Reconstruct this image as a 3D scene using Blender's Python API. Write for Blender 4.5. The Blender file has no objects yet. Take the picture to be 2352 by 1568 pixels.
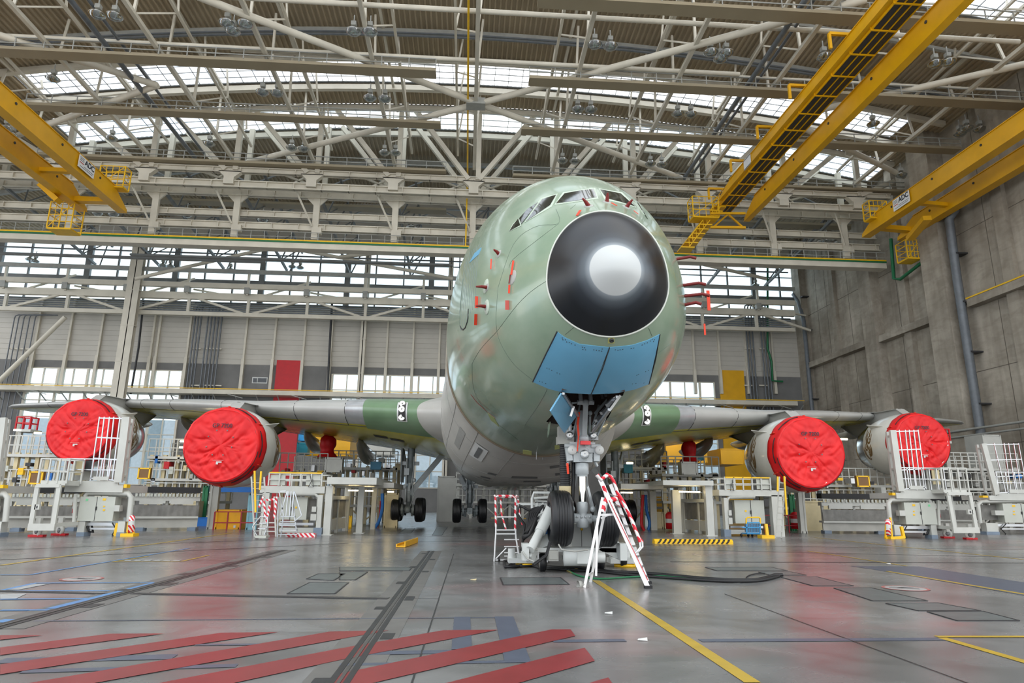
import bpy, math, random
import numpy as np
from mathutils import Vector, Matrix
random.seed(7)
C = bpy.context.scene.collection
PI = math.pi
# ---------------------------------------------------------------- camera pose (solved from the hall's vanishing points)
F, CX, CY, HE = 1530.0, 1176.0, 784.0, 1.55
PIT, YAW, ROL = 0.235034, 0.0652345, -0.0104554
def _rot():
    cp, sp, cy, sy, cr, sr = math.cos(PIT), math.sin(PIT), math.cos(YAW), math.sin(YAW), math.cos(ROL), math.sin(ROL)
    fwd = np.array([sy*cp, cy*cp, sp]); right = np.array([cy, -sy, 0.0]); down = np.cross(fwd, right)
    return np.array([cr*right + sr*down, -sr*right + cr*down, fwd])
M = _rot()
def ray(x, y): return M.T @ np.array([(x-CX)/F, (y-CY)/F, 1.0])
def at(x, y, Y):
    d = ray(x, y); p = d*(Y/d[1]); return Vector((p[0], p[1], p[2]+HE))
def atX(x, y, X):
    d = ray(x, y); p = d*(X/d[0]); return Vector((p[0], p[1], p[2]+HE))
def atZ(x, y, Z):
    d = ray(x, y); p = d*((Z-HE)/d[2]); return Vector((p[0], p[1], p[2]+HE))
def fl(x, y, z=0.0): return atZ(x, y, z)
def px(p):
    c = M @ np.array([p[0], p[1], p[2]-HE]); return (CX+F*c[0]/c[2], CY+F*c[1]/c[2])
cam = bpy.data.cameras.new('camera'); co = bpy.data.objects.new('camera', cam); C.objects.link(co)
cam.sensor_width = 36.0; cam.lens = 36.0*F/2352.0; cam.clip_end = 600; cam.clip_start = 0.1
R3 = Matrix((tuple(M[0]), tuple(-M[1]), tuple(-M[2]))).transposed()
co.matrix_world = Matrix.Translation((0, 0, HE)) @ R3.to_4x4()
bpy.context.scene.camera = co
# ---------------------------------------------------------------- materials
MATS = {}
def lin(c): return tuple(((v/255)/12.92 if v/255 <= .04045 else ((v/255+.055)/1.055)**2.4) for v in c)
def mat(name, rgb, rough=.5, metal=0.0, var=.12, scale=2.0, bump=0.0, bscale=30.0, spec=.5, coat=0.0, rgb2=None, stretch=(1,1,1), detail=4):
    if name in MATS: return MATS[name]
    m = bpy.data.materials.new(name); m.use_nodes = True; nt = m.node_tree; b = nt.nodes['Principled BSDF']
    c = lin(rgb); d = lin(rgb2) if rgb2 else tuple(v*(1-var) for v in c)
    u = lin(rgb) if rgb2 else tuple(min(1, v*(1+var*.6)) for v in c)
    tc = nt.nodes.new('ShaderNodeTexCoord'); mp = nt.nodes.new('ShaderNodeMapping'); mp.inputs['Scale'].default_value = stretch
    nt.links.new(tc.outputs['Object'], mp.inputs['Vector'])
    n = nt.nodes.new('ShaderNodeTexNoise'); n.inputs['Scale'].default_value = scale; n.inputs['Detail'].default_value = detail
    nt.links.new(mp.outputs['Vector'], n.inputs['Vector'])
    r = nt.nodes.new('ShaderNodeValToRGB'); r.color_ramp.elements[0].position = .32; r.color_ramp.elements[1].position = .68
    r.color_ramp.elements[0].color = (*d, 1); r.color_ramp.elements[1].color = (*u, 1)
    nt.links.new(n.outputs['Fac'], r.inputs['Fac']); nt.links.new(r.outputs['Color'], b.inputs['Base Color'])
    b.inputs['Roughness'].default_value = rough; b.inputs['Metallic'].default_value = metal
    b.inputs['Specular IOR Level'].default_value = spec; b.inputs['Coat Weight'].default_value = coat; b.inputs['Coat Roughness'].default_value = .08
    if bump:
        n2 = nt.nodes.new('ShaderNodeTexNoise'); n2.inputs['Scale'].default_value = bscale; nt.links.new(mp.outputs['Vector'], n2.inputs['Vector'])
        bp = nt.nodes.new('ShaderNodeBump'); bp.inputs['Strength'].default_value = bump; bp.inputs['Distance'].default_value = .05
        nt.links.new(n2.outputs['Fac'], bp.inputs['Height']); nt.links.new(bp.outputs['Normal'], b.inputs['Normal'])
    MATS[name] = m; return m
def emat(name, rgb, s):
    if name in MATS: return MATS[name]
    m = bpy.data.materials.new(name); m.use_nodes = True; b = m.node_tree.nodes['Principled BSDF']
    b.inputs['Base Color'].default_value = (*lin(rgb), 1); b.inputs['Emission Color'].default_value = (*lin(rgb), 1); b.inputs['Emission Strength'].default_value = s
    MATS[name] = m; return m
def glassmat(name, rgb, mix=.12, rough=.02):
    m = bpy.data.materials.new(name); m.use_nodes = True; nt = m.node_tree; nt.nodes.remove(nt.nodes['Principled BSDF'])
    o = nt.nodes['Material Output']; t = nt.nodes.new('ShaderNodeBsdfTransparent'); t.inputs[0].default_value = (*lin(rgb), 1)
    g = nt.nodes.new('ShaderNodeBsdfGlossy'); g.inputs['Roughness'].default_value = rough
    x = nt.nodes.new('ShaderNodeMixShader'); x.inputs[0].default_value = mix
    nt.links.new(t.outputs[0], x.inputs[1]); nt.links.new(g.outputs[0], x.inputs[2]); nt.links.new(x.outputs[0], o.inputs[0]); MATS[name] = m; return m
WHITE = mat('white_paint', (206, 207, 204), .45, var=.1, scale=1.5)
STEEL = mat('pale_steel_paint', (210, 203, 187), .5, var=.1, scale=.6)
STEELD = mat('grey_steel', (120, 122, 122), .45, var=.15, scale=1.0)
PIPE = mat('dark_pipe', (106, 111, 116), .4, var=.15)
DUCTM = mat('duct_grey', (152, 140, 116), .6, var=.06, scale=.5)
DECK = mat('roof_deck', (176, 160, 134), .7, var=.1, scale=.3)
CLAD = mat('cladding', (190, 185, 175), .6, var=.06, scale=.4)
CONC = mat('wall_concrete', (146, 137, 124), .85, scale=.11, bump=.3, bscale=3, detail=9, rgb2=(204, 195, 180))
def _streaks(m):
    nt = m.node_tree; b = nt.nodes['Principled BSDF']; src = b.inputs['Base Color'].links[0].from_socket; tc = nt.nodes.new('ShaderNodeTexCoord'); cur = src
    for st, sc, lo, hi in (((1, 1, .12), .9, .36, .62), ((1, .35, 1), 1.6, .30, .60), ((1, 1, .5), .35, .35, .65)):
        mp = nt.nodes.new('ShaderNodeMapping'); mp.inputs['Scale'].default_value = st; nt.links.new(tc.outputs['Object'], mp.inputs[0]); n = nt.nodes.new('ShaderNodeTexNoise'); n.inputs['Scale'].default_value = sc; n.inputs['Detail'].default_value = 7; n.inputs['Distortion'].default_value = .8
        nt.links.new(mp.outputs[0], n.inputs['Vector']); r = nt.nodes.new('ShaderNodeValToRGB'); r.color_ramp.elements[0].position = lo; r.color_ramp.elements[1].position = hi; r.color_ramp.elements[0].color = (.6,.58,.55,1); nt.links.new(n.outputs['Fac'], r.inputs[0])
        x = nt.nodes.new('ShaderNodeMixRGB'); x.blend_type = 'MULTIPLY'; x.inputs[0].default_value = .5; nt.links.new(cur, x.inputs[1]); nt.links.new(r.outputs[0], x.inputs[2]); cur = x.outputs[0]
    nt.links.new(cur, b.inputs['Base Color'])
_streaks(CONC)
CONC2 = mat('grey_concrete_panel', (120, 119, 117), .85, var=.15, scale=.5, detail=8)
YEL = mat('crane_yellow', (226, 168, 8), .38, var=.08, scale=.7)
YEL2 = mat('safety_yellow', (238, 188, 20), .45, var=.08)
REDM = mat('red_panel', (190, 10, 24), .5, var=.08)
BLK = mat('black_rubber', (22, 22, 24), .55, var=.2, scale=6)
DARK = mat('dark_grey', (52, 52, 54), .5, var=.2)
CHR = mat('polished_metal', (215, 214, 208), .16, 1.0, var=.05)
ALU = mat('bare_aluminium', (190, 192, 194), .33, .9, var=.08)
GREYP = mat('grey_paint', (160, 160, 154), .5, var=.1)
CURT = mat('grey_curtain', (128, 126, 121), .8, var=.2, scale=3)
BLUEP = mat('blue_paint', (20, 105, 185), .45, var=.1)
TEAL = mat('teal_paint', (30, 140, 160), .5, var=.1)
GRN = mat('green_paint', (16, 105, 62), .5, var=.1)
CREAM = mat('cream_paint', (205, 190, 150), .55, var=.12)
# ---------------------------------------------------------------- mesh builder (world coordinates; build() moves the origin)
def sm(pts, n=8):
    P = np.array(pts, float); out = []
    for i in range(len(P)-1):
        p0, p1, p2, p3 = P[max(i-1,0)], P[i], P[i+1], P[min(i+2,len(P)-1)]
        for t in np.linspace(0, 1, n, endpoint=False): out.append(.5*((2*p1)+(-p0+p2)*t+(2*p0-5*p1+4*p2-p3)*t*t+(-p0+3*p1-3*p2+p3)*t**3))
    return out+[P[-1]]
class MB:
    def __init__(s): s.v = []; s.f = []; s.m = []; s.sm = []; s.pieces = []
    def add(s, vs, fs, mi=0, smooth=False):
        o = len(s.v); s.v += [tuple(v) for v in vs]; s.f += [tuple(o+i for i in f) for f in fs]; s.m += [mi]*len(fs); s.sm += [smooth]*len(fs); s.pieces.append((o, len(s.v), len(s.f)-len(fs), len(s.f))); return s
    def box(s, a, b, mi=0):
        x0, x1 = sorted((a[0], b[0])); y0, y1 = sorted((a[1], b[1])); z0, z1 = sorted((a[2], b[2]))
        return s.add([(x0,y0,z0),(x1,y0,z0),(x1,y1,z0),(x0,y1,z0),(x0,y0,z1),(x1,y0,z1),(x1,y1,z1),(x0,y1,z1)],
              [(0,3,2,1),(4,5,6,7),(0,1,5,4),(1,2,6,5),(2,3,7,6),(3,0,4,7)], mi)
    def bar(s, p, q, w, h=None, mi=0, up=(0,0,1)):
        h = h or w; p = Vector(p); q = Vector(q); d = (q-p)
        if d.length < 1e-6: return s
        d.normalize(); u = Vector(up)
        if abs(d.dot(u)) > .97: u = Vector((0,1,0))
        r = d.cross(u).normalized(); u = r.cross(d).normalized(); vs = []
        for c in (p, q):
            for a, b in ((-1,-1),(1,-1),(1,1),(-1,1)): vs.append(c + r*(a*w/2) + u*(b*h/2))
        return s.add(vs, [(3,2,1,0),(4,5,6,7),(0,1,5,4),(1,2,6,5),(2,3,7,6),(3,0,4,7)], mi)
    def tube(s, p, q, r, n=8, r2=None, mi=0, cap=True):
        return s.path([p, q], r, n, mi, rr=[r, r if r2 is None else r2], cap=cap)
    def path(s, pts, r, n=8, mi=0, rr=None, cap=True, closed=False):
        pts = [Vector(p) for p in pts]; k = len(pts); vs = []; prev = None
        for i, p in enumerate(pts):
            if closed: d = pts[(i+1) % k] - pts[i-1]
            else: d = pts[min(i+1, k-1)] - pts[max(i-1, 0)]
            d.normalize()
            if prev is None:
                u = Vector((0,0,1)) if abs(d.z) < .9 else Vector((0,1,0)); u = (u - d*u.dot(d)).normalized()
            else:
                u = (prev - d*prev.dot(d)).normalized()
            prev = u; w = d.cross(u); R = rr[i] if rr else r
            for j in range(n):
                a = 2*PI*j/n; vs.append(p + u*(R*math.cos(a)) + w*(R*math.sin(a)))
        fs = []
        for i in range(k if closed else k-1):
            for j in range(n):
                a = i*n+j; b = i*n+(j+1) % n; i2 = (i+1) % k
                fs.append((a, b, i2*n+(j+1) % n, i2*n+j))
        s.add(vs, fs, mi, True)
        if cap and not closed: s.add(vs[:n][::-1], [tuple(range(n))], mi); s.add(vs[-n:], [tuple(range(n))], mi)
        return s
    def lathe(s, prof, o, ax, n=32, mi=0, smooth=True):
        # prof: list of (distance along the axis, radius)
        o = Vector(o); ax = Vector(ax).normalized(); u = Vector((0,0,1)) if abs(ax.z) < .9 else Vector((1,0,0)); u = (u-ax*u.dot(ax)).normalized(); w = ax.cross(u); vs = []
        for t, r in prof:
            for j in range(n):
                a = 2*PI*j/n; vs.append(o + ax*t + u*(r*math.cos(a)) + w*(r*math.sin(a)))
        fs = [(i*n+j, i*n+(j+1) % n, (i+1)*n+(j+1) % n, (i+1)*n+j) for i in range(len(prof)-1) for j in range(n)]
        return s.add(vs, fs, mi, smooth)
    def ball(s, c, r, n=12, mi=0, sq=(1,1,1)):
        c = Vector(c); vs = []; m = n//2
        for i in range(m+1):
            t = PI*i/m
            for j in range(n):
                a = 2*PI*j/n; vs.append(c + Vector((r*sq[0]*math.sin(t)*math.cos(a), r*sq[1]*math.sin(t)*math.sin(a), r*sq[2]*math.cos(t))))
        return s.add(vs, [(i*n+j, (i+1)*n+j, (i+1)*n+(j+1) % n, i*n+(j+1) % n) for i in range(m) for j in range(n)], mi, True)
    def poly(s, pts, th=0.0, d=(0,0,1), mi=0):
        pts = [Vector(p) for p in pts]; n = len(pts)
        if not th: return s.add(pts, [tuple(range(n))], mi)
        d = Vector(d).normalized()*th
        return s.add(pts + [p+d for p in pts], [tuple(range(n))[::-1], tuple(range(n, 2*n))] + [(i, (i+1) % n, n+(i+1) % n, n+i) for i in range(n)], mi)
    def grid(s, rows, mi=0, smooth=True, wrap=False):
        k = len(rows); n = len(rows[0]); vs = [v for r in rows for v in r]; m = n if wrap else n-1
        return s.add(vs, [(i*n+j, i*n+(j+1) % n, (i+1)*n+(j+1) % n, (i+1)*n+j) for i in range(k-1) for j in range(m)], mi, smooth)
    # boxes and bars laid from the photograph's pixels at a chosen depth
    def pb(s, x0, y0, x1, y1, Y, dY, mi=0, z0=None):
        a = at(x0, (y0+y1)/2, Y).x; b = at(x1, (y0+y1)/2, Y).x; xm = (x0+x1)/2
        zt = at(xm, y0, Y).z; zb = at(xm, y1, Y).z if z0 is None else z0
        return s.box((a, Y, zb), (b, Y+dY, zt), mi)
    def pl(s, x0, y0, x1, y1, Y, w, h=None, mi=0, Y2=None): return s.bar(at(x0,y0,Y), at(x1,y1,Y if Y2 is None else Y2), w, h, mi)
    def pt(s, x0, y0, x1, y1, Y, r, mi=0, Y2=None, n=6): return s.tube(at(x0,y0,Y), at(x1,y1,Y if Y2 is None else Y2), r, n, mi=mi)
    def buildn(s, name, mats, parent, every=1):
        # each added piece (or run of pieces) becomes a part of its own
        out = []; fc = 0; vc = 0; pieces = s.pieces
        for i in range(0, len(pieces), every):
            g = pieces[i:i+every]; m = MB(); v0 = g[0][0]; v1 = g[-1][1]; m.v = s.v[v0:v1]; m.f = [tuple(k-v0 for k in f) for f in s.f[g[0][2]:g[-1][3]]]; m.m = s.m[g[0][2]:g[-1][3]]; m.sm = s.sm[g[0][2]:g[-1][3]]; out.append(m.build(name, mats, parent))
        return out
    def build(s, name, mats, parent=None, kind=None, label=None, cat=None, group=None, origin=None, weld=False):
        if not isinstance(mats, (list, tuple)): mats = [mats]
        vs = np.array(s.v, float)
        if parent is not None: o = np.array(parent['_o'])
        elif origin is not None: o = np.array(origin, float)
        else:
            lo, hi = vs.min(0), vs.max(0); o = np.array([(lo[0]+hi[0])/2, (lo[1]+hi[1])/2, lo[2]])
        me = bpy.data.meshes.new(name); me.from_pydata([tuple(v) for v in (vs-o)], [], s.f)
        for m in mats: me.materials.append(m)
        me.polygons.foreach_set('material_index', s.m); me.polygons.foreach_set('use_smooth', s.sm); me.update()
        ob = bpy.data.objects.new(name, me); C.objects.link(ob)
        if parent is not None: ob.parent = parent; ob['_o'] = parent['_o']
        else: ob.location = o; ob['_o'] = list(map(float, o))
        if kind: ob['kind'] = kind
        if label: ob['label'] = label
        if cat: ob['category'] = cat
        if group: ob['group'] = group
        return ob
def thing(name, label, cat, loc, group=None):
    o = bpy.data.objects.new(name, None); C.objects.link(o); o.location = loc; o.empty_display_size = .2
    o['_o'] = [float(v) for v in loc]; o['label'] = label; o['category'] = cat
    if group: o['group'] = group
    return o
def struct(mb, name, m): return mb.build(name, m, kind='structure')
def copy_tree(o, parent=None):
    c = o.copy(); C.objects.link(c)
    if parent is not None: c.parent = parent
    for ch in list(o.children): copy_tree(ch, c)
    return c
def text(name, body, size, loc, xdir, ydir, m, parent, ext=.003, bold=.0, align='CENTER'):
    cu = bpy.data.curves.new(name, 'FONT'); cu.body = body; cu.size = size; cu.extrude = ext; cu.offset = bold; cu.align_x = align; cu.align_y = 'CENTER'
    tmp = bpy.data.objects.new('tmp', cu); C.objects.link(tmp); dg = bpy.context.evaluated_depsgraph_get(); me = bpy.data.meshes.new_from_object(tmp.evaluated_get(dg)); bpy.data.objects.remove(tmp)
    x = Vector(xdir).normalized(); y = Vector(ydir); y = (y-x*y.dot(x)).normalized(); z = x.cross(y)
    mx = Matrix((x, y, z)).transposed().to_4x4(); mx.translation = Vector(loc)-Vector(parent['_o']); me.transform(mx); me.materials.clear(); me.materials.append(m); me.name = name
    o = bpy.data.objects.new(name, me); C.objects.link(o); o.parent = parent; return o
# ================================================================ HALL
WX, BY = 51.0, 96.0          # right wall plane, back wall plane
def zroof(x): return 46.2 - .00185*x*x
# ---- floor
fm = bpy.data.materials.new('floor_concrete'); fm.use_nodes = True; nt = fm.node_tree; b = nt.nodes['Principled BSDF']
tc = nt.nodes.new('ShaderNodeTexCoord')
def noise(sc, det, st=(1,1,1), dist=0):
    mp = nt.nodes.new('ShaderNodeMapping'); mp.inputs['Scale'].default_value = st; nt.links.new(tc.outputs['Object'], mp.inputs['Vector'])
    n = nt.nodes.new('ShaderNodeTexNoise'); n.inputs['Scale'].default_value = sc; n.inputs['Detail'].default_value = det; n.inputs['Distortion'].default_value = dist
    nt.links.new(mp.outputs['Vector'], n.inputs['Vector']); return n
def ramp(n, els):
    r = nt.nodes.new('ShaderNodeValToRGB'); e = r.color_ramp.elements
    e[0].position, e[0].color = els[0][0], (*lin(els[0][1]), 1); e[1].position, e[1].color = els[-1][0], (*lin(els[-1][1]), 1)
    for p, c in els[1:-1]: q = e.new(p); q.color = (*lin(c), 1)
    nt.links.new(n.outputs['Fac'], r.inputs['Fac']); return r
n1 = noise(.35, 8, (1,1,1), .4); r1 = ramp(n1, [(.3, (92,92,91)), (.5, (112,112,111)), (.7, (129,129,128))])
n2 = noise(1.3, 7, (.8,1.1,1), .8); r2 = ramp(n2, [(.35, (205,205,205)), (.6, (255,255,255))])
mx = nt.nodes.new('ShaderNodeMixRGB'); mx.blend_type = 'MULTIPLY'; mx.inputs[0].default_value = .6
nt.links.new(r1.outputs[0], mx.inputs[1]); nt.links.new(r2.outputs[0], mx.inputs[2])
n3 = noise(.13, 3, (1,1,1), 1.2); r3 = nt.nodes.new('ShaderNodeValToRGB'); r3.color_ramp.elements[0].position = .60; r3.color_ramp.elements[1].position = .74
nt.links.new(n3.outputs['Fac'], r3.inputs['Fac'])
mx2 = nt.nodes.new('ShaderNodeMixRGB'); mx2.inputs[2].default_value = (*lin((150,96,94)), 1)
ml = nt.nodes.new('ShaderNodeMath'); ml.operation = 'MULTIPLY'; ml.inputs[1].default_value = .4
nt.links.new(r3.outputs[0], ml.inputs[0]); nt.links.new(ml.outputs[0], mx2.inputs[0]); nt.links.new(mx.outputs[0], mx2.inputs[1]); nt.links.new(mx2.outputs[0], b.inputs['Base Color'])
rr = nt.nodes.new('ShaderNodeMapRange'); rr.inputs['To Min'].default_value = .16; rr.inputs['To Max'].default_value = .34
nt.links.new(n2.outputs['Fac'], rr.inputs['Value']); nt.links.new(rr.outputs[0], b.inputs['Roughness']); b.inputs['Specular IOR Level'].default_value = .55
nb = noise(1.2, 3, (1,1,1), 0); bp = nt.nodes.new('ShaderNodeBump'); bp.inputs['Strength'].default_value = .06; bp.inputs['Distance'].default_value = .01
nt.links.new(nb.outputs['Fac'], bp.inputs['Height']); nt.links.new(bp.outputs[0], b.inputs['Normal'])
struct(MB().box((-130,-45,-.3),(WX,BY,0)), 'floor', fm)
struct(MB().box((-160,BY,-.35),(90,150,-.05)), 'ground_outside', mat('asphalt_outside', (150,150,150), .8))
# ---- back wall: bands of cladding, concrete and windows
W1 = [( -77,-68), ]
mb = MB(); mc = MB()
def bx(xp): return at(xp, 880, BY).x
zc0 = at(900, 845, BY).z          # foot of the cladding
zc1 = at(900, 708, BY).z          # sill of the upper window band
zu1 = at(900, 560, BY).z          # head of the upper window band
zw0 = 2.0
xr = WX
# cladding band with horizontal ribs
def ribbed(mb, x0, x1, z0, z1, step=.75):
    n = max(1, int((z1-z0)/step)); h = (z1-z0)/n
    for i in range(n): mb.box((x0, BY, z0+i*h+.04), (x1, BY+.25, z0+(i+1)*h)); 
    mb.box((x0, BY+.06, z0), (x1, BY+.25, z1))
ribbed(mb, -120, xr, zc0, zc1, .7); struct(mb, 'wall_back', CLAD)
mb = MB(); mb.box((-120, BY, zu1), (xr, BY+.4, 47)); struct(mb, 'wall_back', CLAD)
# concrete part with window openings below the cladding
wins = [(62, 268), (288, 418), (763, 1027), (1470, 1640)]
zt = at(900, 862, BY).z; edges = []
x = -120.0
for i, (a, c) in enumerate(wins):
    a, c = bx(a), bx(c); mc.box((x, BY, 0), (a, BY+.4, zc0)); mc.box((a, BY, zt), (c, BY+.4, zc0)); mc.box((a, BY, 0), (c, BY+.4, 3.2)); x = c
mc.box((x, BY, 0), (xr, BY+.4, zc0)); struct(mc, 'wall_back', CONC2)
GL = glassmat('window_glass', (232, 242, 246), .08)
for i, (a, c) in enumerate(wins):
    a, c = bx(a), bx(c); w = thing('window_%d' % (i+1), 'x', 'x', ((a+c)/2, BY, 3.2)); w['kind'] = 'structure'; del w['label']; del w['category']
    f = MB(); n = max(2, round((c-a)/2.1))
    for k in range(n+1): xx = a+(c-a)*k/n; f.box((xx-.07, BY-.1, 3.2), (xx+.07, BY+.15, zt))
    z = 3.2
    while z < zt+.1: f.box((a, BY-.08, z-.06), (c, BY+.12, z+.06)); z += (zt-3.2)/7
    for k in range(0, n+1, 2): xx = a+(c-a)*k/n; f.box((xx-.14, BY-.25, 3.2), (xx+.14, BY+.1, zt))
    f.build('window_frame', STEEL, w); MB().box((a, BY+.18, 3.2), (c, BY+.2, zt)).build('pane', GL, w)
# upper window band
w = thing('window_5', 'x', 'x', (-30, BY, zc1)); w['kind'] = 'structure'; del w['label']; del w['category']
f = MB(); x = -118
while x < xr: f.box((x-.1, BY-.1, zc1), (x+.1, BY+.2, zu1)); x += 4.15
x = -118
while x < xr: f.box((x-.4, BY-.3, zc1), (x+.4, BY+.2, zu1)); x += 12.45
for z in np.linspace(zc1, zu1, 4): f.box((-118, BY-.1, z-.05), (xr, BY+.2, z+.05))
f.box((-118, BY-.15, zc1+3.1), (xr, BY+.2, zc1+3.6))
f.build('window_frame', STEELD, w); MB().box((-118, BY+.22, zc1), (xr, BY+.24, zu1)).build('pane', GL, w)
# pale low buildings and a parapet outside, seen through the lower windows
mb = MB()
for x0, x1, z in ((-100,-52,15.5), (-50,-20,13.5), (-20,14,14.2), (16,60,14.6)): mb.box((x0, 128, -.1), (x1, 140, z))
mb.build('neighbouring_building', mat('outside_building', (205, 212, 218), .7), label='long pale building seen outside through the back windows', cat='building')
# mullions (vertical rails) on the cladding
mb = MB()
for xp in (85, 160, 232, 352, 365, 435, 565, 632, 700, 762, 890, 950, 1010, 1590, 1648, 1710, 1770):
    X = at(xp, 780, BY).x; mb.box((X-.13, BY-.35, at(xp,905,BY).z), (X+.13, BY, zc1)); mb.box((X-.2, BY-.5, at(xp,905,BY).z), (X+.2, BY, zc0+.8))
struct(mb, 'trim_1', STEEL)
# coloured panels
zp = at(660, 826, BY).z
for nm, m, a, c, lb in (('door_1', REDM, 632, 694, ''), ('door_2', YEL, 1652, 1709, '')):
    X0 = at(a,880,BY).x; X1 = at(c,880,BY).x; z = at(a, 827 if a < 1000 else 850, BY).z
    mb = MB().box((X0, BY-.2, 0), (X1, BY-.02, z)); o = mb.build(nm, m, kind='structure')
    MB().box((X0, BY-.23, z*.62), (X1, BY-.2, z*.62+.08)).build('joint', DARK, o)
mb = MB().pb(579, 866, 614, 880, BY-.1, .12); o = struct(mb, 'window_6', WHITE)
MB().pb(581, 868, 590, 878, BY-.14, .04).pb(592, 868, 612, 878, BY-.14, .04).build('pane', mat('dark_glass', (30,36,38), .15), o)
# walkway ledge along the back wall at mid height
def xbar(mb, xa, ya, xb_, yb, Y, h, d, mi=0):
    p = at(xa, ya, Y); q = at(xb_, yb, Y); z = (p.z+q.z)/2; mb.box((p.x, Y, z-h/2), (q.x, Y+d, z+h/2), mi); return z
t = thing('wall_gallery', 'long white gallery ledge with yellow edge along the back wall', 'gallery', (0, 93.5, 15))
mb = MB(); z = xbar(mb, -20, 893, 1832, 922, 93.6, .62, 2.2); 
g = MB(); g.box((-72, 93.5, z+.36), (49, 93.62, z+.46)); mb.build('ledge', STEEL, t); g.build('edge_strip', YEL2, t)
mb = MB()
for k in range(42): X = -70+k*2.9; mb.bar((X, 93.8, z-.3), (X, 95.9, z-1.4), .12)
for k in range(14): X = -68+k*8.7; mb.bar((X, 93.7, z-.3), (X+2, 93.9, z-.8), .1)
mb.buildn('bracket', GREYP, t)
# wall columns
for xp, w_, y0, Y, lb in ((284, 1.7, 560, 90, 'broad pale steel column in front of the back windows on the left'), (832, .75, 560, 94.6, 'slim pale steel column left of the nose against the back wall'), (1030, .7, 560, 94.6, 'slim steel column just behind the fuselage at the back wall')):
    X = at(xp, 800, Y).x; o = thing('steel_column', lb, 'column', (X, Y, 0))
    MB().box((X-w_/2, Y, 0), (X+w_/2, Y+.08, 38)).box((X-w_/2, Y+.7, 0), (X+w_/2, Y+.78, 38)).box((X-.06, Y, 0), (X+.06, Y+.75, 38)).build('shaft', STEEL, o)
    pl = MB()
    for z in range(4, 38, 5): pl.box((X-w_/2-.05, Y-.04, z), (X+w_/2+.05, Y+.8, z+.12))
    pl.build('splice_plate', STEEL, o)
# conduit bundles
def conduits(xs, y0, y1, lb, m=PIPE, r=.11):
    o = thing('conduit_bundle', lb, 'pipes', (at(xs[0],800,95.3).x, 95.3, 8))
    for xp in xs:
        X = at(xp, 800, 95.3).x; z0 = at(xp, y1, 95.3).z; z1 = at(xp, y0, 95.3).z
        MB().path([(X, 95.3, z0), (X, 95.3, z1-.5), (X+.1, 95.3, z1-.15), (X+.5, 95.3, z1), (X+2.5+.1*(xp % 7), 95.3, z1)], r, 6).build('pipe', m, o)
    k = MB()
    for yy in (800, 885): k.box((at(xs[0]-4,yy,95).x, 95.4, at(xs[0],yy,95).z), (at(xs[-1]+4,yy,95).x, 95.6, at(xs[0],yy,95).z+.18))
    k.buildn('bracket', STEEL, o)
conduits((440, 447, 454), 700, 960, 'left trio of grey conduits between window and red door')
conduits((470, 478, 486, 494, 502), 695, 960, 'wide bundle of five grey conduits left of red door')
conduits((1717, 1724, 1731), 700, 960, 'trio of grey conduits right of the yellow door')
conduits((1751, 1758, 1765), 690, 960, 'second trio of grey conduits near the right corner')
conduits((20, 30, 42, 55, 68), 722, 1010, 'dark pipe group at the far left of the back wall', PIPE, .08)
mb = MB()
p = [at(1763, 605, 95), at(1763, 800, 95), at(1772, 830, 95), at(1774, 874, 95), at(1798, 876, 95)]
MB().path(p, .16, 6).build('green_pipe', GRN, label='green pipe bending at the bottom beside right corner conduits', cat='pipe')
MB().path([at(763, 690, 94.5), at(757, 800, 94.5), at(752, 905, 94.5)], .17, 6).build('black_cable_riser', DARK, label='black riser cable on back wall right of the red door', cat='cable')
MB().path([at(330, 690, 94.5), at(318, 800, 94.5), at(300, 905, 94.5)], .14, 6).build('black_cable_riser', DARK, label='black riser cable beside the broad left column', cat='cable')
MB().pt(-10, 883, 150, 728, 92, .35).build('brace_tube', STEEL, label='thick pale diagonal tube rising from the left edge', cat='brace')
# gallery truss in front of the back wall
t = thing('wall_truss', 'long pale lattice girder across the back wall windows', 'truss', (0, 91, 29))
Yt = 91.5; mb = MB()
zb = xbar(mb, -20, 712, 1826, 752, Yt, .55, .5); zt_ = xbar(mb, -20, 672, 1826, 712, Yt, .95, .6); mb.build('chord', STEEL, t)
mb = MB(); z2 = xbar(mb, -20, 645, 1826, 690, Yt-1, .7, .5); mb.build('crane_rail', STEEL, t)
mb = MB(); z3 = xbar(mb, -20, 606, 1826, 662, Yt-1, .55, .4); mb.build('upper_rail', GREYP, t)
mb = MB(); k = 0; x = -71.5
while x < 50:
    mb.bar((x, Yt+.25, zb), (x, Yt+.25, zt_), .38); mb.bar((x, Yt-.7, zt_), (x, Yt-.7, z3), .3)
    mb.bar((x, Yt+.25, zb if k % 2 else zt_), (x+8.1, Yt+.25, zt_ if k % 2 else zb), .3)
    mb.bar((x, Yt+1.2, zt_ if k % 2 else z2), (x+8.1, Yt+1.2, z2+1.6 if k % 2 else zt_), .22); x += 8.1; k += 1
mb.build('web_member', STEEL, t)
mb = MB(); x = -71.5
while x < 50: mb.box((x-.35, Yt-1.1, z2-1.1), (x+.35, Yt-.4, z2-.2)); x += 8.1
mb.buildn('hanger', GREYP, t)
mb = MB()
for k in range(6): mb.tube((-70, 93.5, zc1-.6-k*.32), (48, 93.5, zc1-.6-k*.32), .09, 5)
for k in range(1): mb.tube((-70, 93, zu1-3.6-k*.5), (48, 93, zu1-3.6-k*.5), .12, 5)
mb.build('pipe_run', PIPE, label='long horizontal dark pipes along the back wall under its windows', cat='pipes')
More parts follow.
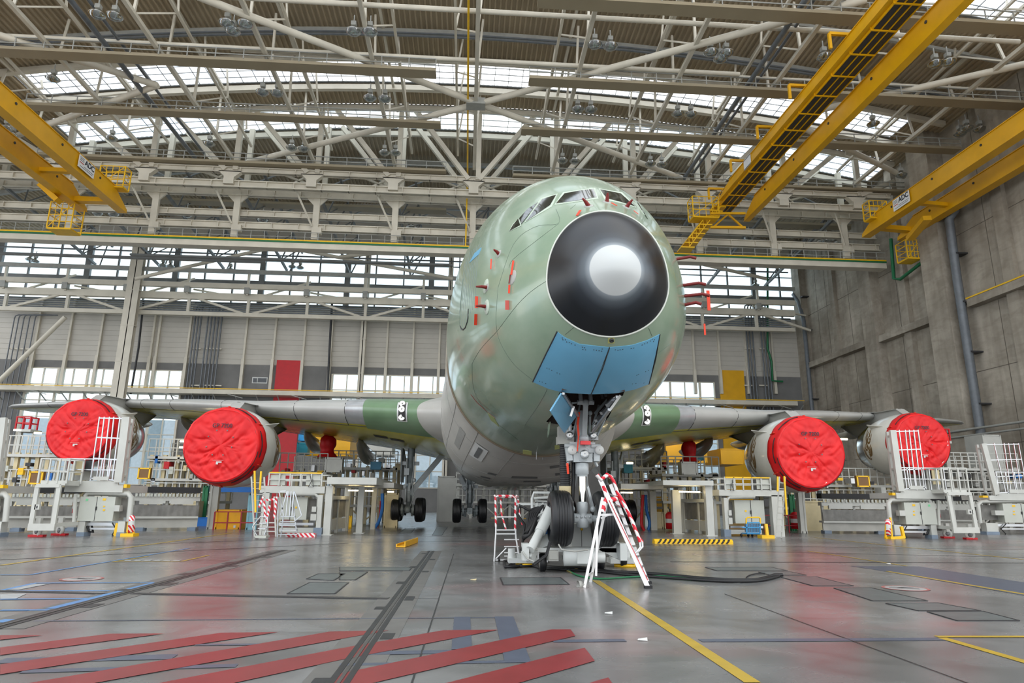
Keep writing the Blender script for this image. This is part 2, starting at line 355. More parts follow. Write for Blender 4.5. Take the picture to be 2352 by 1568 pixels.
# ---- right wall
mb = MB(); mb.box((WX, 22, 0), (WX+.6, BY, 42.5)); struct(mb, 'wall_right', CONC)
ys = {}
for n_, xp, y in (('p1a',2123,600),('p1b',2215,600),('p2a',1972,700),('p2b',2003,700),('c',1838,700),('r1',2232,700),('p3',1905,700)): ys[n_] = atX(xp, y, WX).y
print('pilaster depths', ys)
pil = [(64.4, 3.2, 1.8), (77.5, 2.5, 1.2), (48.5, 3.0, .9), (94.9, 2.2, 1.0), (86.2, 1.1, .5), (71.3, 1.2, .6), (56.3, 1.4, .45), (41, 2, .6), (33, 2, .6)]
for i, (Y, w_, d) in enumerate(pil): struct(MB().box((WX-d, Y-w_/2, 0), (WX, Y+w_/2, 43)), 'trim_%d' % (i+20), CONC)
for i, (a, c, xp, yp) in enumerate(((78.8, 93.8, 1850, 843), (66.0, 76.2, 2050, 768), (30, 61.3, 2225, 697))):
    z = atX(xp, yp, WX-.6).z; struct(MB().box((WX-1.0, a, z-.45), (WX, c, z+.35)), 'trim_%d' % (i+2), CONC)
    if i == 2: MB().box((WX-1.05, a, z+.36), (WX-.9, c, z+.5)).build('ledge_edge_strip', YEL2, label='yellow strip along the high right wall ledge', cat='edge strip')
# shutter joints in the concrete
mb = MB()
for z in (7.3, 14.6, 21.9, 29.2, 36.5): mb.box((WX-.012, 22, z), (WX+.02, BY, z+.07))
for Y in (30, 37, 45, 52, 58.5, 67, 73, 80.5, 83, 88.5, 91): mb.box((WX-.012, Y, 0), (WX+.02, Y+.07, 42.5))
struct(mb, 'trim_5', mat('joint_dark', (104, 96, 86), .9))
def wallpipe(pts, r, lb):
    mb = MB(); mb.path(pts, r, 10); o = mb.build('drain_pipe', PIPE, label=lb, cat='pipe'); k = MB()
    for i in range(6):
        z = 6+i*5.2
        k.box((pts[-1][0]-.05, pts[-1][1]-r-.1, z), (WX, pts[-1][1]+r+.1, z+.15))
    k.buildn('clamp', DARK, o)
Yp = atX(2215, 750, WX-1.2).y; 
wallpipe([atX(2195, 480, WX-1.0), atX(2180, 505, WX-1.2), (WX-1.2, Yp, atX(2200,640,WX-1.2).z), (WX-1.2, Yp, 2)], .42, 'thick grey drain pipe down the concrete wall by the big pilaster')
Yp = atX(1852, 800, WX-1.0).y
wallpipe([atX(1822,676,WX-1.0), atX(1834,692,WX-1.0), (WX-1.0, Yp, atX(1842,740,WX-1).z), (WX-1.0, Yp, 2)], .3, 'slimmer grey drain pipe in the far right corner')
MB().path([atX(2046, 548, WX-1.3), atX(2053, 640, WX-1.3), atX(2068, 641, WX-1.3), atX(2118, 602, WX-1.3)], .2, 6).build('green_pipe', GRN, label='green pipe elbow high on the concrete wall under the crane', cat='pipe')
_z = atX(2250, 984, WX-1.4).z; MB().path([(WX-1.9, 30, _z), (WX-1.9, 66, _z)], .12, 6).path([(WX-1.9, 30, _z-.6), (WX-1.9, 66, _z-.6)], .1, 6).build('wall_pipe_run', GREYP, label='pair of thin grey pipes along the right wall at stand height', cat='pipes')
# ---- roof deck: corrugated arch, in bands with glazed strips between
def arch_band(mb, y0, y1, x0=-75, x1=WX+.5, dz=0.0, per=.5, h=.16):
    r0 = []; r1 = []; x = x0
    while x < x1:
        for dx, dh in ((0,0), (.3*per,0), (.38*per,h), (.92*per,h)): xx = x+dx*1; z = zroof(xx)+dz+dh; r0.append((xx, y0, z)); r1.append((xx, y1, z))
        x += per
    mb.grid([r0, r1], smooth=False); return mb
roofs = [(26, 42.0), (46.9, 61.0), (65.2, 69.5), (74.6, BY+.4)]
for i, (a, c) in enumerate(roofs): struct(arch_band(MB(), a, c), 'ceiling' if i == 0 else 'ceiling_%d' % (i+1), DECK)
SKY = bpy.data.materials.new('skylight_sheet'); SKY.use_nodes = True; nt = SKY.node_tree; nt.nodes.remove(nt.nodes['Principled BSDF'])
t1 = nt.nodes.new('ShaderNodeBsdfTransparent'); t1.inputs[0].default_value = (.9,.93,.95,1); t2 = nt.nodes.new('ShaderNodeBsdfTranslucent'); t2.inputs[0].default_value = (.95,.95,.95,1)
xx_ = nt.nodes.new('ShaderNodeMixShader'); xx_.inputs[0].default_value = .35; nt.links.new(t1.outputs[0], xx_.inputs[1]); nt.links.new(t2.outputs[0], xx_.inputs[2]); nt.links.new(xx_.outputs[0], nt.nodes['Material Output'].inputs[0])
XS = np.arange(-75, 52, 2.5)
def strip(i, y0, y1, x0, x1, m, rows, sp):
    w = thing('window_%d' % (10+i), 'x', 'x', (0, y0, 44)); w['kind'] = 'structure'; del w['label']; del w['category']
    xs = np.arange(x0, x1+.1, 1.0); MB().grid([[(x, y0, zroof(x)+.1) for x in xs], [(x, y1, zroof(x)+.1) for x in xs]]).build('pane', m, w)
    f = MB()
    for k in range(rows+1):
        y = y0+(y1-y0)*k/rows; P = [(x, y, zroof(x)) for x in xs]
        for a, c in zip(P, P[1:]): f.bar(a, c, .045 if 0 < k < rows else .25, .08)
    x = x0
    while x <= x1+.01: f.bar((x, y0, zroof(x)), (x, y1, zroof(x)), .05, .08); x += sp
    f.build('window_frame', STEELD, w)
strip(0, 61.0, 65.2, -46, 47, SKY, 4, 1.5)
struct(arch_band(MB(), 61.0, 65.2, -75, -46), 'ceiling_5', DECK); struct(arch_band(MB(), 61.0, 65.2, 47, WX+.5), 'ceiling_6', DECK)
strip(1, 42.0, 46.9, -46, 50, SKY, 4, 1.5)
struct(arch_band(MB(), 42.0, 46.9, -75, -46), 'ceiling_7', DECK)
strip(2, 69.5, 74.6, -47, 50, GL, 4, 3.0)
struct(arch_band(MB(), 69.5, 74.6, -75, -47), 'ceiling_8', DECK); struct(arch_band(MB(), 69.5, 74.6, 50, WX+.5), 'ceiling_9', DECK)
# arched edge beams and purlins
def archbar(Y, dz, w, h, m, name, lb, x0=-72, x1=50, cat='beam', mi=0, wire=False):
    mb = MB(); xs = np.arange(x0, x1+2.5, 3.0); xs[-1] = min(xs[-1], x1); P = [(x, Y, zroof(x)+dz) for x in xs]
    for a, c in zip(P, P[1:]): mb.bar(a, c, w, h)
    return mb.build(name, m, label=lb, cat=cat)
archbar(56.2, -.7, .6, .5, GREYP, 'roof_purlin', 'grey arched roof purlin in front of the bright skylight strip')
archbar(60.6, -.4, .5, .5, STEEL, 'roof_edge_beam', 'arched steel edge beam on the near side of bright skylight', cat='beam')
archbar(65.5, -.5, .5, .6, STEEL, 'roof_edge_beam', 'arched white edge beam on the far side of bright skylight', cat='beam')
archbar(69.3, -.5, .4, .5, STEEL, 'roof_edge_beam', 'arched edge beam above the bluish glazed strip', cat='beam')
archbar(74.9, -.5, .4, .6, STEEL, 'roof_edge_beam', 'arched white beam below the bluish glazed strip', cat='beam')
archbar(82, -.7, .5, .5, GREYP, 'roof_purlin', 'grey arched purlin under the dark far roof')
archbar(50.5, -.6, .3, .3, GREYP, 'roof_purlin', 'grey arched roof purlin closest to the viewer')
for dz, lb in ((-1.2, 'dark roof conduit running under the nearer purlin'), (-1.5, 'lower dark roof conduit with small red boxes')):
    archbar(55.6, dz, .14, .14, PIPE, 'roof_conduit', lb, cat='pipe')
ZC = at(1099, 386, 70).z - .1; print('chord z', ZC)
TX = [-54.3, -45.2, -36.2, -27.1, -18.1, -9.05, 0, 9.05, 18.1, 27.1, 36.2, 45.2]
# far hall roof grid: what shows between and under the crane beams
for j, Y in enumerate((77, 85)):
    mb = MB(); z = 39.0-.9*j
    for x0, x1 in zip(TX, TX[1:]):
        mb.bar((x0, Y, z), (x1, Y, z), .22); mb.bar((x0, Y, z), ((x0+x1)/2, Y, z+2.2), .16); mb.bar(((x0+x1)/2, Y, z+2.2), (x1, Y, z), .16)
    mb.bar((TX[0], Y, z+2.2), (TX[-1], Y, z+2.2), .2)
    mb.build('far_roof_truss', STEELD, label='dark lattice truss across the far bay, %s' % ('the nearer one', 'the one closer to the back windows')[j], cat='truss', group='trusses across the far bay')
# ================================================================ ROOF TRUSSES
NAMES = ['second from the left edge', 'farthest left', 'third from left', 'fourth from left', 'fifth from left', 'just left of centre', 'in the middle', 'just right of centre', 'second right of centre', 'behind the yellow double crane', 'second from the right wall', 'beside the right wall']
def truss(X, i):
    t = thing('roof_truss', 'long roof truss running away into the hall, '+NAMES[i], 'truss', (X, 40, ZC), 'roof trusses running the length of the hall')
    y0, y1 = 34, 70
    MB().bar((X, y0, ZC), (X, y1, ZC), .34, .34).build('bottom_chord', STEEL, t)
    zt = zroof(X)-.5
    s = 1 if X >= 0 else -1
    x2 = X-s*1.9
    MB().bar((x2, y0, ZC+3.2), (x2, y1, ZC+1.6), .22, .22).build('side_chord', STEEL, t)
    MB().bar((X, y0, zt), (X, y1, zt), .26, .26).build('top_chord', STEEL, t)
    w = MB(); y = y0+1.0; k = 0
    while y < y1-3:
        w.bar((X, y, ZC), (X+s*.5, y+1.2, zt), .2); w.bar((X, y, ZC), (x2, y+3, ZC+2.6), .13)
        w.bar((x2, y+3, ZC+2.6), (x2+s*.6, y+3.5, zroof(x2)-.3), .16)
        y += 6; k += 1
    w.buildn('web_member', STEEL, t, 3)
    return t
for i, X in enumerate(TX): truss(X, i)
MB().tube((.9, 34, ZC+.2), (.6, 70, ZC-.3), .12, 6).build('yellow_roof_pipe', YEL2, label='thin yellow pipe beside the middle roof truss', cat='pipe') if False else None
mb = MB(); mb.tube((-.75, 34, ZC-.1), (-.75, 72, ZC-.1), .1, 6); mb.tube((-.75, 72, ZC-.1), (-.75, 72.4, 29.5), .1, 6)
mb.build('yellow_roof_pipe', YEL2, label='thin yellow pipe beside the middle truss, dropping to the crane rail', cat='pipe')
for X, s_, lb in ((-31.2, .22, 'dark twin pipes under the roof left of centre'), (27.6-3, .22, 'dark twin pipes under the roof right of the nose')):
    MB().tube((X, 34, ZC-.1), (X, 70, ZC-.1), s_, 8).tube((X+1, 34, ZC+.4), (X+1, 70, ZC+.4), .14, 6).build('roof_drain_pipe', PIPE, label=lb, cat='pipe')
# X direction ties and diagonal bracing on the chord plane
def zline(x0, y0, x1, y1, Z):
    a = atZ(x0, y0, Z); c = atZ(x1, y1, Z); return a, c
br = [(455,-8,1100,238,'upper left arm of the big roof cross'), (1100,238,1580,414,'lower right arm of the big roof cross'), (1991,-2,1100,238,'upper right arm of the big roof cross'),
      (1100,238,568,373,'lower left arm of the big roof cross'), (-20,75,361,196,'brace tube at the upper left running to a truss node'), (361,196,20,318,'brace tube at the left falling behind the yellow crane'),
      (2360,146,1862,257,'brace tube at the upper right behind the yellow girders'), (1800,272,2109,421,'brace tube at the right falling toward the crane end')]
for a in br:
    p, q = zline(*a[:4], ZC); q = p.lerp(q, min(1, (49.8-p.x)/(q.x-p.x))) if q.x > 49.8 else q; p = q.lerp(p, min(1, (49.8-q.x)/(p.x-q.x))) if p.x > 49.8 else p; MB().tube(p, q, .3, 12).build('brace_tube', STEEL, label='thick pale roof tube, '+a[4], cat='brace')
for (x0, y0, x1, y1, r, lb) in ((780, 7, 2340, 97, .2, 'thin white tie tube across the top above the bright skylight'), (28, 86, 1700, 168, .2, 'white tie tube over the upper left catwalk'), (800, 123, 2352, 216, .14, 'thin pale tie tube just above the bright skylight')):
    p, q = zline(x0, y0, x1, y1, ZC+.3); p.y = q.y = (p.y+q.y)/2; MB().tube((p.x-10, p.y, ZC+.3), (min(q.x, 49.8), q.y, ZC+.3), r, 8).build('tie_tube', STEEL, label=lb, cat='tie')
mb = MB().box((-.9, atZ(1100,238,ZC).y-.6, ZC-.35), (.9, atZ(1100,238,ZC).y+.6, ZC+.3)); mb.build('cross_node_plate', GREYP, label='grey plated node where the big roof tubes cross', cat='node')
# ---- catwalk / duct strips running across the hall
def catwalk(x0, y0, x1, y1, th, lb, Z=None, rail=True):
    Z = Z or ZC-1.0
    a = atZ(x0, y0, Z); c = atZ(x1, y1, Z); Y1 = (a.y+c.y)/2; d = atZ((x0+x1)/2, (y0+y1)/2+th, Z); m_ = atZ((x0+x1)/2, (y0+y1)/2, Z); w_ = m_.y-d.y
    Y1 = m_.y; t = thing('roof_catwalk', lb, 'catwalk', ((a.x+c.x)/2, Y1-w_/2, Z), 'grey flat catwalks hung across the roof')
    MB().box((a.x, Y1-w_, Z), (c.x, Y1, Z+.28)).build('deck', DUCTM, t)
    if rail:
        r = MB(); n = int(abs(c.x-a.x)/2.2)
        for zz in (.6, 1.15): r.tube((a.x, Y1, Z+zz), (c.x, Y1, Z+zz), .06, 5)
        r.build('handrail', GREYP, t); r = MB()
        for k in range(n+1): X = a.x+(c.x-a.x)*k/n; r.box((X-.035, Y1-.04, Z+.2), (X+.035, Y1+.04, Z+1.15))
        r.build('rail_post', GREYP, t)['kind'] = 'stuff'
        h = MB(); 
        for X in TX:
            if min(a.x,c.x) < X < max(a.x,c.x): h.box((X-.08, Y1-w_/2-.08, Z+.2), (X+.08, Y1-w_/2+.08, ZC))
        if h.v: h.buildn('hanger', GREYP, t)
cw = [(1237,-6,2400,57,27,'grey roof catwalk nearest the viewer, upper right'), (-40,105,1001,166,20,'grey roof catwalk crossing the upper left skylight'),
      (1216,180,2400,237,19,'grey roof catwalk crossing the bright skylight at right'), (54,236,1012,287,14,'grey roof catwalk below the skylight at left'),
      (1198,296,2209,342,14,'grey roof catwalk below the skylight at right'), (82,352,1024,395,10,'grey roof catwalk just above the girder at left'), (1178,403,2088,440,10,'grey roof catwalk just above the girder at right')]
for a in cw: catwalk(*a)
# ---- transverse main girder at Y = 70 with gussets, and the posts frame at Y = 73
def zpx(x, y, Y): return at(x, y, Y).z
t = thing('main_girder', 'huge pale cross girder with sloping struts below the glazed roof', 'girder', (0, 70, ZC))
zA = zpx(1099, 414, 70); zB = zpx(1099, 446, 70); zC_ = zpx(1099, 463, 73); zD = zpx(1099, 506, 73); zE = zpx(1099, 536, 73); zF = zpx(1099, 564, 73)
print('girder z', zA, zB, zC_, zD, zE, zF)
mb = MB(); 
def Ibeam(mb, x0, x1, Y, z, h, w):
    mb.box((x0, Y-w/2, z+h/2-.1), (x1, Y+w/2, z+h/2)); mb.box((x0, Y-w/2, z-h/2), (x1, Y+w/2, z-h/2+.1)); mb.box((x0, Y-.05, z-h/2), (x1, Y+.05, z+h/2))
    x = x0+1
    while x < x1: mb.box((x-.04, Y-w/2+.02, z-h/2), (x+.04, Y+w/2-.02, z+h/2)); x += 3.0
Ibeam(mb, -60, 49.5, 70, zA, .62, .6); Ibeam(mb, -60, 49.5, 73.8, zA-.1, .62, .6); mb.build('upper_beam', STEEL, t)
mb = MB(); Ibeam(mb, -60, 49.5, 70, zB, .8, .7); mb.build('crane_runway', STEEL, t)
sm_ = MB()
for X in TX:
    for Yv in (70, 73.8):
        sm_.bar((X+.5, Yv, zA), (X+.5, Yv, zroof(X)-.3), .55, .5)
sm_.buildn('vertical_strut', STEEL, t)
sm_ = MB()
for X in TX:
    for s in ((-1, 1) if X == 0 else ((1,) if X > 0 else (-1,))):
        for Yv in (70, 73.8): e_ = min(7.0, 50.2-X) if s > 0 else 7.0; sm_.bar((X+s*.6, Yv, zA), (X+s*e_, Yv, zroof(X+s*7)-.3-(7-e_)*.8), .62, .5)
        sm_.bar((X, 70, zA), (X+s*4, 73.8, zA), .2); sm_.bar((X, 73.8, zA), (X+s*4, 70, zA), .2)
sm_.buildn('sloping_strut', STEEL, t)
sm_ = MB()
for X in TX:
    sm_.poly([(X-1.3, 69.7, zA-.2), (X+1.3, 69.7, zA-.2), (X+.45, 69.7, zA-1.0), (X-.45, 69.7, zA-1.0)], .6, (0,1,0)); sm_.box((X-.55, 69.5, zB-.1), (X+.55, 70.4, zB+.75))
sm_.buildn('gusset', STEEL, t, 2)
t = thing('post_frame', 'pale steel frame of posts and beams carrying the yellow crane rail', 'frame', (0, 73, zF))
mb = MB(); Ibeam(mb, -66, 49.5, 73, zC_, .95, .7); mb.build('top_beam', STEEL, t)
mb = MB(); Ibeam(mb, -66, 49.5, 73.6, zD, .75, .6); Ibeam(mb, -66, 49.5, 73.2, zE, .8, .6); mb.build('middle_beam', STEEL, t)
for X in TX:
    mb = MB(); mb.box((X-.35, 72.8, zF), (X+.35, 73.2, zC_)); mb.poly([(X-1.6, 72.9, zC_), (X+1.6, 72.9, zC_), (X+.35, 72.9, zC_-1.3), (X-.35, 72.9, zC_-1.3)], .2, (0,1,0)); mb.bar((X-.3, 72.6, zE), (X-2.2, 71, zC_), .16); mb.box((X+.35, 72.6, zE-.9), (X+.8, 73.1, zE-.1)); mb.build('post', STEEL, t)
t = thing('crane_rail_walkway', 'long walkway with yellow and green stripe across the hall', 'walkway', (0, 72.4, zF-1))
mb = MB(); mb.box((-70, 72.3, zF-1.35), (49.6, 73.6, zF-.55)); mb.build('beam', STEEL, t)
MB().box((-70, 72.22, zF-.5), (49.6, 72.34, zF-.34)).build('yellow_stripe', YEL2, t); MB().box((-70, 72.2, zF-.7), (49.6, 72.32, zF-.52)).build('green_stripe', GRN, t)
mb = MB()
for zz in (.3, .9): mb.tube((-70, 72.3, zF+zz-.3), (49.6, 72.3, zF+zz-.3), .04, 4)
x = -70
while x < 49: mb.box((x-.03, 72.27, zF-.5), (x+.03, 72.33, zF+.6)); x += 1.5
mb.build('handrail', GREYP, t)
# far bay: chords at lower level below the rail, pipes and ducts
for j, X in enumerate(TX):
    mb = MB(); mb.bar((X, 73.5, 36.6), (X, 95, 34.2), .3); mb.bar((X+2, 73.5, 39.5), (X+2, 95, 37), .25)
    for k in range(5): y = 74+k*4.4; z = 36.6-(y-73.5)*.112; mb.bar((X, y, z), (X+2, y+2.2, z+2.6), .15); mb.bar((X+2, y+2.2, z+2.6), (X, y+4.4, z-.5), .15)
    mb.build('far_bay_truss', STEELD, label='dark truss receding to the back windows, '+NAMES[j], cat='truss', group='trusses receding in the far bay')
zz = at(1000, 466, 80).z
mb = MB(); a = at(200, 452, 80); c = at(1026, 476, 80); mb.box((a.x, 78.6, a.z-.6), (c.x, 80, a.z-.3)); mb.build('far_catwalk', DUCTM, label='flat grey catwalk behind the girder posts at left', cat='catwalk')
a = at(1590, 506, 80); c = at(1950, 520, 80); MB().box((a.x, 78.6, a.z-.6), (c.x, 80, a.z-.3)).build('far_catwalk', DUCTM, label='flat grey catwalk behind the girder posts at right', cat='catwalk')
for (xa, ya, xb2, yb2, Ya, Yb) in ((0,582,620,620,84,86), (300,585,1040,602,82,82), (1580,606,1840,625,86,86)):
    a = at(xa, ya, Ya); c = at(xb2, yb2, Yb); MB().bar((a.x, Ya, a.z), (c.x, Ya, a.z), .5, .25).build('far_catwalk', STEELD, label='dark far catwalk before the back windows, %s' % ('at the far left','left of the nose','right of the nose')[(0,300,1580).index(xa)], cat='catwalk')
for (xa, ya, xb2, yb2, lb) in ((310, 640, 640, 565, 'pale tube slanting before the back windows at left'), (640, 565, 1040, 640, 'pale tube slanting down toward the fuselage at left'), (1585, 600, 1760, 640, 'pale tube slanting before the right back windows'), (780, 590, 1070, 560, 'thin pale tube just left of the fuselage')):
    MB().tube(at(xa, ya, 85), at(xb2, yb2, 87), .25, 8).build('brace_tube', STEEL, label=lb, cat='brace')
# ---- high bay lamps
LG = glassmat('lamp_glass', (225, 232, 235), .3, .1)
def make_lamp():
    t = thing('high_bay_lamp', 'polished bell-shaped lamp hung under a roof truss', 'lamp', (0,0,0), 'bell lamps under the roof trusses')
    MB().lathe([(0,.12),(-.12,.2),(-.35,.42),(-.5,.62),(-.52,.6),(-.36,.38),(-.14,.17)], (0,0,0), (0,0,1), 14).build('reflector', CHR, t)
    MB().lathe([(-.5,.58),(-.66,.5),(-.8,.3),(-.86,.01)], (0,0,0), (0,0,1), 14).build('glass_bowl', LG, t)
    MB().box((-.2,-.2,0),(.2,.2,.35)).box((-.04,-.04,.3),(.04,.04,1.0)).build('ballast', GREYP, t)
    return t
LP = [(224,28),(264,32),(522,48),(563,50),(535,66),(812,67),(850,68),(1366,97),(1402,101),(1632,115),(1668,117),(1655,130),(1892,125),(2148,141),(2178,138),(122,176),(603,207),(637,209),(850,220),(884,222),(1327,246),(1357,247),(1557,257),(1587,258),(883,347),(908,347),(1292,365),(1320,366),(1494,372),(1520,374),(670,335),(698,338),(481,326),(257,313),(2005,280),(2220,290),(2205,302),(2250,292),(2070,398),(2100,402),(15,290),(28,306)]
l0 = make_lamp(); first = True
for (x, y) in LP:
    p = atZ(x, y, ZC-.3); o = l0 if first else copy_tree(l0); first = False; o.location = (p.x, min(p.y, 69.3), p.z+.3)
LF = [(430,484),(604,496),(225,480),(262,482),(945,513),(1720,537),(1880,549),(1900,545),(1918,551),(672,605),(690,607),(70,588),(82,592),(375,602),(392,604),(530,612),(1735,648)]
for (x, y) in LF:
    p = atZ(x, y, 35.3); p = p if 74 < p.y < 95 else at(x, y, min(94, max(75, p.y))); o = copy_tree(l0); o.location = p; o['label'] = 'small bell lamp in the far bay beyond the girder'; o['group'] = 'bell lamps in the far bay'
# ---- cranes
def girder(mb, X, w_, z0, z1, y0, y1, taper=3.0):
    P = [(X-w_/2, z0), (X+w_/2, z0), (X+w_/2, z1), (X-w_/2, z1)]
    rows = [[(x, y0, z) for x, z in P], [(x, y1-taper, z) for x, z in P], [(X-w_/2, y1, z0), (X+w_/2, y1, z0), (X+w_/2, y1, z0+.35), (X-w_/2, y1, z0+.35)]]
    mb.grid(rows, smooth=False, wrap=True); mb.add(rows[2], [(0,1,2,3)]); mb.add(rows[0][::-1], [(0,1,2,3)])
    for zf in (z0, z1): mb.box((X-w_/2-.08, y0, zf-.04), (X+w_/2+.08, y1-(taper if zf == z1 else 0), zf+.04))
def crane(label, spec, Ye=68):
    p = at(spec[0][0], spec[0][2], Ye); t = thing('overhead_crane', label, 'crane', (p.x, Ye, p.z)); out = []
    for (xe, yt, yb, w_) in spec:
        a = at(xe, yt, Ye); c = at(xe, yb, Ye); mb = MB(); girder(mb, a.x, w_, c.z, a.z, 8, Ye); mb.build('girder', YEL, t); out.append((a.x, c.z, a.z))
        bl = MB(); 
        for k in range(9): y = 12+k*6.3; bl.tube((a.x-w_/2-.06, y, a.z-.55), (a.x-w_/2+.02, y, a.z-.55), .12, 8); bl.tube((a.x+w_/2-.02, y, a.z-.55), (a.x+w_/2+.06, y, a.z-.55), .12, 8)
        bl.buildn('bolt', DARK, t)
    return t, out
def cage(t, x0, y0, x1, y1, Y, d=1.6, name='access_cage'):
    a = at(x0, y0, Y); c = at(x1, y1, Y); mb = MB(); X0, X1, Z1, Z0 = a.x, c.x, a.z, c.z
    for X in (X0, X1):
        for yy in (Y, Y+d):
            mb.bar((X, yy, Z0), (X, yy, Z1), .1)
    nz = max(2, int((Z1-Z0)/.6))
    for k in range(nz+1):
        z = Z0+(Z1-Z0)*k/nz
        for yy in (Y, Y+d): mb.bar((X0, yy, z), (X1, yy, z), .07)
        for X in (X0, X1): mb.bar((X, Y, z), (X, Y+d, z), .07)
    for k in range(1, 4): X = X0+(X1-X0)*k/4; mb.bar((X, Y, Z0), (X, Y, Z1), .05)
    mb.bar((X0, Y, Z0), (X1, Y, Z1), .06); mb.box((X0, Y, Z0-.12), (X1, Y+d, Z0)); mb.build(name, YEL2, t)
SIGN = mat('sign_white', (235, 235, 235), .4, var=.02); INK = mat('sign_ink', (22, 28, 44), .5, var=.02); RINK = mat('sign_red', (196, 40, 30), .5, var=.02)
def adc(t, X, y0, z, side, L=2.6, H=1.2):
    # side -1: on the face toward -X ; +1 toward +X
    o = MB().box((X, y0, z-H/2), (X+side*.05, y0+L, z+H/2)).build('maker_sign', SIGN, t)
    d = -1 if side > 0 else 1
    xd = (0, 1, 0) if side > 0 else (0, -1, 0); f = X+side*.06; far = y0+L
    def Yq(u): return y0+u*L if side > 0 else y0+L-u*L
    text('lettering', 'ADC', H*.62, (f, Yq(.66), z+H*.2), xd, (0,0,1), INK, o, .004, .02)
    for k, (u0, u1, h) in enumerate(((.32,.95,-.2),(.1,.9,-.34),(.05,.3,.12),(.05,.3,.24),(.05,.3,.36))):
        MB().box((f-.004, Yq(u0), z+H*h-.02), (f+.004, Yq(u1), z+H*h+.02)).build('small_print_line', INK, o)
    MB().box((f-.004, Yq(.05), z-H*.08), (f+.004, Yq(.3), z-H*.02)).build('red_bar', RINK, o)
c1, g1 = crane('yellow double-girder crane at the left edge, with a maker sign', [(287, 454, 489, .8), (196, 451, 486, .8)])
adc(c1, g1[0][0]+.56, atX(180,370,g1[0][0]+.56).y, (g1[0][1]+g1[0][2])/2+.1, 1)
cage(c1, 118, 462, 162, 524, 66, 1.8); cage(c1, 232, 380, 282, 428, 65, 1.2, 'railing')
mb = MB(); mb.bar((g1[1][0], 66, g1[1][1]+.4), (g1[0][0], 66, g1[0][1]+.4), .8, .5); mb.bar((g1[1][0], 60, g1[1][1]+.6), (g1[0][0], 60, g1[0][1]+.6), .5, .4)
p = at(95, 425, 64); q = at(135, 462, 64); mb.bar(p, q, .9, .5); mb.build('end_carriage', YEL, c1)
c2, g2 = crane('yellow double-girder crane before the concrete wall at right', [(1985, 513, 545, .85), (2066, 521, 552, .85)])
adc(c2, g2[0][0]-.56, atX(2090,455,g2[0][0]-.56).y, (g2[0][1]+g2[0][2])/2+.1, -1)
cage(c2, 2080, 550, 2118, 592, 66, 1.8); cage(c2, 1995, 460, 2040, 500, 65, 1.2, 'railing')
mb = MB(); mb.bar((g2[0][0], 66, g2[0][1]+.4), (g2[1][0], 66, g2[1][1]+.4), .8, .5); mb.bar((g2[0][0], 60, g2[0][1]+.6), (g2[1][0], 60, g2[1][1]+.6), .5, .4); mb.bar(at(2090,548,64), at(2130,500,60), .8, .5); mb.build('end_carriage', YEL, c2)
c3, g3 = crane('large yellow crane with walkway and dark cable trays, upper right', [(1712, 476, 508, .5)])
Xw = at(1655, 470, 68).x; z1 = at(1650, 458, 68).z; z0 = z1-1.0
mb = MB(); girder(mb, Xw-.55, .3, z0+.15, z1+.1, 8, 66.5); mb.build('girder', YEL, c3)
mb = MB(); 
for dx in (.0, .6, 1.2): mb.box((Xw+dx-.26, 8, z0-.02), (Xw+dx+.24, 69.5, z0+.2))
mb.build('cable_tray', DARK, c3)
mb = MB(); 
for dx in (-.33, .29, .89, 1.5): mb.box((Xw+dx-.02, 8, z0-.08), (Xw+dx+.05, 69.5, z0+.3))
y = 10
while y < 69: mb.bar((Xw-.4, y, z0-.1), (Xw+1.5, y, z0-.1), .1); mb.bar((Xw-.4, y, z0-.1), (Xw-.4, y, z0+1.25), .09); mb.bar((Xw+1.5, y, z0-.1), (Xw+1.5, y, z0+1.25), .08); y += 2.6
for zz in (.65, 1.25): mb.bar((Xw-.4, 8, z0+zz), (Xw-.4, 69, z0+zz), .07); mb.bar((Xw+1.5, 8, z0+zz), (Xw+1.5, 69, z0+zz), .06)
mb.build('walkway_frame', YEL, c3)
mb = MB()
for k in range(9): y = 16+k*6.4; mb.bar((Xw-1.6, y, z1+.9), (g3[0][0]-.4, y, z1+.9), .22); mb.bar((Xw-1.6, y, z1+.9), (Xw-1.6, y, z0+.6), .2)
mb.buildn('cross_bar', YEL, c3, 2)
# lower landing, stairs and lattice at the far end
cage(c3, 1590, 450, 1652, 498, 66.5, 1.6, 'landing_railing')
mb = MB(); a = at(1650, 480, 68); b_ = at(1578, 572, 68); n = 9
for k in range(n+1): p = a.lerp(b_, k/n); mb.box((p.x-.9, p.y-.8, p.z-.12), (p.x+.6, p.y+.8, p.z))
for dy in (-.8, .8):
    for h in (0, 1.0): mb.bar(a+Vector((0, dy, h)), b_+Vector((0, dy, h)), .09)
    for k in range(n+1): p = a.lerp(b_, k/n); mb.bar(p+Vector((0, dy, 0)), p+Vector((0, dy, 1.0)), .05)
mb.build('stair', YEL2, c3)
mb = MB(); mb.pl(1632, 522, 1712, 523, 68, .25, .3); mb.pl(1632, 490, 1712, 490, 68, .2, .25); mb.pl(1640, 520, 1672, 492, 68, .18); mb.pl(1672, 492, 1706, 522, 68, .18); mb.pl(1632,490,1712,490,66,.2); mb.pl(1632,522,1712,523,66,.2); mb.build('lattice', YEL, c3)
mb = MB(); mb.pb(1606, 476, 1630, 492, 67, 1); mb.build('control_box', GREYP, c3)

p = atX(1724, 362, Xw-.75); MB().box((Xw-.78, p.y, z0+.1), (Xw-.74, p.y+1.6, z1+.2)).build('warning_sign', SIGN, c3)
from mathutils import noise as mnoise
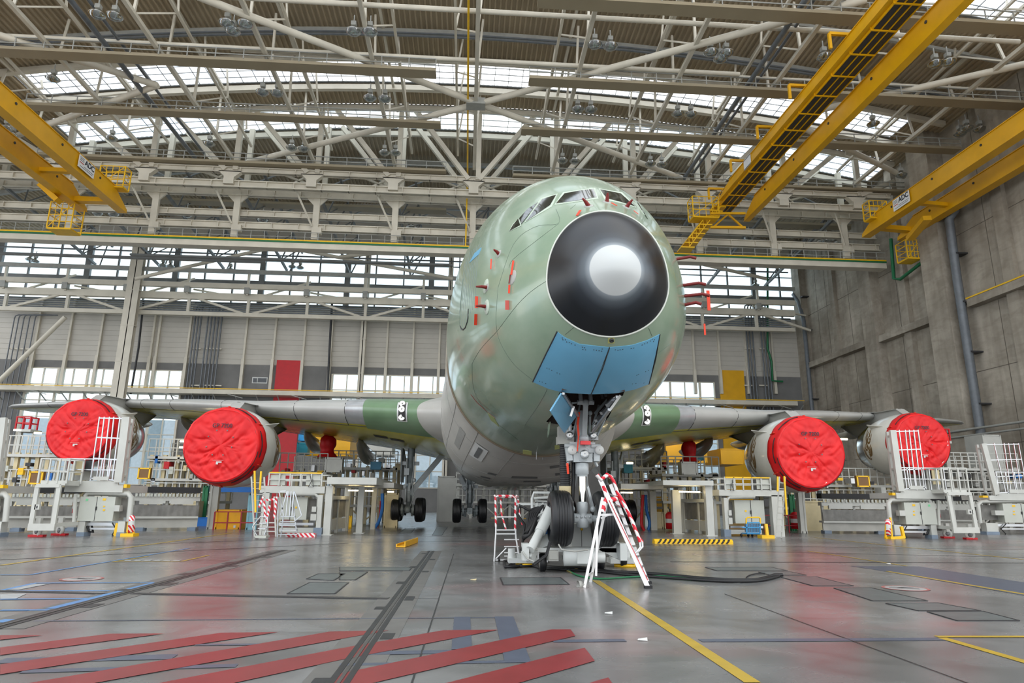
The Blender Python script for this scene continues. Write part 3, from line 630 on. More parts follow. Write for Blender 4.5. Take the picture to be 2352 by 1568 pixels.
# ================================================================ AIRLINER
TIP = (2.54, 10.75); AY = .011
ca_, sa_ = math.cos(AY), math.sin(AY)
def A(l, s, z): return Vector((TIP[0]+l*ca_+s*sa_, TIP[1]-l*sa_+s*ca_, z))
SK = np.array([0,.15,.4,.8,1.4,2.2,3.2,4.5,6,8,10,14.3,45,55,64,70])
WK = np.array([0,.41,.73,1.03,1.43,1.82,2.2,2.58,2.9,3.2,3.38,3.5,3.5,2.6,1.2,.3])
TK = np.array([5.52,5.93,6.33,6.83,7.3,7.9,8.68,9.55,10.25,10.98,11.4,11.58,11.58,11.5,10.9,10.3])
BK = np.array([5.52,5.2,4.92,4.62,4.2,3.86,3.58,3.38,3.28,3.24,3.22,3.2,3.2,5.2,8.0,9.6])
_X = np.sqrt(SK)
def kin(v, s):
    q = np.sqrt(max(s, 0)); m = np.gradient(v, _X); i = int(np.clip(np.searchsorted(_X, q)-1, 0, len(_X)-2)); h = _X[i+1]-_X[i]; t = (q-_X[i])/h
    return (2*t**3-3*t**2+1)*v[i]+(t**3-2*t**2+t)*h*m[i]+(-2*t**3+3*t**2)*v[i+1]+(t**3-t**2)*h*m[i+1]
def skin_l(s, a, off=0):
    W, T, B = kin(WK, s), kin(TK, s), kin(BK, s); zc = B+(T-B)*.43; c, q = math.cos(a), math.sin(a); n = 2/2.05 if q > 0 else 1.0
    return (W*math.copysign(abs(c)**n, c), s, zc+((T-zc) if q > 0 else (zc-B))*math.copysign(abs(q)**n, q))
def skin(s, a): return A(*skin_l(s, a))
def skn(s, a):
    e = 1e-3; p = skin(max(s, .02), a); d1 = skin(max(s, .02)+e, a)-p; d2 = skin(max(s, .02), a+e)-p; n = d2.cross(d1); n.normalize()
    c = A(0, s+1.5, kin(BK, s)*.55+kin(TK, s)*.45)
    return n if n.dot(p-c) > 0 else -n
# grid of the skin as the lens sees it, used to lay the outlines on the real surface
_G = []
for s in np.concatenate([np.linspace(0, 1, 40)**2*3.0, np.linspace(3.1, 34, 90)]):
    for a in np.linspace(0, 2*PI, 150, endpoint=False):
        p = skin(s, a)
        if skn(s, a).dot(Vector((0, 0, HE))-p) > 0: u = px(p); _G.append((u[0], u[1], s, a))
_G = np.array(_G)
def on(x, y):
    d = (_G[:,0]-x)**2+(_G[:,1]-y)**2; k = np.argsort(d)[:6]; k = k[np.argmin(_G[k,2])]; s, a = _G[k,2], _G[k,3]
    for _ in range(12):
        u = px(skin(s, a)); e = 1e-4; us = px(skin(s+e, a)); ua = px(skin(s, a+e))
        J = np.array([[us[0]-u[0], ua[0]-u[0]], [us[1]-u[1], ua[1]-u[1]]])/e
        try: dx = np.linalg.solve(J, [x-u[0], y-u[1]])
        except Exception: break
        s += float(np.clip(dx[0], -.25, .25)); a += float(np.clip(dx[1], -.15, .15)); s = min(max(s, .02), 36)
    return s, a
def onp(x, y, off=0.0):
    s, a = on(x, y); return skin(s, a)+skn(s, a)*off
def resamp(pts, n):
    P = np.array(pts, float); d = np.r_[0, np.cumsum(np.hypot(*np.diff(P, axis=0).T))]; t = np.linspace(0, d[-1], n)
    return np.stack([np.interp(t, d, P[:,0]), np.interp(t, d, P[:,1])], 1)
def patch(top, bot, nu=8, nv=4, off=.01, th=.0, mi=0, mb=None):
    mb = mb or MB(); a = resamp(top, nu); b = resamp(bot, nu); rows = []; r2 = []
    for j in range(nv):
        f = j/(nv-1); r = []; q = []
        for i in range(nu):
            x, y = a[i]*(1-f)+b[i]*f; s, t = on(x, y); p = skin(s, t); n = skn(s, t); r.append(p+n*off); q.append(p-n*.03)
        rows.append(r); r2.append(q)
    mb.grid(rows, mi)
    edge = rows[0]+[r[-1] for r in rows[1:]]+rows[-1][-2::-1]+[r[0] for r in rows[-2:0:-1]]
    edg2 = r2[0]+[r[-1] for r in r2[1:]]+r2[-1][-2::-1]+[r[0] for r in r2[-2:0:-1]]
    m = len(edge); mb.add(edge+edg2, [(i, (i+1) % m, m+(i+1) % m, m+i) for i in range(m)], mi)
    return mb
def seam(pts, n=14, r=.009, mb=None, off=.0):
    mb = mb or MB(); mb.path([onp(x, y, off) for x, y in resamp(pts, n)], r, 5); return mb
GREEN = mat('primer_green', (124, 147, 124), .22, var=.16, scale=1.1, rgb2=(148, 164, 142), stretch=(1,.5,1), spec=.6, detail=6, coat=.35)
GREEN2 = mat('primer_green_wing', (108, 136, 104), .3, var=.12, scale=1.0)
ZINC = mat('zinc_yellow', (186, 176, 42), .24, var=.14, scale=.6, spec=.7)
WINGG = mat('wing_grey', (168, 168, 164), .28, var=.08, scale=.7)
FAIR = mat('fairing_grey', (178, 176, 170), .3, var=.1, scale=.7)
DBLUE = mat('door_blue', (108, 172, 206), .3, var=.05, scale=1.5)
SEAM = mat('seam_grey', (94, 110, 96), .6)
GLASSD = mat('cockpit_glass', (26, 34, 30), .06, var=.3, spec=.9)
ORANGE = mat('orange_ribbon', (222, 60, 24), .6, var=.1); DRED = mat('dark_red_cover', (120, 26, 22), .6, var=.15)
TYRE = mat('tyre_rubber', (24, 25, 28), .42, var=.2, scale=5)
# radome colour: pale round cap with a soft rim fading into black
RD = bpy.data.materials.new('radome_colour'); RD.use_nodes = True; nt = RD.node_tree; b = nt.nodes['Principled BSDF']; b.inputs['Roughness'].default_value = .3
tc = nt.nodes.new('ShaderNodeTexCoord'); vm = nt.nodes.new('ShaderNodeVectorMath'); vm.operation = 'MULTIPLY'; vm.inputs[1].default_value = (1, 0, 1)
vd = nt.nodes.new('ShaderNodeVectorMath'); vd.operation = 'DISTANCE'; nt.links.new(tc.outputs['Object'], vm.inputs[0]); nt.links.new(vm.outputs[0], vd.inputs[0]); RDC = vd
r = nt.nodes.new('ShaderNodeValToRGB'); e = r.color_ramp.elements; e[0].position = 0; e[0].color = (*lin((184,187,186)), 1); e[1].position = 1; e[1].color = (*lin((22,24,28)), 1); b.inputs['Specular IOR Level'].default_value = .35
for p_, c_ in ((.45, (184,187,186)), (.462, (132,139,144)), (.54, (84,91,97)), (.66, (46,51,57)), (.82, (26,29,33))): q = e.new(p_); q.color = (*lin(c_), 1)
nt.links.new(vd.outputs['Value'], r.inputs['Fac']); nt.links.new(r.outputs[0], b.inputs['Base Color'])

air = thing('airliner', 'unpainted green double-deck airliner on jacks facing the viewer, black nose cone', 'airplane', A(0, 4.85, 0))
air_o = Vector(air['_o'])
SR = .95
AA = [2*PI*k/96 for k in range(96)]
def body(ss, cut=None):
    mb = MB(); rows = [[skin(s, a) for a in AA] for s in ss]; n = 96; vs = [v for r in rows for v in r]; fs = []
    for i in range(len(ss)-1):
        for j in range(n):
            if cut and cut((ss[i]+ss[i+1])/2, (AA[j]+PI/96)): continue
            fs.append((i*n+j, i*n+(j+1) % n, (i+1)*n+(j+1) % n, (i+1)*n+j))
    mb.add(vs, fs, 0, True); return mb
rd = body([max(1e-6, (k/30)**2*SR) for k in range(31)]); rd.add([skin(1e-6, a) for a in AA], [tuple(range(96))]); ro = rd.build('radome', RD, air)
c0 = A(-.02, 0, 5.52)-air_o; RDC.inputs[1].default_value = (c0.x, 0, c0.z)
mb = MB(); mb.path([skin(SR+.012, a)+skn(SR, a)*.004 for a in AA], .018, 6, closed=True); mb.build('radome_seal', mat('seal_white', (205,208,198), .5), air)
sb0 = on(1357, 905)[0]; sb1 = on(1355, 953)[0]; print('bay', sb0, sb1)
BW = .62
def cut(s, a):
    if not (sb0 < s < sb1+1.2): return False
    l, _, z = skin_l(s, a); return abs(l) < BW and math.sin(a) < 0
ss = sorted(list(SR+(15-SR)*(k/70)**1.25 for k in range(71))+[sb0, sb1+1.2]+list(np.linspace(16, 45, 12))+list(np.linspace(48, 70, 10)))
body(ss, cut).build('fuselage', GREEN, air)
# wheel bay: real cavity behind the blue doors
mb = MB(); z0 = kin(BK, 4.5)-.05
P = [(-BW-.03, sb0-.03), (BW+.03, sb0-.03), (BW+.03, sb1+1.25), (-BW-.03, sb1+1.25)]
for i in range(4):
    a_, c_ = P[i], P[(i+1) % 4]; za = min(kin(BK, a_[1])+.35, 9); zb_ = kin(BK, c_[1])+.35
    mb.add([A(*a_, kin(BK, a_[1])+.06), A(*c_, kin(BK, c_[1])+.06), A(*c_, 5.3), A(*a_, 5.3)], [(0,1,2,3)])
mb.add([A(*p, 5.3) for p in P], [(0,1,2,3)]); mb.build('wheel_bay', mat('bay_brown', (70, 52, 44), .6, var=.3, scale=5), air)
mb = MB()
for k in range(7): s = sb0+.15+k*.42; mb.bar(A(-BW, s, 4.0), A(-BW+.12, s, 5.1), .06); mb.bar(A(BW, s, 3.95), A(BW-.12, s, 5.1), .06); mb.bar(A(-BW, s, 4.9), A(BW, s, 4.9), .05)
for k in range(5): mb.tube(A(-.45+.22*k, sb0, 4.6), A(-.45+.22*k, sb1+1, 4.5), .025, 6)
mb.build('bay_fitting', ALU, air)
# blue forward gear doors
tl = [(1280,761),(1297,774),(1331,789.5),(1399,797)]; tr_ = [(1400.5,797),(1451,792),(1489,780),(1514.7,767)]
bl_ = [(1224,876),(1263,893),(1301,901),(1357,904)]; br_ = [(1358.5,904),(1414,902),(1459,893),(1490,881)]
mdl = [(1399,797),(1383,840),(1357,904)]
dl = patch(tl, bl_, 12, 9, .012).build('forward_gear_door', DBLUE, air); dr = patch(tr_, br_, 12, 9, .012).build('forward_gear_door', DBLUE, air)
mb = MB()
for pts in ([(1280,761),(1253,815),(1224,876)], [(1514.7,767),(1505,825),(1490,881)], [(1399.7,797),(1384,845),(1357.7,904)]): seam(pts, 10, .014, mb, .01)
mb.buildn('door_gap', DARK, air)
for par, pts in ((dl, [(1292,775),(1293.5,779),(1299,779),(1302,784),(1308,785),(1313,788),(1321,791),(1338,796),(1343,797),(1339,801),(1345,802),(1364,802),(1370,803),(1376,804),(1382,805),(1383,800),(1257,844),(1262,846),(1268,849),(1280,855),(1286,857),(1240,874),(1246,876),(1254,879)]),
                 (dr, [(1413,802),(1419,803),(1424,802),(1430,801),(1449,799),(1455,798),(1474,791),(1480,788),(1486,786),(1493,782),(1497,778),(1500,783),(1502,779),(1466,858),(1462,860),(1482,852),(1489,849),(1452,880),(1460,879),(1478,878)])):
    mb = MB()
    for x, y in pts: p = onp(x, y, .014); n = skn(*on(x, y)); mb.lathe([(0,.011),(.004,.009),(.005,.0001)], p, n, 6)
    o = mb.build('rivet', DARK, par); o['kind'] = 'stuff'
# aft gear doors hanging open
def panel(pts, th, m, name, parent, d):
    return MB().poly(pts, th, d).build(name, m, parent)
p1 = A(-BW, sb0+.05, kin(BK, sb0)+.12); p2 = A(-BW+.02, sb1+.15, kin(BK, sb1)+.02)
q1 = at(1265, 944.5, p1.y+.1); q2 = at(1297, 994, p2.y-.2)
p1 = at(1291, 903, p1.y); p2 = at(1325, 954.5, p2.y)
o = panel([p1, p2, q2, q1], .035, DBLUE, 'aft_gear_door', air, (p2-p1).cross(q1-p1)); 
mb = MB(); mb.bar(p1+Vector((.03,0,0)), p2+Vector((.03,0,0)), .05); mb.bar(p1.lerp(p2,.6)+Vector((.05,0,.02)), p1.lerp(p2,.6)+Vector((-.02,0,-.2)), .05)
mb.build('hinge', ALU, o)
p1 = at(1423, 906, 10.75+sb0+.1); p2 = at(1387, 956, 10.75+sb1+.2); q1 = at(1400, 945, 10.75+sb0+.4); q2 = at(1359, 993, 10.75+sb1)
q1 = at(1398, 941, p1.y-.15); q2 = at(1361, 992, p2.y-.5)
o = panel([p1, p2, q2, q1], .05, FAIR, 'aft_gear_door', air, (q1-p1).cross(p2-p1)); mb = MB()
for f_ in (.15, .5, .85): a_ = p1.lerp(p2, f_); mb.bar(a_+Vector((-.06,0,0)), a_.lerp(q1.lerp(q2,f_),.5)+Vector((-.1,0,0)), .07)
mb.path([q1+Vector((0,-.05,0)), q1.lerp(q2,.5)+Vector((-.03,-.05,-.03)), q2+Vector((0,-.05,0))], .035, 6)
mb.bar(p1+Vector((-.05,0,-.05)), p2+Vector((-.05,0,-.05)), .06); mb.build('door_rib', ALU, o)
# cockpit windows with pale frames
FRM = mat('window_frame_pale', (182, 194, 178), .4)
wins = [([(1297,445),(1330,439),(1363,434.7)], [(1277.7,467.8),(1325,461.5),(1370.6,453.5)]),
        ([(1378.5,436),(1400,440),(1425,445)], [(1393,456),(1428,465),(1458,474.6)]),
        ([(1246,458),(1277.6,448)], [(1209,508.5),(1264,471.6)]),
        ([(1213,480),(1236,465.6)], [(1193,502),(1198,515)]),
        ([(1180,516),(1191,503)], [(1171,530.6),(1195.5,517.5)]),
        ([(1459,461),(1467,469.5)], [(1471,480),(1487,503)])]
def grow(pts_t, pts_b, k):
    allp = np.array(pts_t+pts_b, float); c = allp.mean(0)
    g = lambda P, sy: [tuple(np.array(p)+k*np.sign(np.array(p)-c)*np.array([1.15,.9])) for p in P]
    return g(pts_t, -1), g(pts_b, 1)
for i, (t_, b__) in enumerate(wins):
    gt, gb = grow(t_, b__, 3.4 if i < 3 else 1.6)
    o = patch(gt, gb, 9, 5, .008).build('window_frame', FRM, air); patch(t_, b__, 9, 5, .014).build('cockpit_window', GLASSD, o)
# skin seams
mb = MB()
for pts in ([(1277,480),(1284,513),(1231,520),(1180,560),(1144,660)], [(1284,513),(1238,548),(1180,594),(1169,615)], [(1264,640),(1225,665),(1188,700),(1142,760)], [(1144,660),(1141,760),(1175,830),(1224,873)],
            [(1142,760),(1105,800),(1084,835)], [(1322,748),(1298,768)], [(1490,753),(1498,772)], [(1257,893),(1240,925),(1203,980)], [(1310,480),(1322,470)], [(1500,820),(1540,790)], [(1084,835),(1090,900),(1130,960),(1190,1010)]):
    seam(sm(pts, 5), 26, .005, mb)
mb.build('skin_seam', SEAM, air)
mb = MB()
for i in range(9): seam([(1103-i*4, 560+i*3),(1096-i*4.4, 610+i*6),(1092-i*4.6, 660+i*8),(1094-i*4.4, 695+i*8)], 9, .006, mb)
o = mb.build('deck_seam', mat('seam_blue_grey', (110,122,124), .5), air)
mb = MB(); seam([(1076,709),(1075,735),(1069,752),(1062,759),(1057,748)], 10, .02, mb); mb.build('door_outline', DARK, air)
mb = MB(); seam([(1064,640),(1060,680),(1057,715),(1056,745)], 9, .008, mb); mb.build('door_outline', SEAM, air)
patch([(1090,582),(1106,568)], [(1078,604),(1100,584)], 6, 4, .008).build('blue_patch', DBLUE, air)
# yellow primer plates, nose sensor
patch([(1397,772.5),(1411,773)], [(1396,788),(1411,788)], 4, 4, .006).build('sensor_plate', mat('pale_yellow', (196,196,120), .5), air)
mb = MB(); p = onp(1404.5, 780.5, .006); n = skn(*on(1404.5, 780.5)); mb.lathe([(0,.045),(.03,.042),(.035,.03),(.02,.028),(.015,.001)], p, n, 14); mb.build('sensor', DARK, air)
for q in ([(1201,1033),(1221,1036)], [(1274,1023),(1292,1020)]):
    (a0, b0), (a1, b1) = q; patch([(a0, b0),(a1, b1)], [(a0, b0+9),(a1, b1+9)], 4, 4, .006).build('yellow_tape', mat('tape_yellow', (206,212,128), .5), air)
patch([(1120,948),(1136,960)], [(1128,965),(1147,980)], 4, 4, .006).build('primer_window', mat('primer_olive', (150,160,96), .4), air)
# probes with red covers and ribbons
def probe(x, y, dx, dy, dz, lb=None):
    p = onp(x, y, 0); q = p+Vector((dx, dy, dz)); o = MB().path([p, p.lerp(q,.5)+Vector((0,0,.01)), q], .03, 6, rr=[.045,.035,.018]).build('probe_cover', DRED, air); n = skn(*on(x, y))
    MB().lathe([(0,.1),(.012,.09),(.014,.001)], p, n, 12).build('probe_base', GREYP, o)
def tag(x0, y0, x1, y1, w_=.035, m=ORANGE):
    a_ = onp(x0, y0, .04); c_ = onp(x1, y1, .04); MB().bar(a_, c_, w_, .01).build('warning_ribbon', m, air)
probe(1352, 473, -.14, -.12, .1); probe(1394, 464, .0, -.1, .16); probe(1439, 476, .1, -.12, .12)
tag(1327,499,1334,487,.05); tag(1404,470,1414,476,.05); tag(1454,488,1463,495,.03)
probe(1146, 583, -.12, -.1, .06); tag(1132,596,1131,619,.03); probe(1119, 660, -.25, -.1, -.02); probe(1116, 704, -.22, -.12, -.03); tag(1098.5,681,1098,707,.07); tag(1097,721,1096,746,.07); tag(1183,600,1178,632,.04); tag(1176,632,1173,652,.025, DRED); tag(1174,655,1173,674,.04); tag(1169,690,1169,711,.08, mat('faded_red', (205,90,80), .6))
mb = MB(); p = onp(1177, 637, 0); mb.lathe([(0,.16),(.015,.14),(.018,.001)], p, skn(*on(1177, 637)), 16); mb.build('sensor_plate', GREYP, air)
tag(1084,904,1098,922,.04,DRED); tag(1098,922,1118,940,.04,DRED); tag(1118,940,1141,958,.03,DRED)
for x_, y_ in ((1116,657),(1118,705)):
    p = onp(x_, y_, 0); MB().lathe([(0,.17),(.008,.165),(.01,.001)], p, skn(*on(x_, y_)), 16).build('sensor_plate', FRM, air)
for (x_, y_, l_) in ((1570,600,.4),(1574,655,.45),(1577,680,.5),(1578,700,.3)):
    p = Vector(onp(x_-5, y_, 0)); MB().path([p, p+Vector((l_*.7,-.1,.03)), p+Vector((l_,-.15,-.02))], .035, 6).build('probe_cover', DRED, air)
p = onp(1572, 655, 0)+Vector((.5, -.1, -.1)); MB().bar(p, p+Vector((0,0,-.45)), .07, .015).build('warning_ribbon', ORANGE, air); MB().bar(p+Vector((-.12,0,-.75)), p+Vector((-.12,0,-1.0)), .04, .01).build('warning_ribbon', ORANGE, air)
# little blade antennas under the nose
for x_, y_, h in ((1232,1038,.25),(1246,1047,.12)):
    p = onp(x_, y_, 0); MB().poly([p, p+Vector((0,.18,0)), p+Vector((0,.14,-h)), p+Vector((0,.04,-h))], .015, (1,0,0)).build('blade_antenna', ALU, air)
p = onp(1263, 968, 0); MB().poly([p, p+Vector((0,.35,.0)), p+Vector((-.03,.3,-.35)), p+Vector((-.03,.12,-.3))], .02, (1,0,0)).build('blade_antenna', GREEN, air)
# ---- belly fairing
def fair(s, a):
    u = (s-14.1)/1.0; k = min(1, max(0, (s-14.1)/6.5)); k = k*k*(3-2*k); e = max(0, (s-33)/9); k2 = 1-e**2
    W = 3.515+.5*k*k2; Bz = 3.185-.8*k*k2; T = 6.8-1.0*k; c, q = math.cos(a), math.sin(a)
    n = 2/(2.0+.9*k*k2)
    z = T+(T-Bz)*math.copysign(abs(q)**n, q) if q < 0 else T+2.2*q
    return A(W*math.copysign(abs(c)**n, c) if q < 0 else W*c, s, z)
mb = MB(); ang = np.linspace(PI*.92, PI*2.08, 70)
mb.grid([[fair(s, a) for a in ang] for s in list(np.linspace(14.1, 22, 24))+list(np.linspace(23, 42, 14))]); mb.build('belly_fairing', FAIR, air)
def fairp(s, a, off=.012): p = fair(s, a); n = (fair(s, a+.01)-p).cross(fair(s+.01, a)-p); n.normalize(); c = A(0, s, 5.2); n = n if n.dot(p-c) > 0 else -n; return p+n*off
def fpatch(s0, s1, a0, a1, m, name, off=.012):
    mb = MB(); mb.grid([[fairp(s0+(s1-s0)*i/5, a0+(a1-a0)*j/5, off) for j in range(6)] for i in range(6)]); return mb.build(name, m, air)
DG = mat('vent_grey', (104,106,106), .5); 
for s0, s1, a0, a1 in ((17.2,17.6,4.95,5.05),(18.5,18.9,4.6,4.75),(18.5,18.8,4.35,4.45),(19.6,20,4.3,4.42),(19.6,20,4.7,4.78),(20.6,20.9,4.25,4.33),(20.6,20.9,4.55,4.6),(18,18.4,4.9,5.1),(21.5,21.8,4.35,4.42),(16.6,17,4.85,4.95),(19,19.3,5.1,5.2),(21,21.4,4.9,5.0)): fpatch(s0, s1, a0, a1, DG, 'vent')
o = fpatch(15.8, 17.4, 4.02, 4.2, WHITE, 'air_scoop', .03); fpatch(16.0, 17.2, 4.08, 4.14, DG, 'vent', .05); fpatch(16.0,17.9,3.75,3.86, mat('fairing_dark', (150,150,146), .4), 'access_panel')
mb = MB()
for s in (16.2, 18.8, 21.8): mb.path([fairp(s, a, .0) for a in np.linspace(PI*1.02, PI*1.98, 40)], .012, 4)
for a in (3.6, 4.0, 4.45, 4.98, 5.4): mb.path([fairp(s, a, .0) for s in np.linspace(14.3, 24, 16)], .012, 4)
mb.build('fairing_seam', mat('seam_pale', (140,140,136), .6), air)
mb = MB(); mb.path([fair(14.12, a) for a in ang], .05, 6); mb.build('fairing_edge_seal', mat('seal_brown', (120,104,84), .35), air)
# ---- wings
LK = [3.0, 8.0, 14.8, 20, 25.7, 33, 38.6, 39.8]
LE = [19.0, 22.5, 27.0, 30.6, 34.4, 39.4, 43.2, 44.6]
LC = [18.0, 14.8, 10.8, 8.9, 7.4, 5.6, 4.2, 2.6]
LZ = [5.35, 5.95, 6.55, 7.15, 7.65, 8.15, 8.45, 8.5]
LT = [.135, .125, .112, .108, .105, .10, .095, .08]
LI = [.075, .06, .05, .04, .035, .025, .02, .02]
def lk(v, l): return float(np.interp(l, LK, v))
def foil(u): return 5*(.2969*math.sqrt(u)-.126*u-.3516*u*u+.2843*u**3-.1036*u**4)
US = [.5*(1-math.cos(PI*k/22)) for k in range(23)]
LOOP = [(u, -1) for u in US[::-1]]+[(u, 1) for u in US[1:]]
def wp(sg, l, u, w_, off=0):
    c = lk(LC, l); t = lk(LT, l); yt = foil(u)*t*c; cam_ = .02*c*math.sin(PI*u)
    if w_ > 0: yt *= .95
    else: yt *= 1.05
    z = lk(LZ, l)+cam_+w_*(yt+off)-u*c*lk(LI, l)
    return A(sg*l, lk(LE, l)+u*c, z)
ls = [3.0, 3.6, 4.4, 5.2, 6, 7, 8, 8.01, 9, 9.01, 10, 11.5, 13, 14.8, 16.5, 18.2, 20, 22, 24, 25.7, 28, 30.5, 33, 35.5, 37.6, 38.8, 39.4, 39.8]
def wing(sg):
    mb = MB(); rows = [[wp(sg, l, u, w_) for u, w_ in LOOP] for l in ls]; n = len(LOOP); base = len(mb.v); vs = [v for r in rows for v in r]; groups = {}
    for i in range(len(ls)-1):
        lm = (ls[i]+ls[i+1])/2
        for j in range(n-1):
            u = (LOOP[j][0]+LOOP[j+1][0])/2; lo = LOOP[j][1] < 0 and u > .001
            lead = (u < (.1 if lo else .2)) if lm > 8 else (u < (.12 if lo else .3))
            if lead: mi = 1 if lm < 8 else (2 if lm < 9 else 0)
            elif lo and u < .8: mi = 3
            else: mi = 0
            groups.setdefault(mi, []).append((i*n+j, i*n+j+1, (i+1)*n+j+1, (i+1)*n+j))
    for mi, fs in groups.items(): mb.f += fs; mb.m += [mi]*len(fs); mb.sm += [True]*len(fs)
    mb.v = [tuple(v) for v in vs]; k = (len(ls)-1)*n; mb.f.append(tuple(range(k, k+n-1))); mb.m.append(0); mb.sm.append(False)
    o = mb.build('wing', [WINGG, GREEN2, mat('slat_silver', (176,178,180), .25, .3), ZINC], air)
    g = MB()
    for l in (9.02, 12.1, 17.2, 21.4, 24.0, 29.5, 34): g.path([wp(sg, l, u, w_, .004) for u, w_ in ((.1,-1),(.06,-1),(.03,-1),(.005,-1),(0,1),(.01,1),(.05,1),(.12,1))], .018, 4)
    for l0, l1 in zip(ls[6:], ls[7:]): g.tube(wp(sg, l0, .1, -1), wp(sg, l1, .1, -1), .02, 4)
    g.build('slat_gap', DARK, o)
    # root fillet
    f = MB(); rows = []; NN = 22
    for j in range(NN+1):
        q = -1+2*j/NN; u = .16*q*q if q < 0 else .10*q*q; le = 3.4+1.75*math.sqrt(max(0, 1-(q*.98)**2)); row = []
        for i in range(9):
            l = 3.4+(le-3.4)*i/8; b_ = .16*math.sqrt(max(0, 1-(i/8)**2))+.012; p = wp(sg, l, u, -1 if q < 0 else 1, b_*(abs(q)**.6)); row.append(p+Vector((0, -b_*1.6*(1-abs(q)), 0)))
        rows.append(row)
    f.grid(rows); f.build('root_fillet', FAIR, o)
    # landing lights in the green root slat
    L = 5.9; a_ = wp(sg, L, .012, 1, .03); f = MB(); p0 = wp(sg, L-.22, .03, 1, .02); p1 = wp(sg, L+.22, .03, 1, .02); p2 = wp(sg, L+.22, .03, -1, .02); p3 = wp(sg, L-.22, .03, -1, .02)
    c_ = wp(sg, L, .0, 1); 
    fr = Vector((0, -.12, 0)); f.grid([[wp(sg, L+dl_, u, w_, .02)+Vector((0,-.02,0)) for dl_ in (-.26,0,.26)] for u, w_ in ((.022,1),(.006,1),(.0,1),(.006,-1),(.025,-1))]); lo_ = f.build('light_housing', WHITE, o)
    f = MB(); f.grid([[wp(sg, L+dl_, u, w_, .035)+Vector((0,-.035,0)) for dl_ in (-.18,0,.18)] for u, w_ in ((.017,1),(.005,1),(.0,1),(.005,-1),(.02,-1))]); f.build('light_recess', DARK, lo_)
    for u, w_ in ((.010,1),(.0,1),(.010,-1)):
        p = wp(sg, L, u, w_, .03)+Vector((0,-.06,0)); f = MB(); f.lathe([(0,.15),(.05,.16),(.06,.13),(.03,.02)], p, (0,-1,0), 14); f.build('lamp', CHR, lo_)
    # underside hatches
    for lc, uu in ((6.6,.24),(7.5,.22)):
        f = MB(); f.grid([[wp(sg, lc-.4, uu, -1, .015), wp(sg, lc+.4, uu, -1, .015)], [wp(sg, lc-.4, uu+.06, -1, .015), wp(sg, lc+.4, uu+.06, -1, .015)]]); f.build('hatch', DARK, o)
    # flap track fairings
    for l, ln in ((9.6,9.0),(13.2,7.4),(17.6,6.4),(23,5.6),(28.5,5.0),(33.5,4.2)):
        u0 = .55; c = lk(LC, l); p = wp(sg, l, u0, -1); f = MB(); rows = []
        for k in range(15):
            t_ = k/14; r_ = math.sin(PI*min(1, t_**.75))**.6*(.052*ln+.12); zz = -.75*math.sin(PI*t_**.8)*(.085*ln)-(t_*ln*.05)
            rows.append([p+Vector((r_*.62*math.cos(a), t_*ln, zz+r_*math.sin(a))) for a in np.linspace(0, 2*PI, 16, endpoint=False)])
        f.grid(rows, wrap=True); f.build('flap_track_fairing', mat('fairing_gloss', (150,146,132), .14, spec=.8), o)
    return o
wl = wing(-1); wr = wing(1)
# ---- tail
mb = MB(); F_ = [(52,11.3,7.6,.16),(56,14.5,6.8,.14),(63,20.5,5.0,.12),(66.6,24.0,4.0,.1)]; rows = []
for s, z, c, t in F_: rows.append([A(w_*foil(u)*t*c, s+u*c*1.6, z) for u, w_ in LOOP])
mb.grid(rows); mb.build('tail_fin', GREEN, air)
for sg in (-1, 1):
    mb = MB(); rows = []
    for l, s, z, c in ((1,59,9.9,8),(8,64,10.6,5),(15,68.5,11.2,2.8)): rows.append([A(sg*l, s+u*c, z+w_*foil(u)*.1*c) for u, w_ in LOOP])
    mb.grid(rows); mb.build('tailplane', WINGG, air)
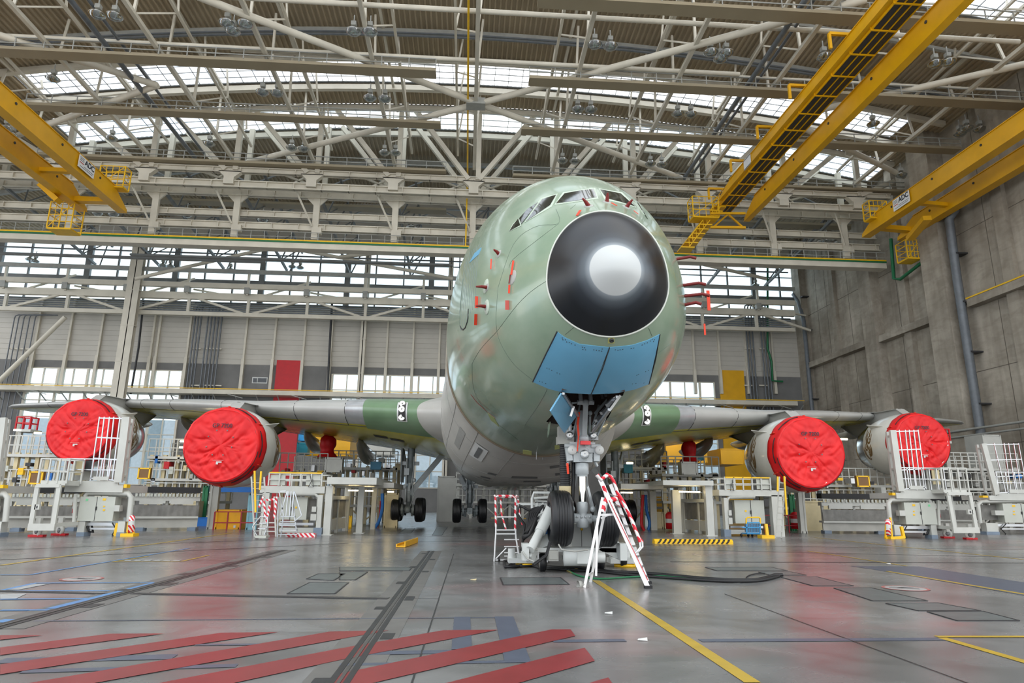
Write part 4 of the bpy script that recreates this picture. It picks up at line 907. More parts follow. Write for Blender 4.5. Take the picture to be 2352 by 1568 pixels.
# ---- engines
NACW = mat('nacelle_white', (222, 220, 212), .22, var=.04, coat=.4); GOLD = mat('logo_brown', (120, 92, 48), .4, var=.08)
COVER = mat('red_cover_fabric', (232, 28, 30), .5, var=.12, scale=1.2, bump=.0, spec=.4, rgb2=(206, 16, 24))
def nac_r(t):
    return float(np.interp(t, [0,.06,.2,.5,1.0,1.8,2.8,3.6,4.3,5.0], [1.66,1.76,1.83,1.9,1.96,2.0,1.95,1.83,1.66,1.45]))
def nacelle(sg, l, s, z, vis):
    c = A(sg*l, s, z); ax = (A(0,1,0)-A(0,0,0)).normalized()
    mb = MB(); ts = [0,.03,.06,.12,.2,.35,.5,.75,1.0,1.4,1.8,2.3,2.8,3.2,3.4]
    mb.lathe([(.5,1.5),(.15,1.56),(.03,1.6)]+[(t, nac_r(t)) for t in ts], c, ax, 64); o = mb.build('engine_nacelle', NACW, air)
    MB().lathe([(t, nac_r(t)+.003) for t in (3.4,3.7,4.0,4.3,4.65,5.0)]+[(4.95,1.38),(4.2,1.3)], c, ax, 64).build('exhaust_ring', CHR, o)
    MB().lathe([(3.9,1.25),(4.8,1.12),(5.8,.86),(6.3,.74),(6.25,.68),(5.8,.6)], c, ax, 32).build('core_nozzle', mat('nozzle_metal', (150,146,138), .3, .8), o)
    MB().lathe([(5.8,.55),(6.6,.42),(7.3,.15),(7.45,.01)], c, ax, 24).build('exhaust_cone', mat('nozzle_metal', (0,0,0)), o)
    MB().lathe([(.4,1.5),(.8,.3),(.5,.01)], c, ax, 24).build('intake', DARK, o)
    # strake
    a = PI*.5-vis*.95; u = Vector((math.cos(a), 0, math.sin(a))); p = c+u*nac_r(1.5)+ax*1.5
    MB().poly([c+u*nac_r(1.3)+ax*1.3, c+u*nac_r(2.7)+ax*2.7, c+u*(nac_r(2.7)+.42)+ax*2.6], .03, u.cross(ax)).build('strake', NACW, o)
    # logo strokes on the visible side
    def onn(h, t): # h height along the flank, t axial
        a = (PI if vis < 0 else 0)+(-1 if vis < 0 else 1)*(h/2.0); r = nac_r(t)+.012
        return c+Vector((math.cos(a)*r, 0, math.sin(a)*r))+ax*t
    lg = MB()
    S_ = [([(.95,.42),(.8,.5),(.6,.46),(.42,.52),(.2,.5),(0,.42),(-.2,.3),(-.45,.22),(-.7,.3),(-.85,.42)], .07), ([(.62,.1),(.55,.28),(.35,.36),(.15,.3),(.1,.12),(.25,.02),(.42,.08),(.38,.2)], .06),
          ([(1.05,.3),(.9,.2),(.7,.22),(.5,.12)], .045), ([(.1,.62),(-.1,.72),(-.3,.66),(-.35,.5),(-.2,.45),(-.05,.55)], .06), ([(.0,.0),(-.2,-.04),(-.45,0),(-.65,.12),(-.75,.3),(-.62,.42)], .075),
          ([(-.1,.15),(-.3,.12),(-.5,.2),(-.55,.35),(-.4,.4)], .05), ([(-.3,.78),(-.6,.8),(-.85,.7),(-1.0,.5),(-.92,.35)], .075), ([(.35,.6),(.5,.66),(.75,.62),(1.0,.7),(1.2,.85)], .045), ([(-.1,.9),(-.3,.95),(-.7,.92)], .05), ([(.3,-.06),(.6,-.04),(.75,.02)], .04)]
    for pts, w_ in S_:
        P = resamp(pts, 16); P = np.array([(h, t) for h, t in P]); rows = []
        for i in range(16):
            d = P[min(i+1,15)]-P[max(i-1,0)]; d = d/np.hypot(*d); nn = np.array([-d[1], d[0]]); ww = w_*(.35+.75*math.sin(PI*(i+.6)/16.2))
            rows.append([onn(*(P[i]*1.0+np.array([.05, 2.35])+nn*ww)), onn(*(P[i]*1.0+np.array([.05, 2.35])-nn*ww))])
        lg.grid(rows)
    lg.build('logo', GOLD, o)
    # pylon
    zt = wp(sg, l, .05, -1).z; pw = wp(sg, l, .5, -1); MBp = MB(); sL = lk(LE, l)
    prof = [(s+.9, z+1.8), (s+1.8, z+2.35), (sL-.6, zt+.35), (sL+.6, zt+.5), (sL+.5*lk(LC,l), pw.z+.3), (sL+.55*lk(LC,l), pw.z-.05), (s+6.8, z+.9), (s+4.4, z+1.2), (s+1.2, z+1.5)]
    rows = [[A(sg*l+k*w_, s_, z_) for s_, z_ in prof] for k, w_ in ((-1,.14),(-1,.3),(1,.3),(1,.14))]
    rows[0] = [A(sg*l-.1, s_+.1, z_+(.06 if i < 5 else -.04)) for i, (s_, z_) in enumerate(prof)]; rows[3] = [A(sg*l+.1, s_+.1, z_+(.06 if i < 5 else -.04)) for i, (s_, z_) in enumerate(prof)]
    MBp.grid(rows, smooth=False, wrap=True); MBp.add(rows[0], [tuple(range(9))]); MBp.add(rows[3], [tuple(range(9))[::-1]]); MBp.build('pylon', WINGG, air)
    return o, c, ax
def cover(c, ax, lb, vis):
    t = thing('engine_cover', lb, 'engine cover', c-ax*.05, 'red fabric covers on the engine intakes')
    n = 144; R = [0,.1,.2,.3,.42,.54,.66,.78,.9,1.0,1.1,1.2,1.3,1.4,1.48,1.55,1.6,1.65,1.69,1.72]; vs = []; x = Vector((1,0,0)); rnd = random.Random(lb); ph = [rnd.uniform(0, 6) for _ in range(8)]
    mb = MB(); rows = []
    for r in R:
        row = []
        for j in range(n):
            a = 2*PI*j/n; X_, Z_ = r*math.cos(a), r*math.sin(a); f = (r/1.72)
            v1 = mnoise.noise(Vector((X_*1.5+.5*Z_+ph[0], (Z_-.35*X_*X_)*.9, ph[1]))); v2 = mnoise.noise(Vector((X_*.8+ph[2], (Z_+.25*math.sin(ph[0])*X_-.36*(X_-.3*math.cos(ph[1]))**2)*2.2+ph[3], ph[3]))); v3 = mnoise.noise(Vector((2.2*X_-1.5*Z_+ph[4], .3*X_+.45*Z_, ph[5]))); v4 = mnoise.noise(Vector((2.2*X_+1.5*Z_+ph[1], .3*X_-.45*Z_, ph[2])))
            rg = lambda v: max(0, 1-abs(v)*3.4)**2
            sag = .02*v1+.075*rg(v2)+.045*rg(v3)+.045*rg(v4)
            sag *= math.sin(PI*min(1, f))**.5*(1.25 if Z_ < .3 else .6); row.append(c-ax*(.05+.02*(1-f)-sag)+Vector((X_, 0, Z_)))
        rows.append(row)
    mb.grid(rows, wrap=True); mb.build('front_sheet', COVER, t)
    rim = MB(); rows = []
    for dt, dr in ((-.05,1.72),(-.03,1.77),(.03,1.82),(.12,nac_r(.12)+.04),(.3,nac_r(.3)+.035),(.5,nac_r(.5)+.03),(.72,nac_r(.72)+.04),(.74,nac_r(.74))):
        rows.append([c+ax*(dt+.02*math.sin(7*2*PI*j/n+ph[4])*(dt > .5))+Vector((math.cos(2*PI*j/n), 0, math.sin(2*PI*j/n)))*(dr+.012*math.sin(15*2*PI*j/n+ph[5])) for j in range(n)])
    rim.grid(rows, wrap=True); rim.build('rim', COVER, t)
    k = MB()
    for j in range(3):
        a0 = (PI if vis < 0 else 0)+(-1 if vis < 0 else 1)*(1.35-j*.95); k.path([c+ax*.22+Vector((math.cos(a0-d*.1*(-1 if vis<0 else 1)), 0, math.sin(a0-d*.1*(-1 if vis<0 else 1))))*(nac_r(.22)+.045) for d in range(8)], .03, 4)
    k.path([c-ax*.0+Vector((math.cos(a), 0, math.sin(a)))*1.8 for a in np.linspace(PI*1.05, PI*1.95, 40)], .022, 5)
    k.build('black_strap', BLK, t)
    for a in (.6, 1.55, 2.6, 3.7, 4.7, 5.8):
        p = c+ax*.5+Vector((math.cos(a), 0, math.sin(a)))*(nac_r(.5)+.05); MB().bar(p-ax*.12, p+ax*.3+Vector((0,0,-.05)), .1, .03).build('fastening_tab', ORANGE, t)
    g = MB()
    for X_, Z_ in ((-.25,.7),(.25,.7),(-.62,.4),(.56,.38),(-.66,-.1),(.54,-.1),(-.34,-.48),(.17,-.48)):
        g.lathe([(0,.035),(.02,.03),(.022,.001)], c+Vector((X_,0,Z_))-ax*.1, -ax, 10)
    g.buildn('grommet', STEELD, t)
    text('lettering', 'GP 7200', .27, c+Vector((0,0,.93))-ax*.13, (1,0,0), (0,0,1), INK, t, .004, .004)
    MB().box(c+Vector((-.12,-.1,-.85)), c+Vector((.14,-.115,-.79))).box(c+Vector((-.12,-.1,-.93)), c+Vector((-.02,-.115,-.85))).box(c+Vector((-.3,-.1,-.74)), c+Vector((.22,-.105,-.73))).build('white_label', WHITE, t)
EN = [(-1,14.75,22.75,4.06,1,'red engine cover on the inner left engine, biggest and nearest'), (1,14.75,22.75,4.12,-1,'red engine cover on the inner right engine, right of the nose'),
      (-1,25.6,29.75,5.32,1,'red engine cover on the far left engine behind a stand'), (1,25.6,29.75,5.36,-1,'red engine cover on the far right engine, half behind a ladder rack')]
for sg, l, s, z, vis, lb in EN:
    o, c, ax = nacelle(sg, l, s, z, vis); cover(c, ax, lb, vis)
# ================================================================ LANDING GEAR
HUB = mat('hub_white', (196,198,196), .4, var=.08); GEARG = mat('gear_grey', (176,182,184), .35, var=.12, scale=4, spec=.6); GEARD = mat('gear_dark', (124,132,134), .4, var=.2, scale=4)
def wheel(c, R, w_, parent, side=-1, hub=HUB):
    h = w_/2; pr = [(-h*.78,R*.5),(-h,R*.62),(-h,R*.8),(-h*.88,R*.92),(-h*.6,R*.985)]
    g = []
    for k, x in enumerate((-.36,-.12,.12,.36)): g += [(h*(x-.045), R), (h*(x-.03), R-.014), (h*(x+.03), R-.014), (h*(x+.045), R)]
    prof = pr+g+[(-a, b) for a, b in pr[::-1]]
    t = MB().lathe(prof, c, (1,0,0), 48).build('tyre', TYRE, parent)
    m = MB(); m.lathe([(-h*.78,R*.5),(-h*.7,R*.46),(-h*.35,R*.42),(-h*.3,R*.2),(-h*.6,R*.17),(-h*.62,.001)], c, (1,0,0), 32); m.lathe([(h*.78,R*.5),(h*.7,R*.46),(h*.35,R*.42),(h*.3,R*.2),(h*.6,R*.17),(h*.62,.001)], c, (1,0,0), 32)
    for k in range(9):
        a = 2*PI*k/9
        for s in (-1, 1): m.lathe([(0,.018),(.03,.016),(.031,.001)], Vector(c)+Vector((s*h*.34, math.cos(a)*R*.3, math.sin(a)*R*.3)), (s,0,0), 6)
    m.build('hub', hub, t); return t
GY = 15.6; gx = A(0, 4.85, 0).x+.02; 
def G(x, y, dy=0): return at(x, y, GY+dy)
ng = MB(); zax = at(1337, 1190, GY).z; print('axle z', zax, 'gx', gx)
sx = at(1337, 1100, GY).x
def V(dx, dy, z): return Vector((sx+dx, GY+dy, z))
# main strut
ng.lathe([(0,.13),(.06,.15),(.3,.15),(.34,.12),(.36,.1)], V(0,0,zax+1.32-.36+.02), (0,0,-1), 20) if False else None
z1 = at(1337,1062,GY).z; z2 = at(1337,1090,GY).z; z3 = at(1337,1152,GY).z; ztop = at(1337,905,GY).z
ng.lathe([(0,.10),(.02,.155),(z1-z2-.02,.155),(z1-z2,.125),(z1-z2+.04,.12)], V(0,0,z1), (0,0,-1), 24)
ng.lathe([(0,.16),(.04,.19),(.3,.19),(.34,.14),(1.2,.13)], V(0,0,z1-.0), (0,0,1), 20)
strut = ng.build('nose_gear', GEARG, air)
MB().lathe([(0,.092),(z2-z3,.085)], V(0,0,z2), (0,0,-1), 24).build('piston', CHR, strut)
m = MB(); m.lathe([(0,.10),(.03,.125),(.2,.125),(.24,.10),(.34,.11),(.38,.14),(.55,.14),(.58,.09)], V(0,0,z3), (0,0,-1), 20); m.tube(V(-.42,0,zax), V(.42,0,zax), .075, 16); m.tube(V(-.2,0,zax), V(.2,0,zax), .11, 16)
for dx in (-.14,-.05,.05,.14): m.lathe([(0,.03),(.03,.03),(.031,.001)], V(dx,-.12,zax+.04), (0,-1,0), 8)
for s in (-1, 1): m.ball(V(s*.24,0,z3-.16), .07, 10); m.bar(V(s*.24,.03,z3-.16), V(s*.16,.28,z3+.35), .06, .08); m.bar(V(s*.16,.28,z3+.35), V(s*.11,.1,z2+.05), .06, .08)
m.build('fork', GEARG, strut)
for s, x in ((-1, 1286), (1, 1389)):
    cx_ = at(x, 1190, GY).x; wheel(Vector((cx_, GY, zax)), .62, .5, strut)
# upper cross body, lights, actuators
m = MB(); zc = at(1345,1030,GY).z
m.box(V(-.3,-.12,zc-.1), V(.3,.2,zc+.14)); m.bar(V(-.34,-.05,zc+.05), V(-.3,-.1,zc-.3), .14); m.bar(V(.34,-.05,zc+.05), V(.32,-.1,zc-.3), .14); m.bar(V(-.28,0,zc-.25), V(.28,0,zc-.25), .12, .1); m.box(V(-.36,-.1,zc+.2), V(-.2,.1,zc+.42)); m.box(V(.2,-.1,zc+.2), V(.38,.1,zc+.38)); m.box(V(-.22,-.16,zc-.32), V(.22,.05,zc-.12))
for s in (-1,1): m.bar(V(s*.2,-.1,zc-.1), V(s*.36,0,zc-.4), .05); m.tube(V(s*.2,-.12,zc+.05), V(s*.42,-.12,zc+.05), .05, 10); m.tube(V(s*.28,-.1,zc+.4), V(s*.28,-.1,zc+.55), .04, 8)
m.build('cross_body', GEARG, strut)
for x_, y_ in ((1315,1033),(1377.5,1033)):
    p = at(x_, y_, GY-.22); MB().lathe([(0,.01),(0,.1),(.02,.105),(.3,.105)], p, (0,1,0), 20).build('steering_actuator', WHITE, strut)
for x_, y_, r_ in ((1309,999,.085),(1363.5,1000,.075),(1343,1043,.1)):
    p = at(x_, y_, GY-.25); l_ = MB().lathe([(0,r_),(.03,r_*1.1),(.16,r_*.8),(.2,.02)], p, (0,1,0), 18).build('landing_light', CHR, strut); MB().lathe([(0,.001),(-.012,r_*.6),(0,r_*.94)], p, (0,1,0), 18).build('lens', LG, l_)
MB().box(at(1334,1012,GY-.3), at(1354,1022,GY-.15)).build('red_light_box', mat('red_lens', (230,24,34), .2), strut)
# drag stay and links reaching into the bay
m = MB(); p0 = at(1334,912,GY-.75); p1 = at(1357,912,GY-.75); pc = at(1345,925,GY-.7); pb = at(1342,1006,GY-.15)
for p in (p0, p1): m.bar(p+Vector((0,.2,.4)), p+Vector((0,0,-.12)), .07, .12)
m.tube(at(1326,924,GY-.7), at(1364,924,GY-.7), .055, 12); m.bar(pc, pb, .11, .14); m.ball(pc, .09, 12); m.ball(pb, .12, 12); m.tube(at(1314,925,GY-.72), at(1330,924,GY-.7), .02, 8)
m.tube(at(1330,1006,GY-.1), at(1356,1006,GY-.1), .05, 10); m.build('drag_stay', GEARG, strut)
m = MB(); m.tube(at(1355,955,GY-.5), at(1353,1000,GY-.1), .03, 8); m.ball(at(1355,948,GY-.5), .06, 12); m.tube(at(1362,975,GY-.3), at(1395,940,GY-.3), .02, 6); m.path([at(1372,1000,GY-.2), at(1388,965,GY-.2), at(1396,945,GY-.1)], .03, 6); m.tube(at(1332,930,GY-.2), at(1316,1000,GY-.2), .025, 6); m.tube(at(1322,1010,GY), at(1308,985,GY+.2), .04, 6)
m.bar(at(1376,930,GY), at(1362,975,GY), .05); m.bar(at(1398,915,GY-.3), at(1366,950,GY-.1), .05); m.build('linkage', GEARD, strut)
m = MB(); m.bar(at(1330,946,GY-.5), at(1327,975,GY-.35), .05, .012); m.bar(at(1327,975,GY-.35), at(1329,1000,GY-.3), .045, .012); m.bar(at(1329,1000,GY-.3), at(1326,1036,GY-.3), .03, .01); m.build('warning_ribbon', ORANGE, strut)
MB().bar(at(1303,1063,GY-.3), at(1305,1088,GY-.3), .05, .012).build('warning_ribbon', ORANGE, strut)
# corrugated hose beside the strut, and strut's rear fairings
h = MB(); pz = at(1299,1020,GY).z; pe = at(1299,1118,GY).z; hx = at(1299,1070,GY).x; prof = []; z = 0
while z < pz-pe: prof += [(z,.115),(z+.025,.13),(z+.05,.115)]; z += .05
h.lathe(prof, (hx, GY+.1, pz), (0,0,-1), 16); ho = thing('air_hose', 'black corrugated hose hanging left of the nose gear strut', 'hose', (hx, GY+.1, pe-.2)); h.build('hose', BLK, ho)
MB().lathe([(0,.14),(.2,.14),(.22,.09),(.4,.09)], (hx, GY+.1, pe+.02), (0,0,-1), 16).build('coupling', CREAM, ho); MB().box((hx-.18,GY-.05,pz),(hx+.2,GY+.3,pz+.18)).box((hx-.16,GY,pz+.18),(hx+.14,GY+.25,pz+.42)).build('inlet_box', GREYP, ho)
MB().path([Vector((hx+.2, GY+.1, pz+.4)), Vector((hx+.2, GY+.1, pe+.2)), Vector((hx+.16, GY+.1, pe-.4))], .045, 8).build('cable', BLK, ho)
# ---- main gears
def bogie(cx_, cy_, z0, lt, rows_, nm, lat, zup, colr=GEARD, R=.7, w_=.5):
    m = MB(); z = z0+R; m.lathe([(0,.17),(.4,.17),(.45,.2),(1.0,.2),(1.05,.16),(1.5,.16),(1.55,.22),(zup-z,.22)], (cx_, cy_, z), (0,0,1), 18)
    m.bar((cx_, cy_-1.0*(rows_-1), z), (cx_, cy_+1.0*(rows_-1), z), .3, .34)
    o = m.build(nm, colr, air); m = MB(); m.lathe([(0,.14),(.5,.13)], (cx_, cy_, z+.42), (0,0,1), 18); m.build('piston', CHR, o)
    m = MB()
    for k in range(rows_):
        y = cy_+(k-(rows_-1)/2)*1.7; m.tube((cx_-lat-.1, y, z), (cx_+lat+.1, y, z), .09, 10)
        m.tube((cx_-lat+.3, y-.05, z), (cx_-lat+.42, y-.05, z), .3, 16); m.tube((cx_+lat-.42, y-.05, z), (cx_+lat-.3, y-.05, z), .3, 16); m.ball((cx_, y-.12, z), .2, 10)
        for s in (-1,1): m.bar((cx_+s*.22, y, z+.1), (cx_+s*.28, y-.1, z-.35), .1)
    m.build('axle', GEARD, o)
    m = MB(); m.ball((cx_-.3, cy_-.2, z+1.3), .16, 10); m.ball((cx_+.25, cy_-.25, z+1.7), .13, 10); m.box((cx_-.35, cy_-.4, z+2.0), (cx_-.05, cy_-.2, z+2.4)); m.path([(cx_+.1, cy_-.3, z+.2), (cx_+.3, cy_-.4, z+.8), (cx_+.12, cy_-.35, z+1.6), (cx_+.2, cy_-.3, z+2.4)], .03, 6); m.bar((cx_-.5, cy_, zup-.9), (cx_+.5, cy_, zup-.9), .22); m.bar((cx_, cy_-.1, z+.9), (cx_+lt*1.9, cy_+.4, zup-.3), .2, .3); m.bar((cx_, cy_+.1, z+1.5), (cx_-lt*.6, cy_+.4, zup), .16); m.tube((cx_-.22, cy_-.25, z+.4), (cx_-.22, cy_-.25, zup-.6), .05, 8); m.tube((cx_+.2, cy_-.28, z+.5), (cx_+.2, cy_-.28, zup-.5), .035, 8); m.bar((cx_, cy_-.35, z+.5), (cx_, cy_-.7, z+1.0), .14); m.bar((cx_, cy_-.7, z+1.0), (cx_, cy_-.3, z+1.5), .14); m.build('stay', GEARG, o)
    for k in range(rows_):
        for s in (-1, 1): wheel(Vector((cx_+s*lat, cy_+(k-(rows_-1)/2)*1.7, z)), R, w_, o)
    return o
for sg in (-1, 1):
    p = A(sg*6.23, 30.4, 0); bogie(p.x, p.y, .3, -sg, 2, 'wing_gear', .68, 4.6)
    MB().box((p.x-.6, p.y-.2, 2.6), (p.x-.52, p.y+1.6, 4.6)).build('gear_door', GEARD, air)
    p = A(sg*2.63, 31.6, 0); bogie(p.x, p.y, .27, sg*.3, 3, 'body_gear', .76, 3.3)
# ================================================================ NOSE JACK / CARRIER
JW = mat('jack_pale', (196,199,196), .4, var=.08)
jk = thing('nose_gear_jack', 'pale grey wheeled jack carriage under the nose gear', 'jack', (sx, 15.8, 0))
m = MB(); m.pb(1314,1203,1359,1262,16.2,.9); m.build('control_cabinet', JW, jk); m = MB(); m.pb(1335.5,1203,1336.5,1262,16.19,.01); m.build('door_joint', DARK, jk)
MB().lathe([(0,.03),(.02,.03),(.021,.001)], at(1336,1215,16.18), (0,-1,0), 10).build('yellow_knob', YEL2, jk)
m = MB(); m.pb(1215,1258,1440,1268,15.6,.5); m.pb(1200,1248,1215,1287,15.3,.35); m.pb(1425,1248,1440,1287,15.3,.35); m.bar(at(1215,1285,15.4), at(1262,1172,16.4), .16, .2); m.bar(at(1412,1250,15.8), at(1430,1270,15.4), .1, .2)
m.poly([at(1375,1262,15.6), at(1392,1249,15.6), at(1414,1244,15.6), at(1430,1262,15.6), at(1432,1280,15.6), at(1415,1282,15.6)], .4, (0,1,0)); m.pb(1220,1262,1232,1285,15.7,.4)
m.poly([at(1270,1250,15.7), at(1262,1170,16.3), at(1252,1170,16.3), at(1228,1262,15.7)], .12, (0,1,0)); m.build('frame', JW, jk)
m = MB(); m.tube(at(1218,1262,15.3), at(1262,1180,15.9), .1, 12); m.tube(at(1240,1222,15.6), at(1268,1162,16), .13, 12); m.build('hydraulic_cylinder', JW, jk)
m = MB(); a_ = at(1292,1279,15.5); m.lathe([(0,.05),(.03,.19),(.7,.19),(.74,.12),(.95,.12)], a_, (1,0,0), 20); m.box(a_+Vector((.3,-.22,-.12)), a_+Vector((.55,-.1,.12))); m.build('motor', JW, jk)
m = MB(); m.pb(1260,1264,1283,1288,15.4,.3); m.pb(1338,1265,1358,1286,15.4,.4); m.pb(1262,1268,1281,1284,15.38,.05); m.build('valve_box', GREYP, jk)
def castor(x, y, Y, r_, parent, c2=TYRE):
    p = at(x, y, Y); c_ = Vector((p.x, Y, r_)); t_ = MB().lathe([(-.07,r_*.6),(-.08,r_*.85),(-.05,r_),(.05,r_),(.08,r_*.85),(.07,r_*.6)], c_, (1,0,0), 20).build('castor_wheel', c2, parent); MB().lathe([(-.06,.01),(-.07,r_*.62),(.07,r_*.62),(.06,.01)], c_, (1,0,0), 16).build('hub', GREYP, t_)
    MB().box(c_+Vector((-.12,-.05,0)), c_+Vector((-.09,.05,r_*1.5))).box(c_+Vector((.09,-.05,0)), c_+Vector((.12,.05,r_*1.5))).box(c_+Vector((-.12,-.08,r_*1.4)), c_+Vector((.12,.08,r_*1.6))).build('castor_fork', ALU, parent)
castor(1246,1290,15.9,.2,jk); castor(1378,1286,16.1,.2,jk); castor(1430,1280,17,.18,jk)
for x0, x1, yb in ((1168,1235,1302),(1403,1461,1303)):
    g_ = fl((x0+x1)/2, yb); m = MB(); a_ = at(x0, yb, g_.y).x; c_ = at(x1, yb, g_.y).x; m.box((a_, g_.y, .09), (c_, g_.y+.5, .2)); m.tube((a_+.08, g_.y+.15, .1), (a_+.08, g_.y+.15, .42), .09, 14); m.tube((c_-.12, g_.y+.3, .15), (c_-.12, g_.y+.3, .5), .05, 10); m.bar((a_+.2, g_.y+.2, .22), (c_-.1, g_.y+.3, .3), .12); m.build('foot', JW, jk)
    MB().lathe([(0,.0),(0,.27),(.06,.27),(.08,.22),(.08,.001)], ((a_+c_)/2+.1, g_.y+.25, .0), (0,0,1), 24).build('yellow_pad', YEL2, jk)
m = MB()  # white railing above the jack's left
for o_ in (0, .5): m.path([at(1222,1168,16.8+o_), at(1222,1145,16.8+o_), at(1226,1131,16.8+o_), at(1262,1131,16.8+o_), at(1264,1142,16.8+o_), at(1226,1144,16.8+o_)], .035, 6)
m.path([at(1228,1162,16.9), at(1262,1162,16.9), at(1262,1152,16.9), at(1230,1150,16.9)], .03, 6)
for x_ in (1225,1238,1250): m.tube(at(x_,1215,16.6), at(x_+9,1155,16.9), .03, 6)
for y_ in (1180,1192,1204): m.tube(at(1228,y_+8,16.6), at(1256,y_-8,16.8), .025, 6)
m.pb(1186,1155,1262,1160,16.9,.06); m.build('guard_rail', JW, jk)
m = MB(); m.path([at(1238,1165,16.4), at(1215,1172,16.4), at(1193,1160,16.4), at(1188,1180,16.4), at(1205,1205,16.4), at(1203,1225,16.4), at(1198,1262,15.5)], .035, 7)
for k in range(5): m.path([at(1248-k*3,1160+k*2,16.3), at(1235-k*5,1178,16.2), at(1222-k*3,1205+k*3,16), at(1203-k*1.5+k*k*.3,1238-k*2,15.8), at(1215,1228,15.6), at(1232,1190+k*5,15.9)], .032, 7)
m.path([at(1263,1245,15.2), at(1255,1275,15), at(1225,1297,14.8)], .035, 7); m.build('black_hose', BLK, jk)
m = MB(); m.path([at(1228,1290,15.1), at(1212,1283,15.2), at(1201,1268,15.3), at(1206,1258,15.4), at(1235,1262,15.4)], .02, 6); m.path([at(1283,1250,15.2), at(1290,1262,15.1), at(1320,1266,15.1), at(1350,1262,15.2)], .02, 6); m.build('grey_hose', GREYP, jk)
MB().pb(1248,1196,1262,1226,16.0,.4).build('tank', JW, jk); MB().pb(1249,1212,1259,1227,15.9,.1).build('blue_cap', BLUEP, jk)
# ================================================================ LADDERS
TAPE = bpy.data.materials.new('red_white_tape'); TAPE.use_nodes = True; nt = TAPE.node_tree; b = nt.nodes['Principled BSDF']
tc = nt.nodes.new('ShaderNodeTexCoord'); wv = nt.nodes.new('ShaderNodeTexWave'); wv.bands_direction = 'DIAGONAL'; wv.inputs['Scale'].default_value = 3.2; wv.inputs['Distortion'].default_value = 1.5
r = nt.nodes.new('ShaderNodeValToRGB'); r.color_ramp.interpolation = 'CONSTANT'; r.color_ramp.elements[0].color = (*lin((214,30,50)), 1); r.color_ramp.elements[1].position = .5; r.color_ramp.elements[1].color = (*lin((232,228,226)), 1)
nt.links.new(tc.outputs['Object'], wv.inputs['Vector']); nt.links.new(wv.outputs['Fac'], r.inputs['Fac']); nt.links.new(r.outputs[0], b.inputs['Base Color']); b.inputs['Roughness'].default_value = .4
LAD = mat('ladder_aluminium', (222,222,222), .35, .25, var=.05)
def taped(mb_pts, r_, parent, n=6): MB().path(mb_pts, r_, n).build('warning_tape', TAPE, parent)
f1 = fl(1489,1351); f2 = fl(1497,1344); f3 = fl(1342,1349); f4 = fl(1356,1337); LYt = f1.y+.35
ld = thing('stepladder', 'white stepladder with red-white taped handrails in front of the nose wheel', 'ladder', ((f1.x+f3.x)/2, f1.y+.2, 0))
T1 = at(1378,1100,LYt); T2 = at(1402,1112,LYt+.45)
m = MB(); m.bar(f1, T1, .085, .035, up=(0,1,0)); m.build('rail', LAD, ld); m = MB(); m.bar(f2+Vector((.0,.25,0)), T2+Vector((.0,.0,0)), .07, .035, up=(0,1,0)); m.build('rail', LAD, ld)
for k in range(9):
    t_ = .08+k*.098; a_ = f1.lerp(T1, t_); c_ = (f2+Vector((0,.25,0))).lerp(T2, t_); MB().bar(a_, c_, .09, .03).build('step', ALU, ld)
m = MB(); m.bar(f3, at(1384,1142,LYt), .05, .03, up=(0,1,0)); m.bar(f4, at(1394,1150,LYt+.4), .05, .03, up=(0,1,0)); m.bar(at(1369,1322,LYt+.2), at(1372,1190,LYt+.3), .04, .03, up=(0,1,0)); m.bar(at(1377,1182,LYt), at(1415,1181,LYt), .04); m.bar(at(1380,1190,LYt+.3), at(1398,1182,LYt+.3), .03); m.bar(f3.lerp(at(1384,1142,LYt), .12), f4.lerp(at(1394,1150,LYt+.4), .12), .03); m.build('support_leg', LAD, ld)
w_ = MB().lathe([(-.03,.075),(.03,.075),(.031,.01)], at(1331,1343,f3.y), (1,.3,0), 16); w_.bar(at(1331,1343,f3.y), f3+Vector((0,0,.06)), .03); w_.build('wheel', GREYP, ld)
R1 = [at(1393,1091,LYt), at(1402,1093,LYt), at(1410,1105,LYt), at(1418,1130,LYt), at(1432,1152,LYt), at(1452,1195,LYt-.05), at(1466,1232,LYt-.1), at(1470,1244,LYt-.1)]
R2 = [at(1405,1097,LYt+.4), at(1416,1120,LYt+.4), at(1425,1150,LYt+.4), at(1445,1185,LYt+.35), at(1462,1225,LYt+.3), at(1476,1245,LYt+.3)]
taped(R1, .032, ld); taped(R2, .026, ld)
m = MB(); m.path([at(1469,1240,LYt-.1), at(1471,1256,LYt-.1), at(1462,1268,LYt-.1), at(1449,1271,LYt-.1)], .02, 8); m.path([at(1475,1242,LYt+.3), at(1476,1255,LYt+.3), at(1466,1266,LYt+.2), at(1456,1270,LYt+.1)], .02, 8); m.build('handrail_end', LAD, ld)
taped([at(1371,1090,LYt-.02), at(1380,1102,LYt-.02), at(1394,1090,LYt-.02), at(1404,1096,LYt+.2)], .045, ld); taped([at(1392,1148,LYt+.1), at(1402,1147,LYt), at(1412,1146,LYt), at(1420,1142,LYt+.1)], .05, ld); taped([at(1384,1175,LYt-.02), at(1388,1158,LYt-.02), at(1394,1144,LYt)], .05, ld); taped([at(1386,1115,LYt-.03), at(1396,1148,LYt-.03)], .045, ld)
m = MB(); m.bar(f1+Vector((-.01,-.03,.15)), T1.lerp(f1,.2)+Vector((-.01,-.03,0)), .012, .01, up=(0,1,0)); m.build('red_stripe', REDM, ld)
m = MB(); m.box(f1+Vector((-.07,-.04,0)), f1+Vector((.07,.06,.05))); m.box(f2+Vector((-.06,.2,0)), f2+Vector((.06,.3,.05))); m.build('rubber_foot', BLK, ld)
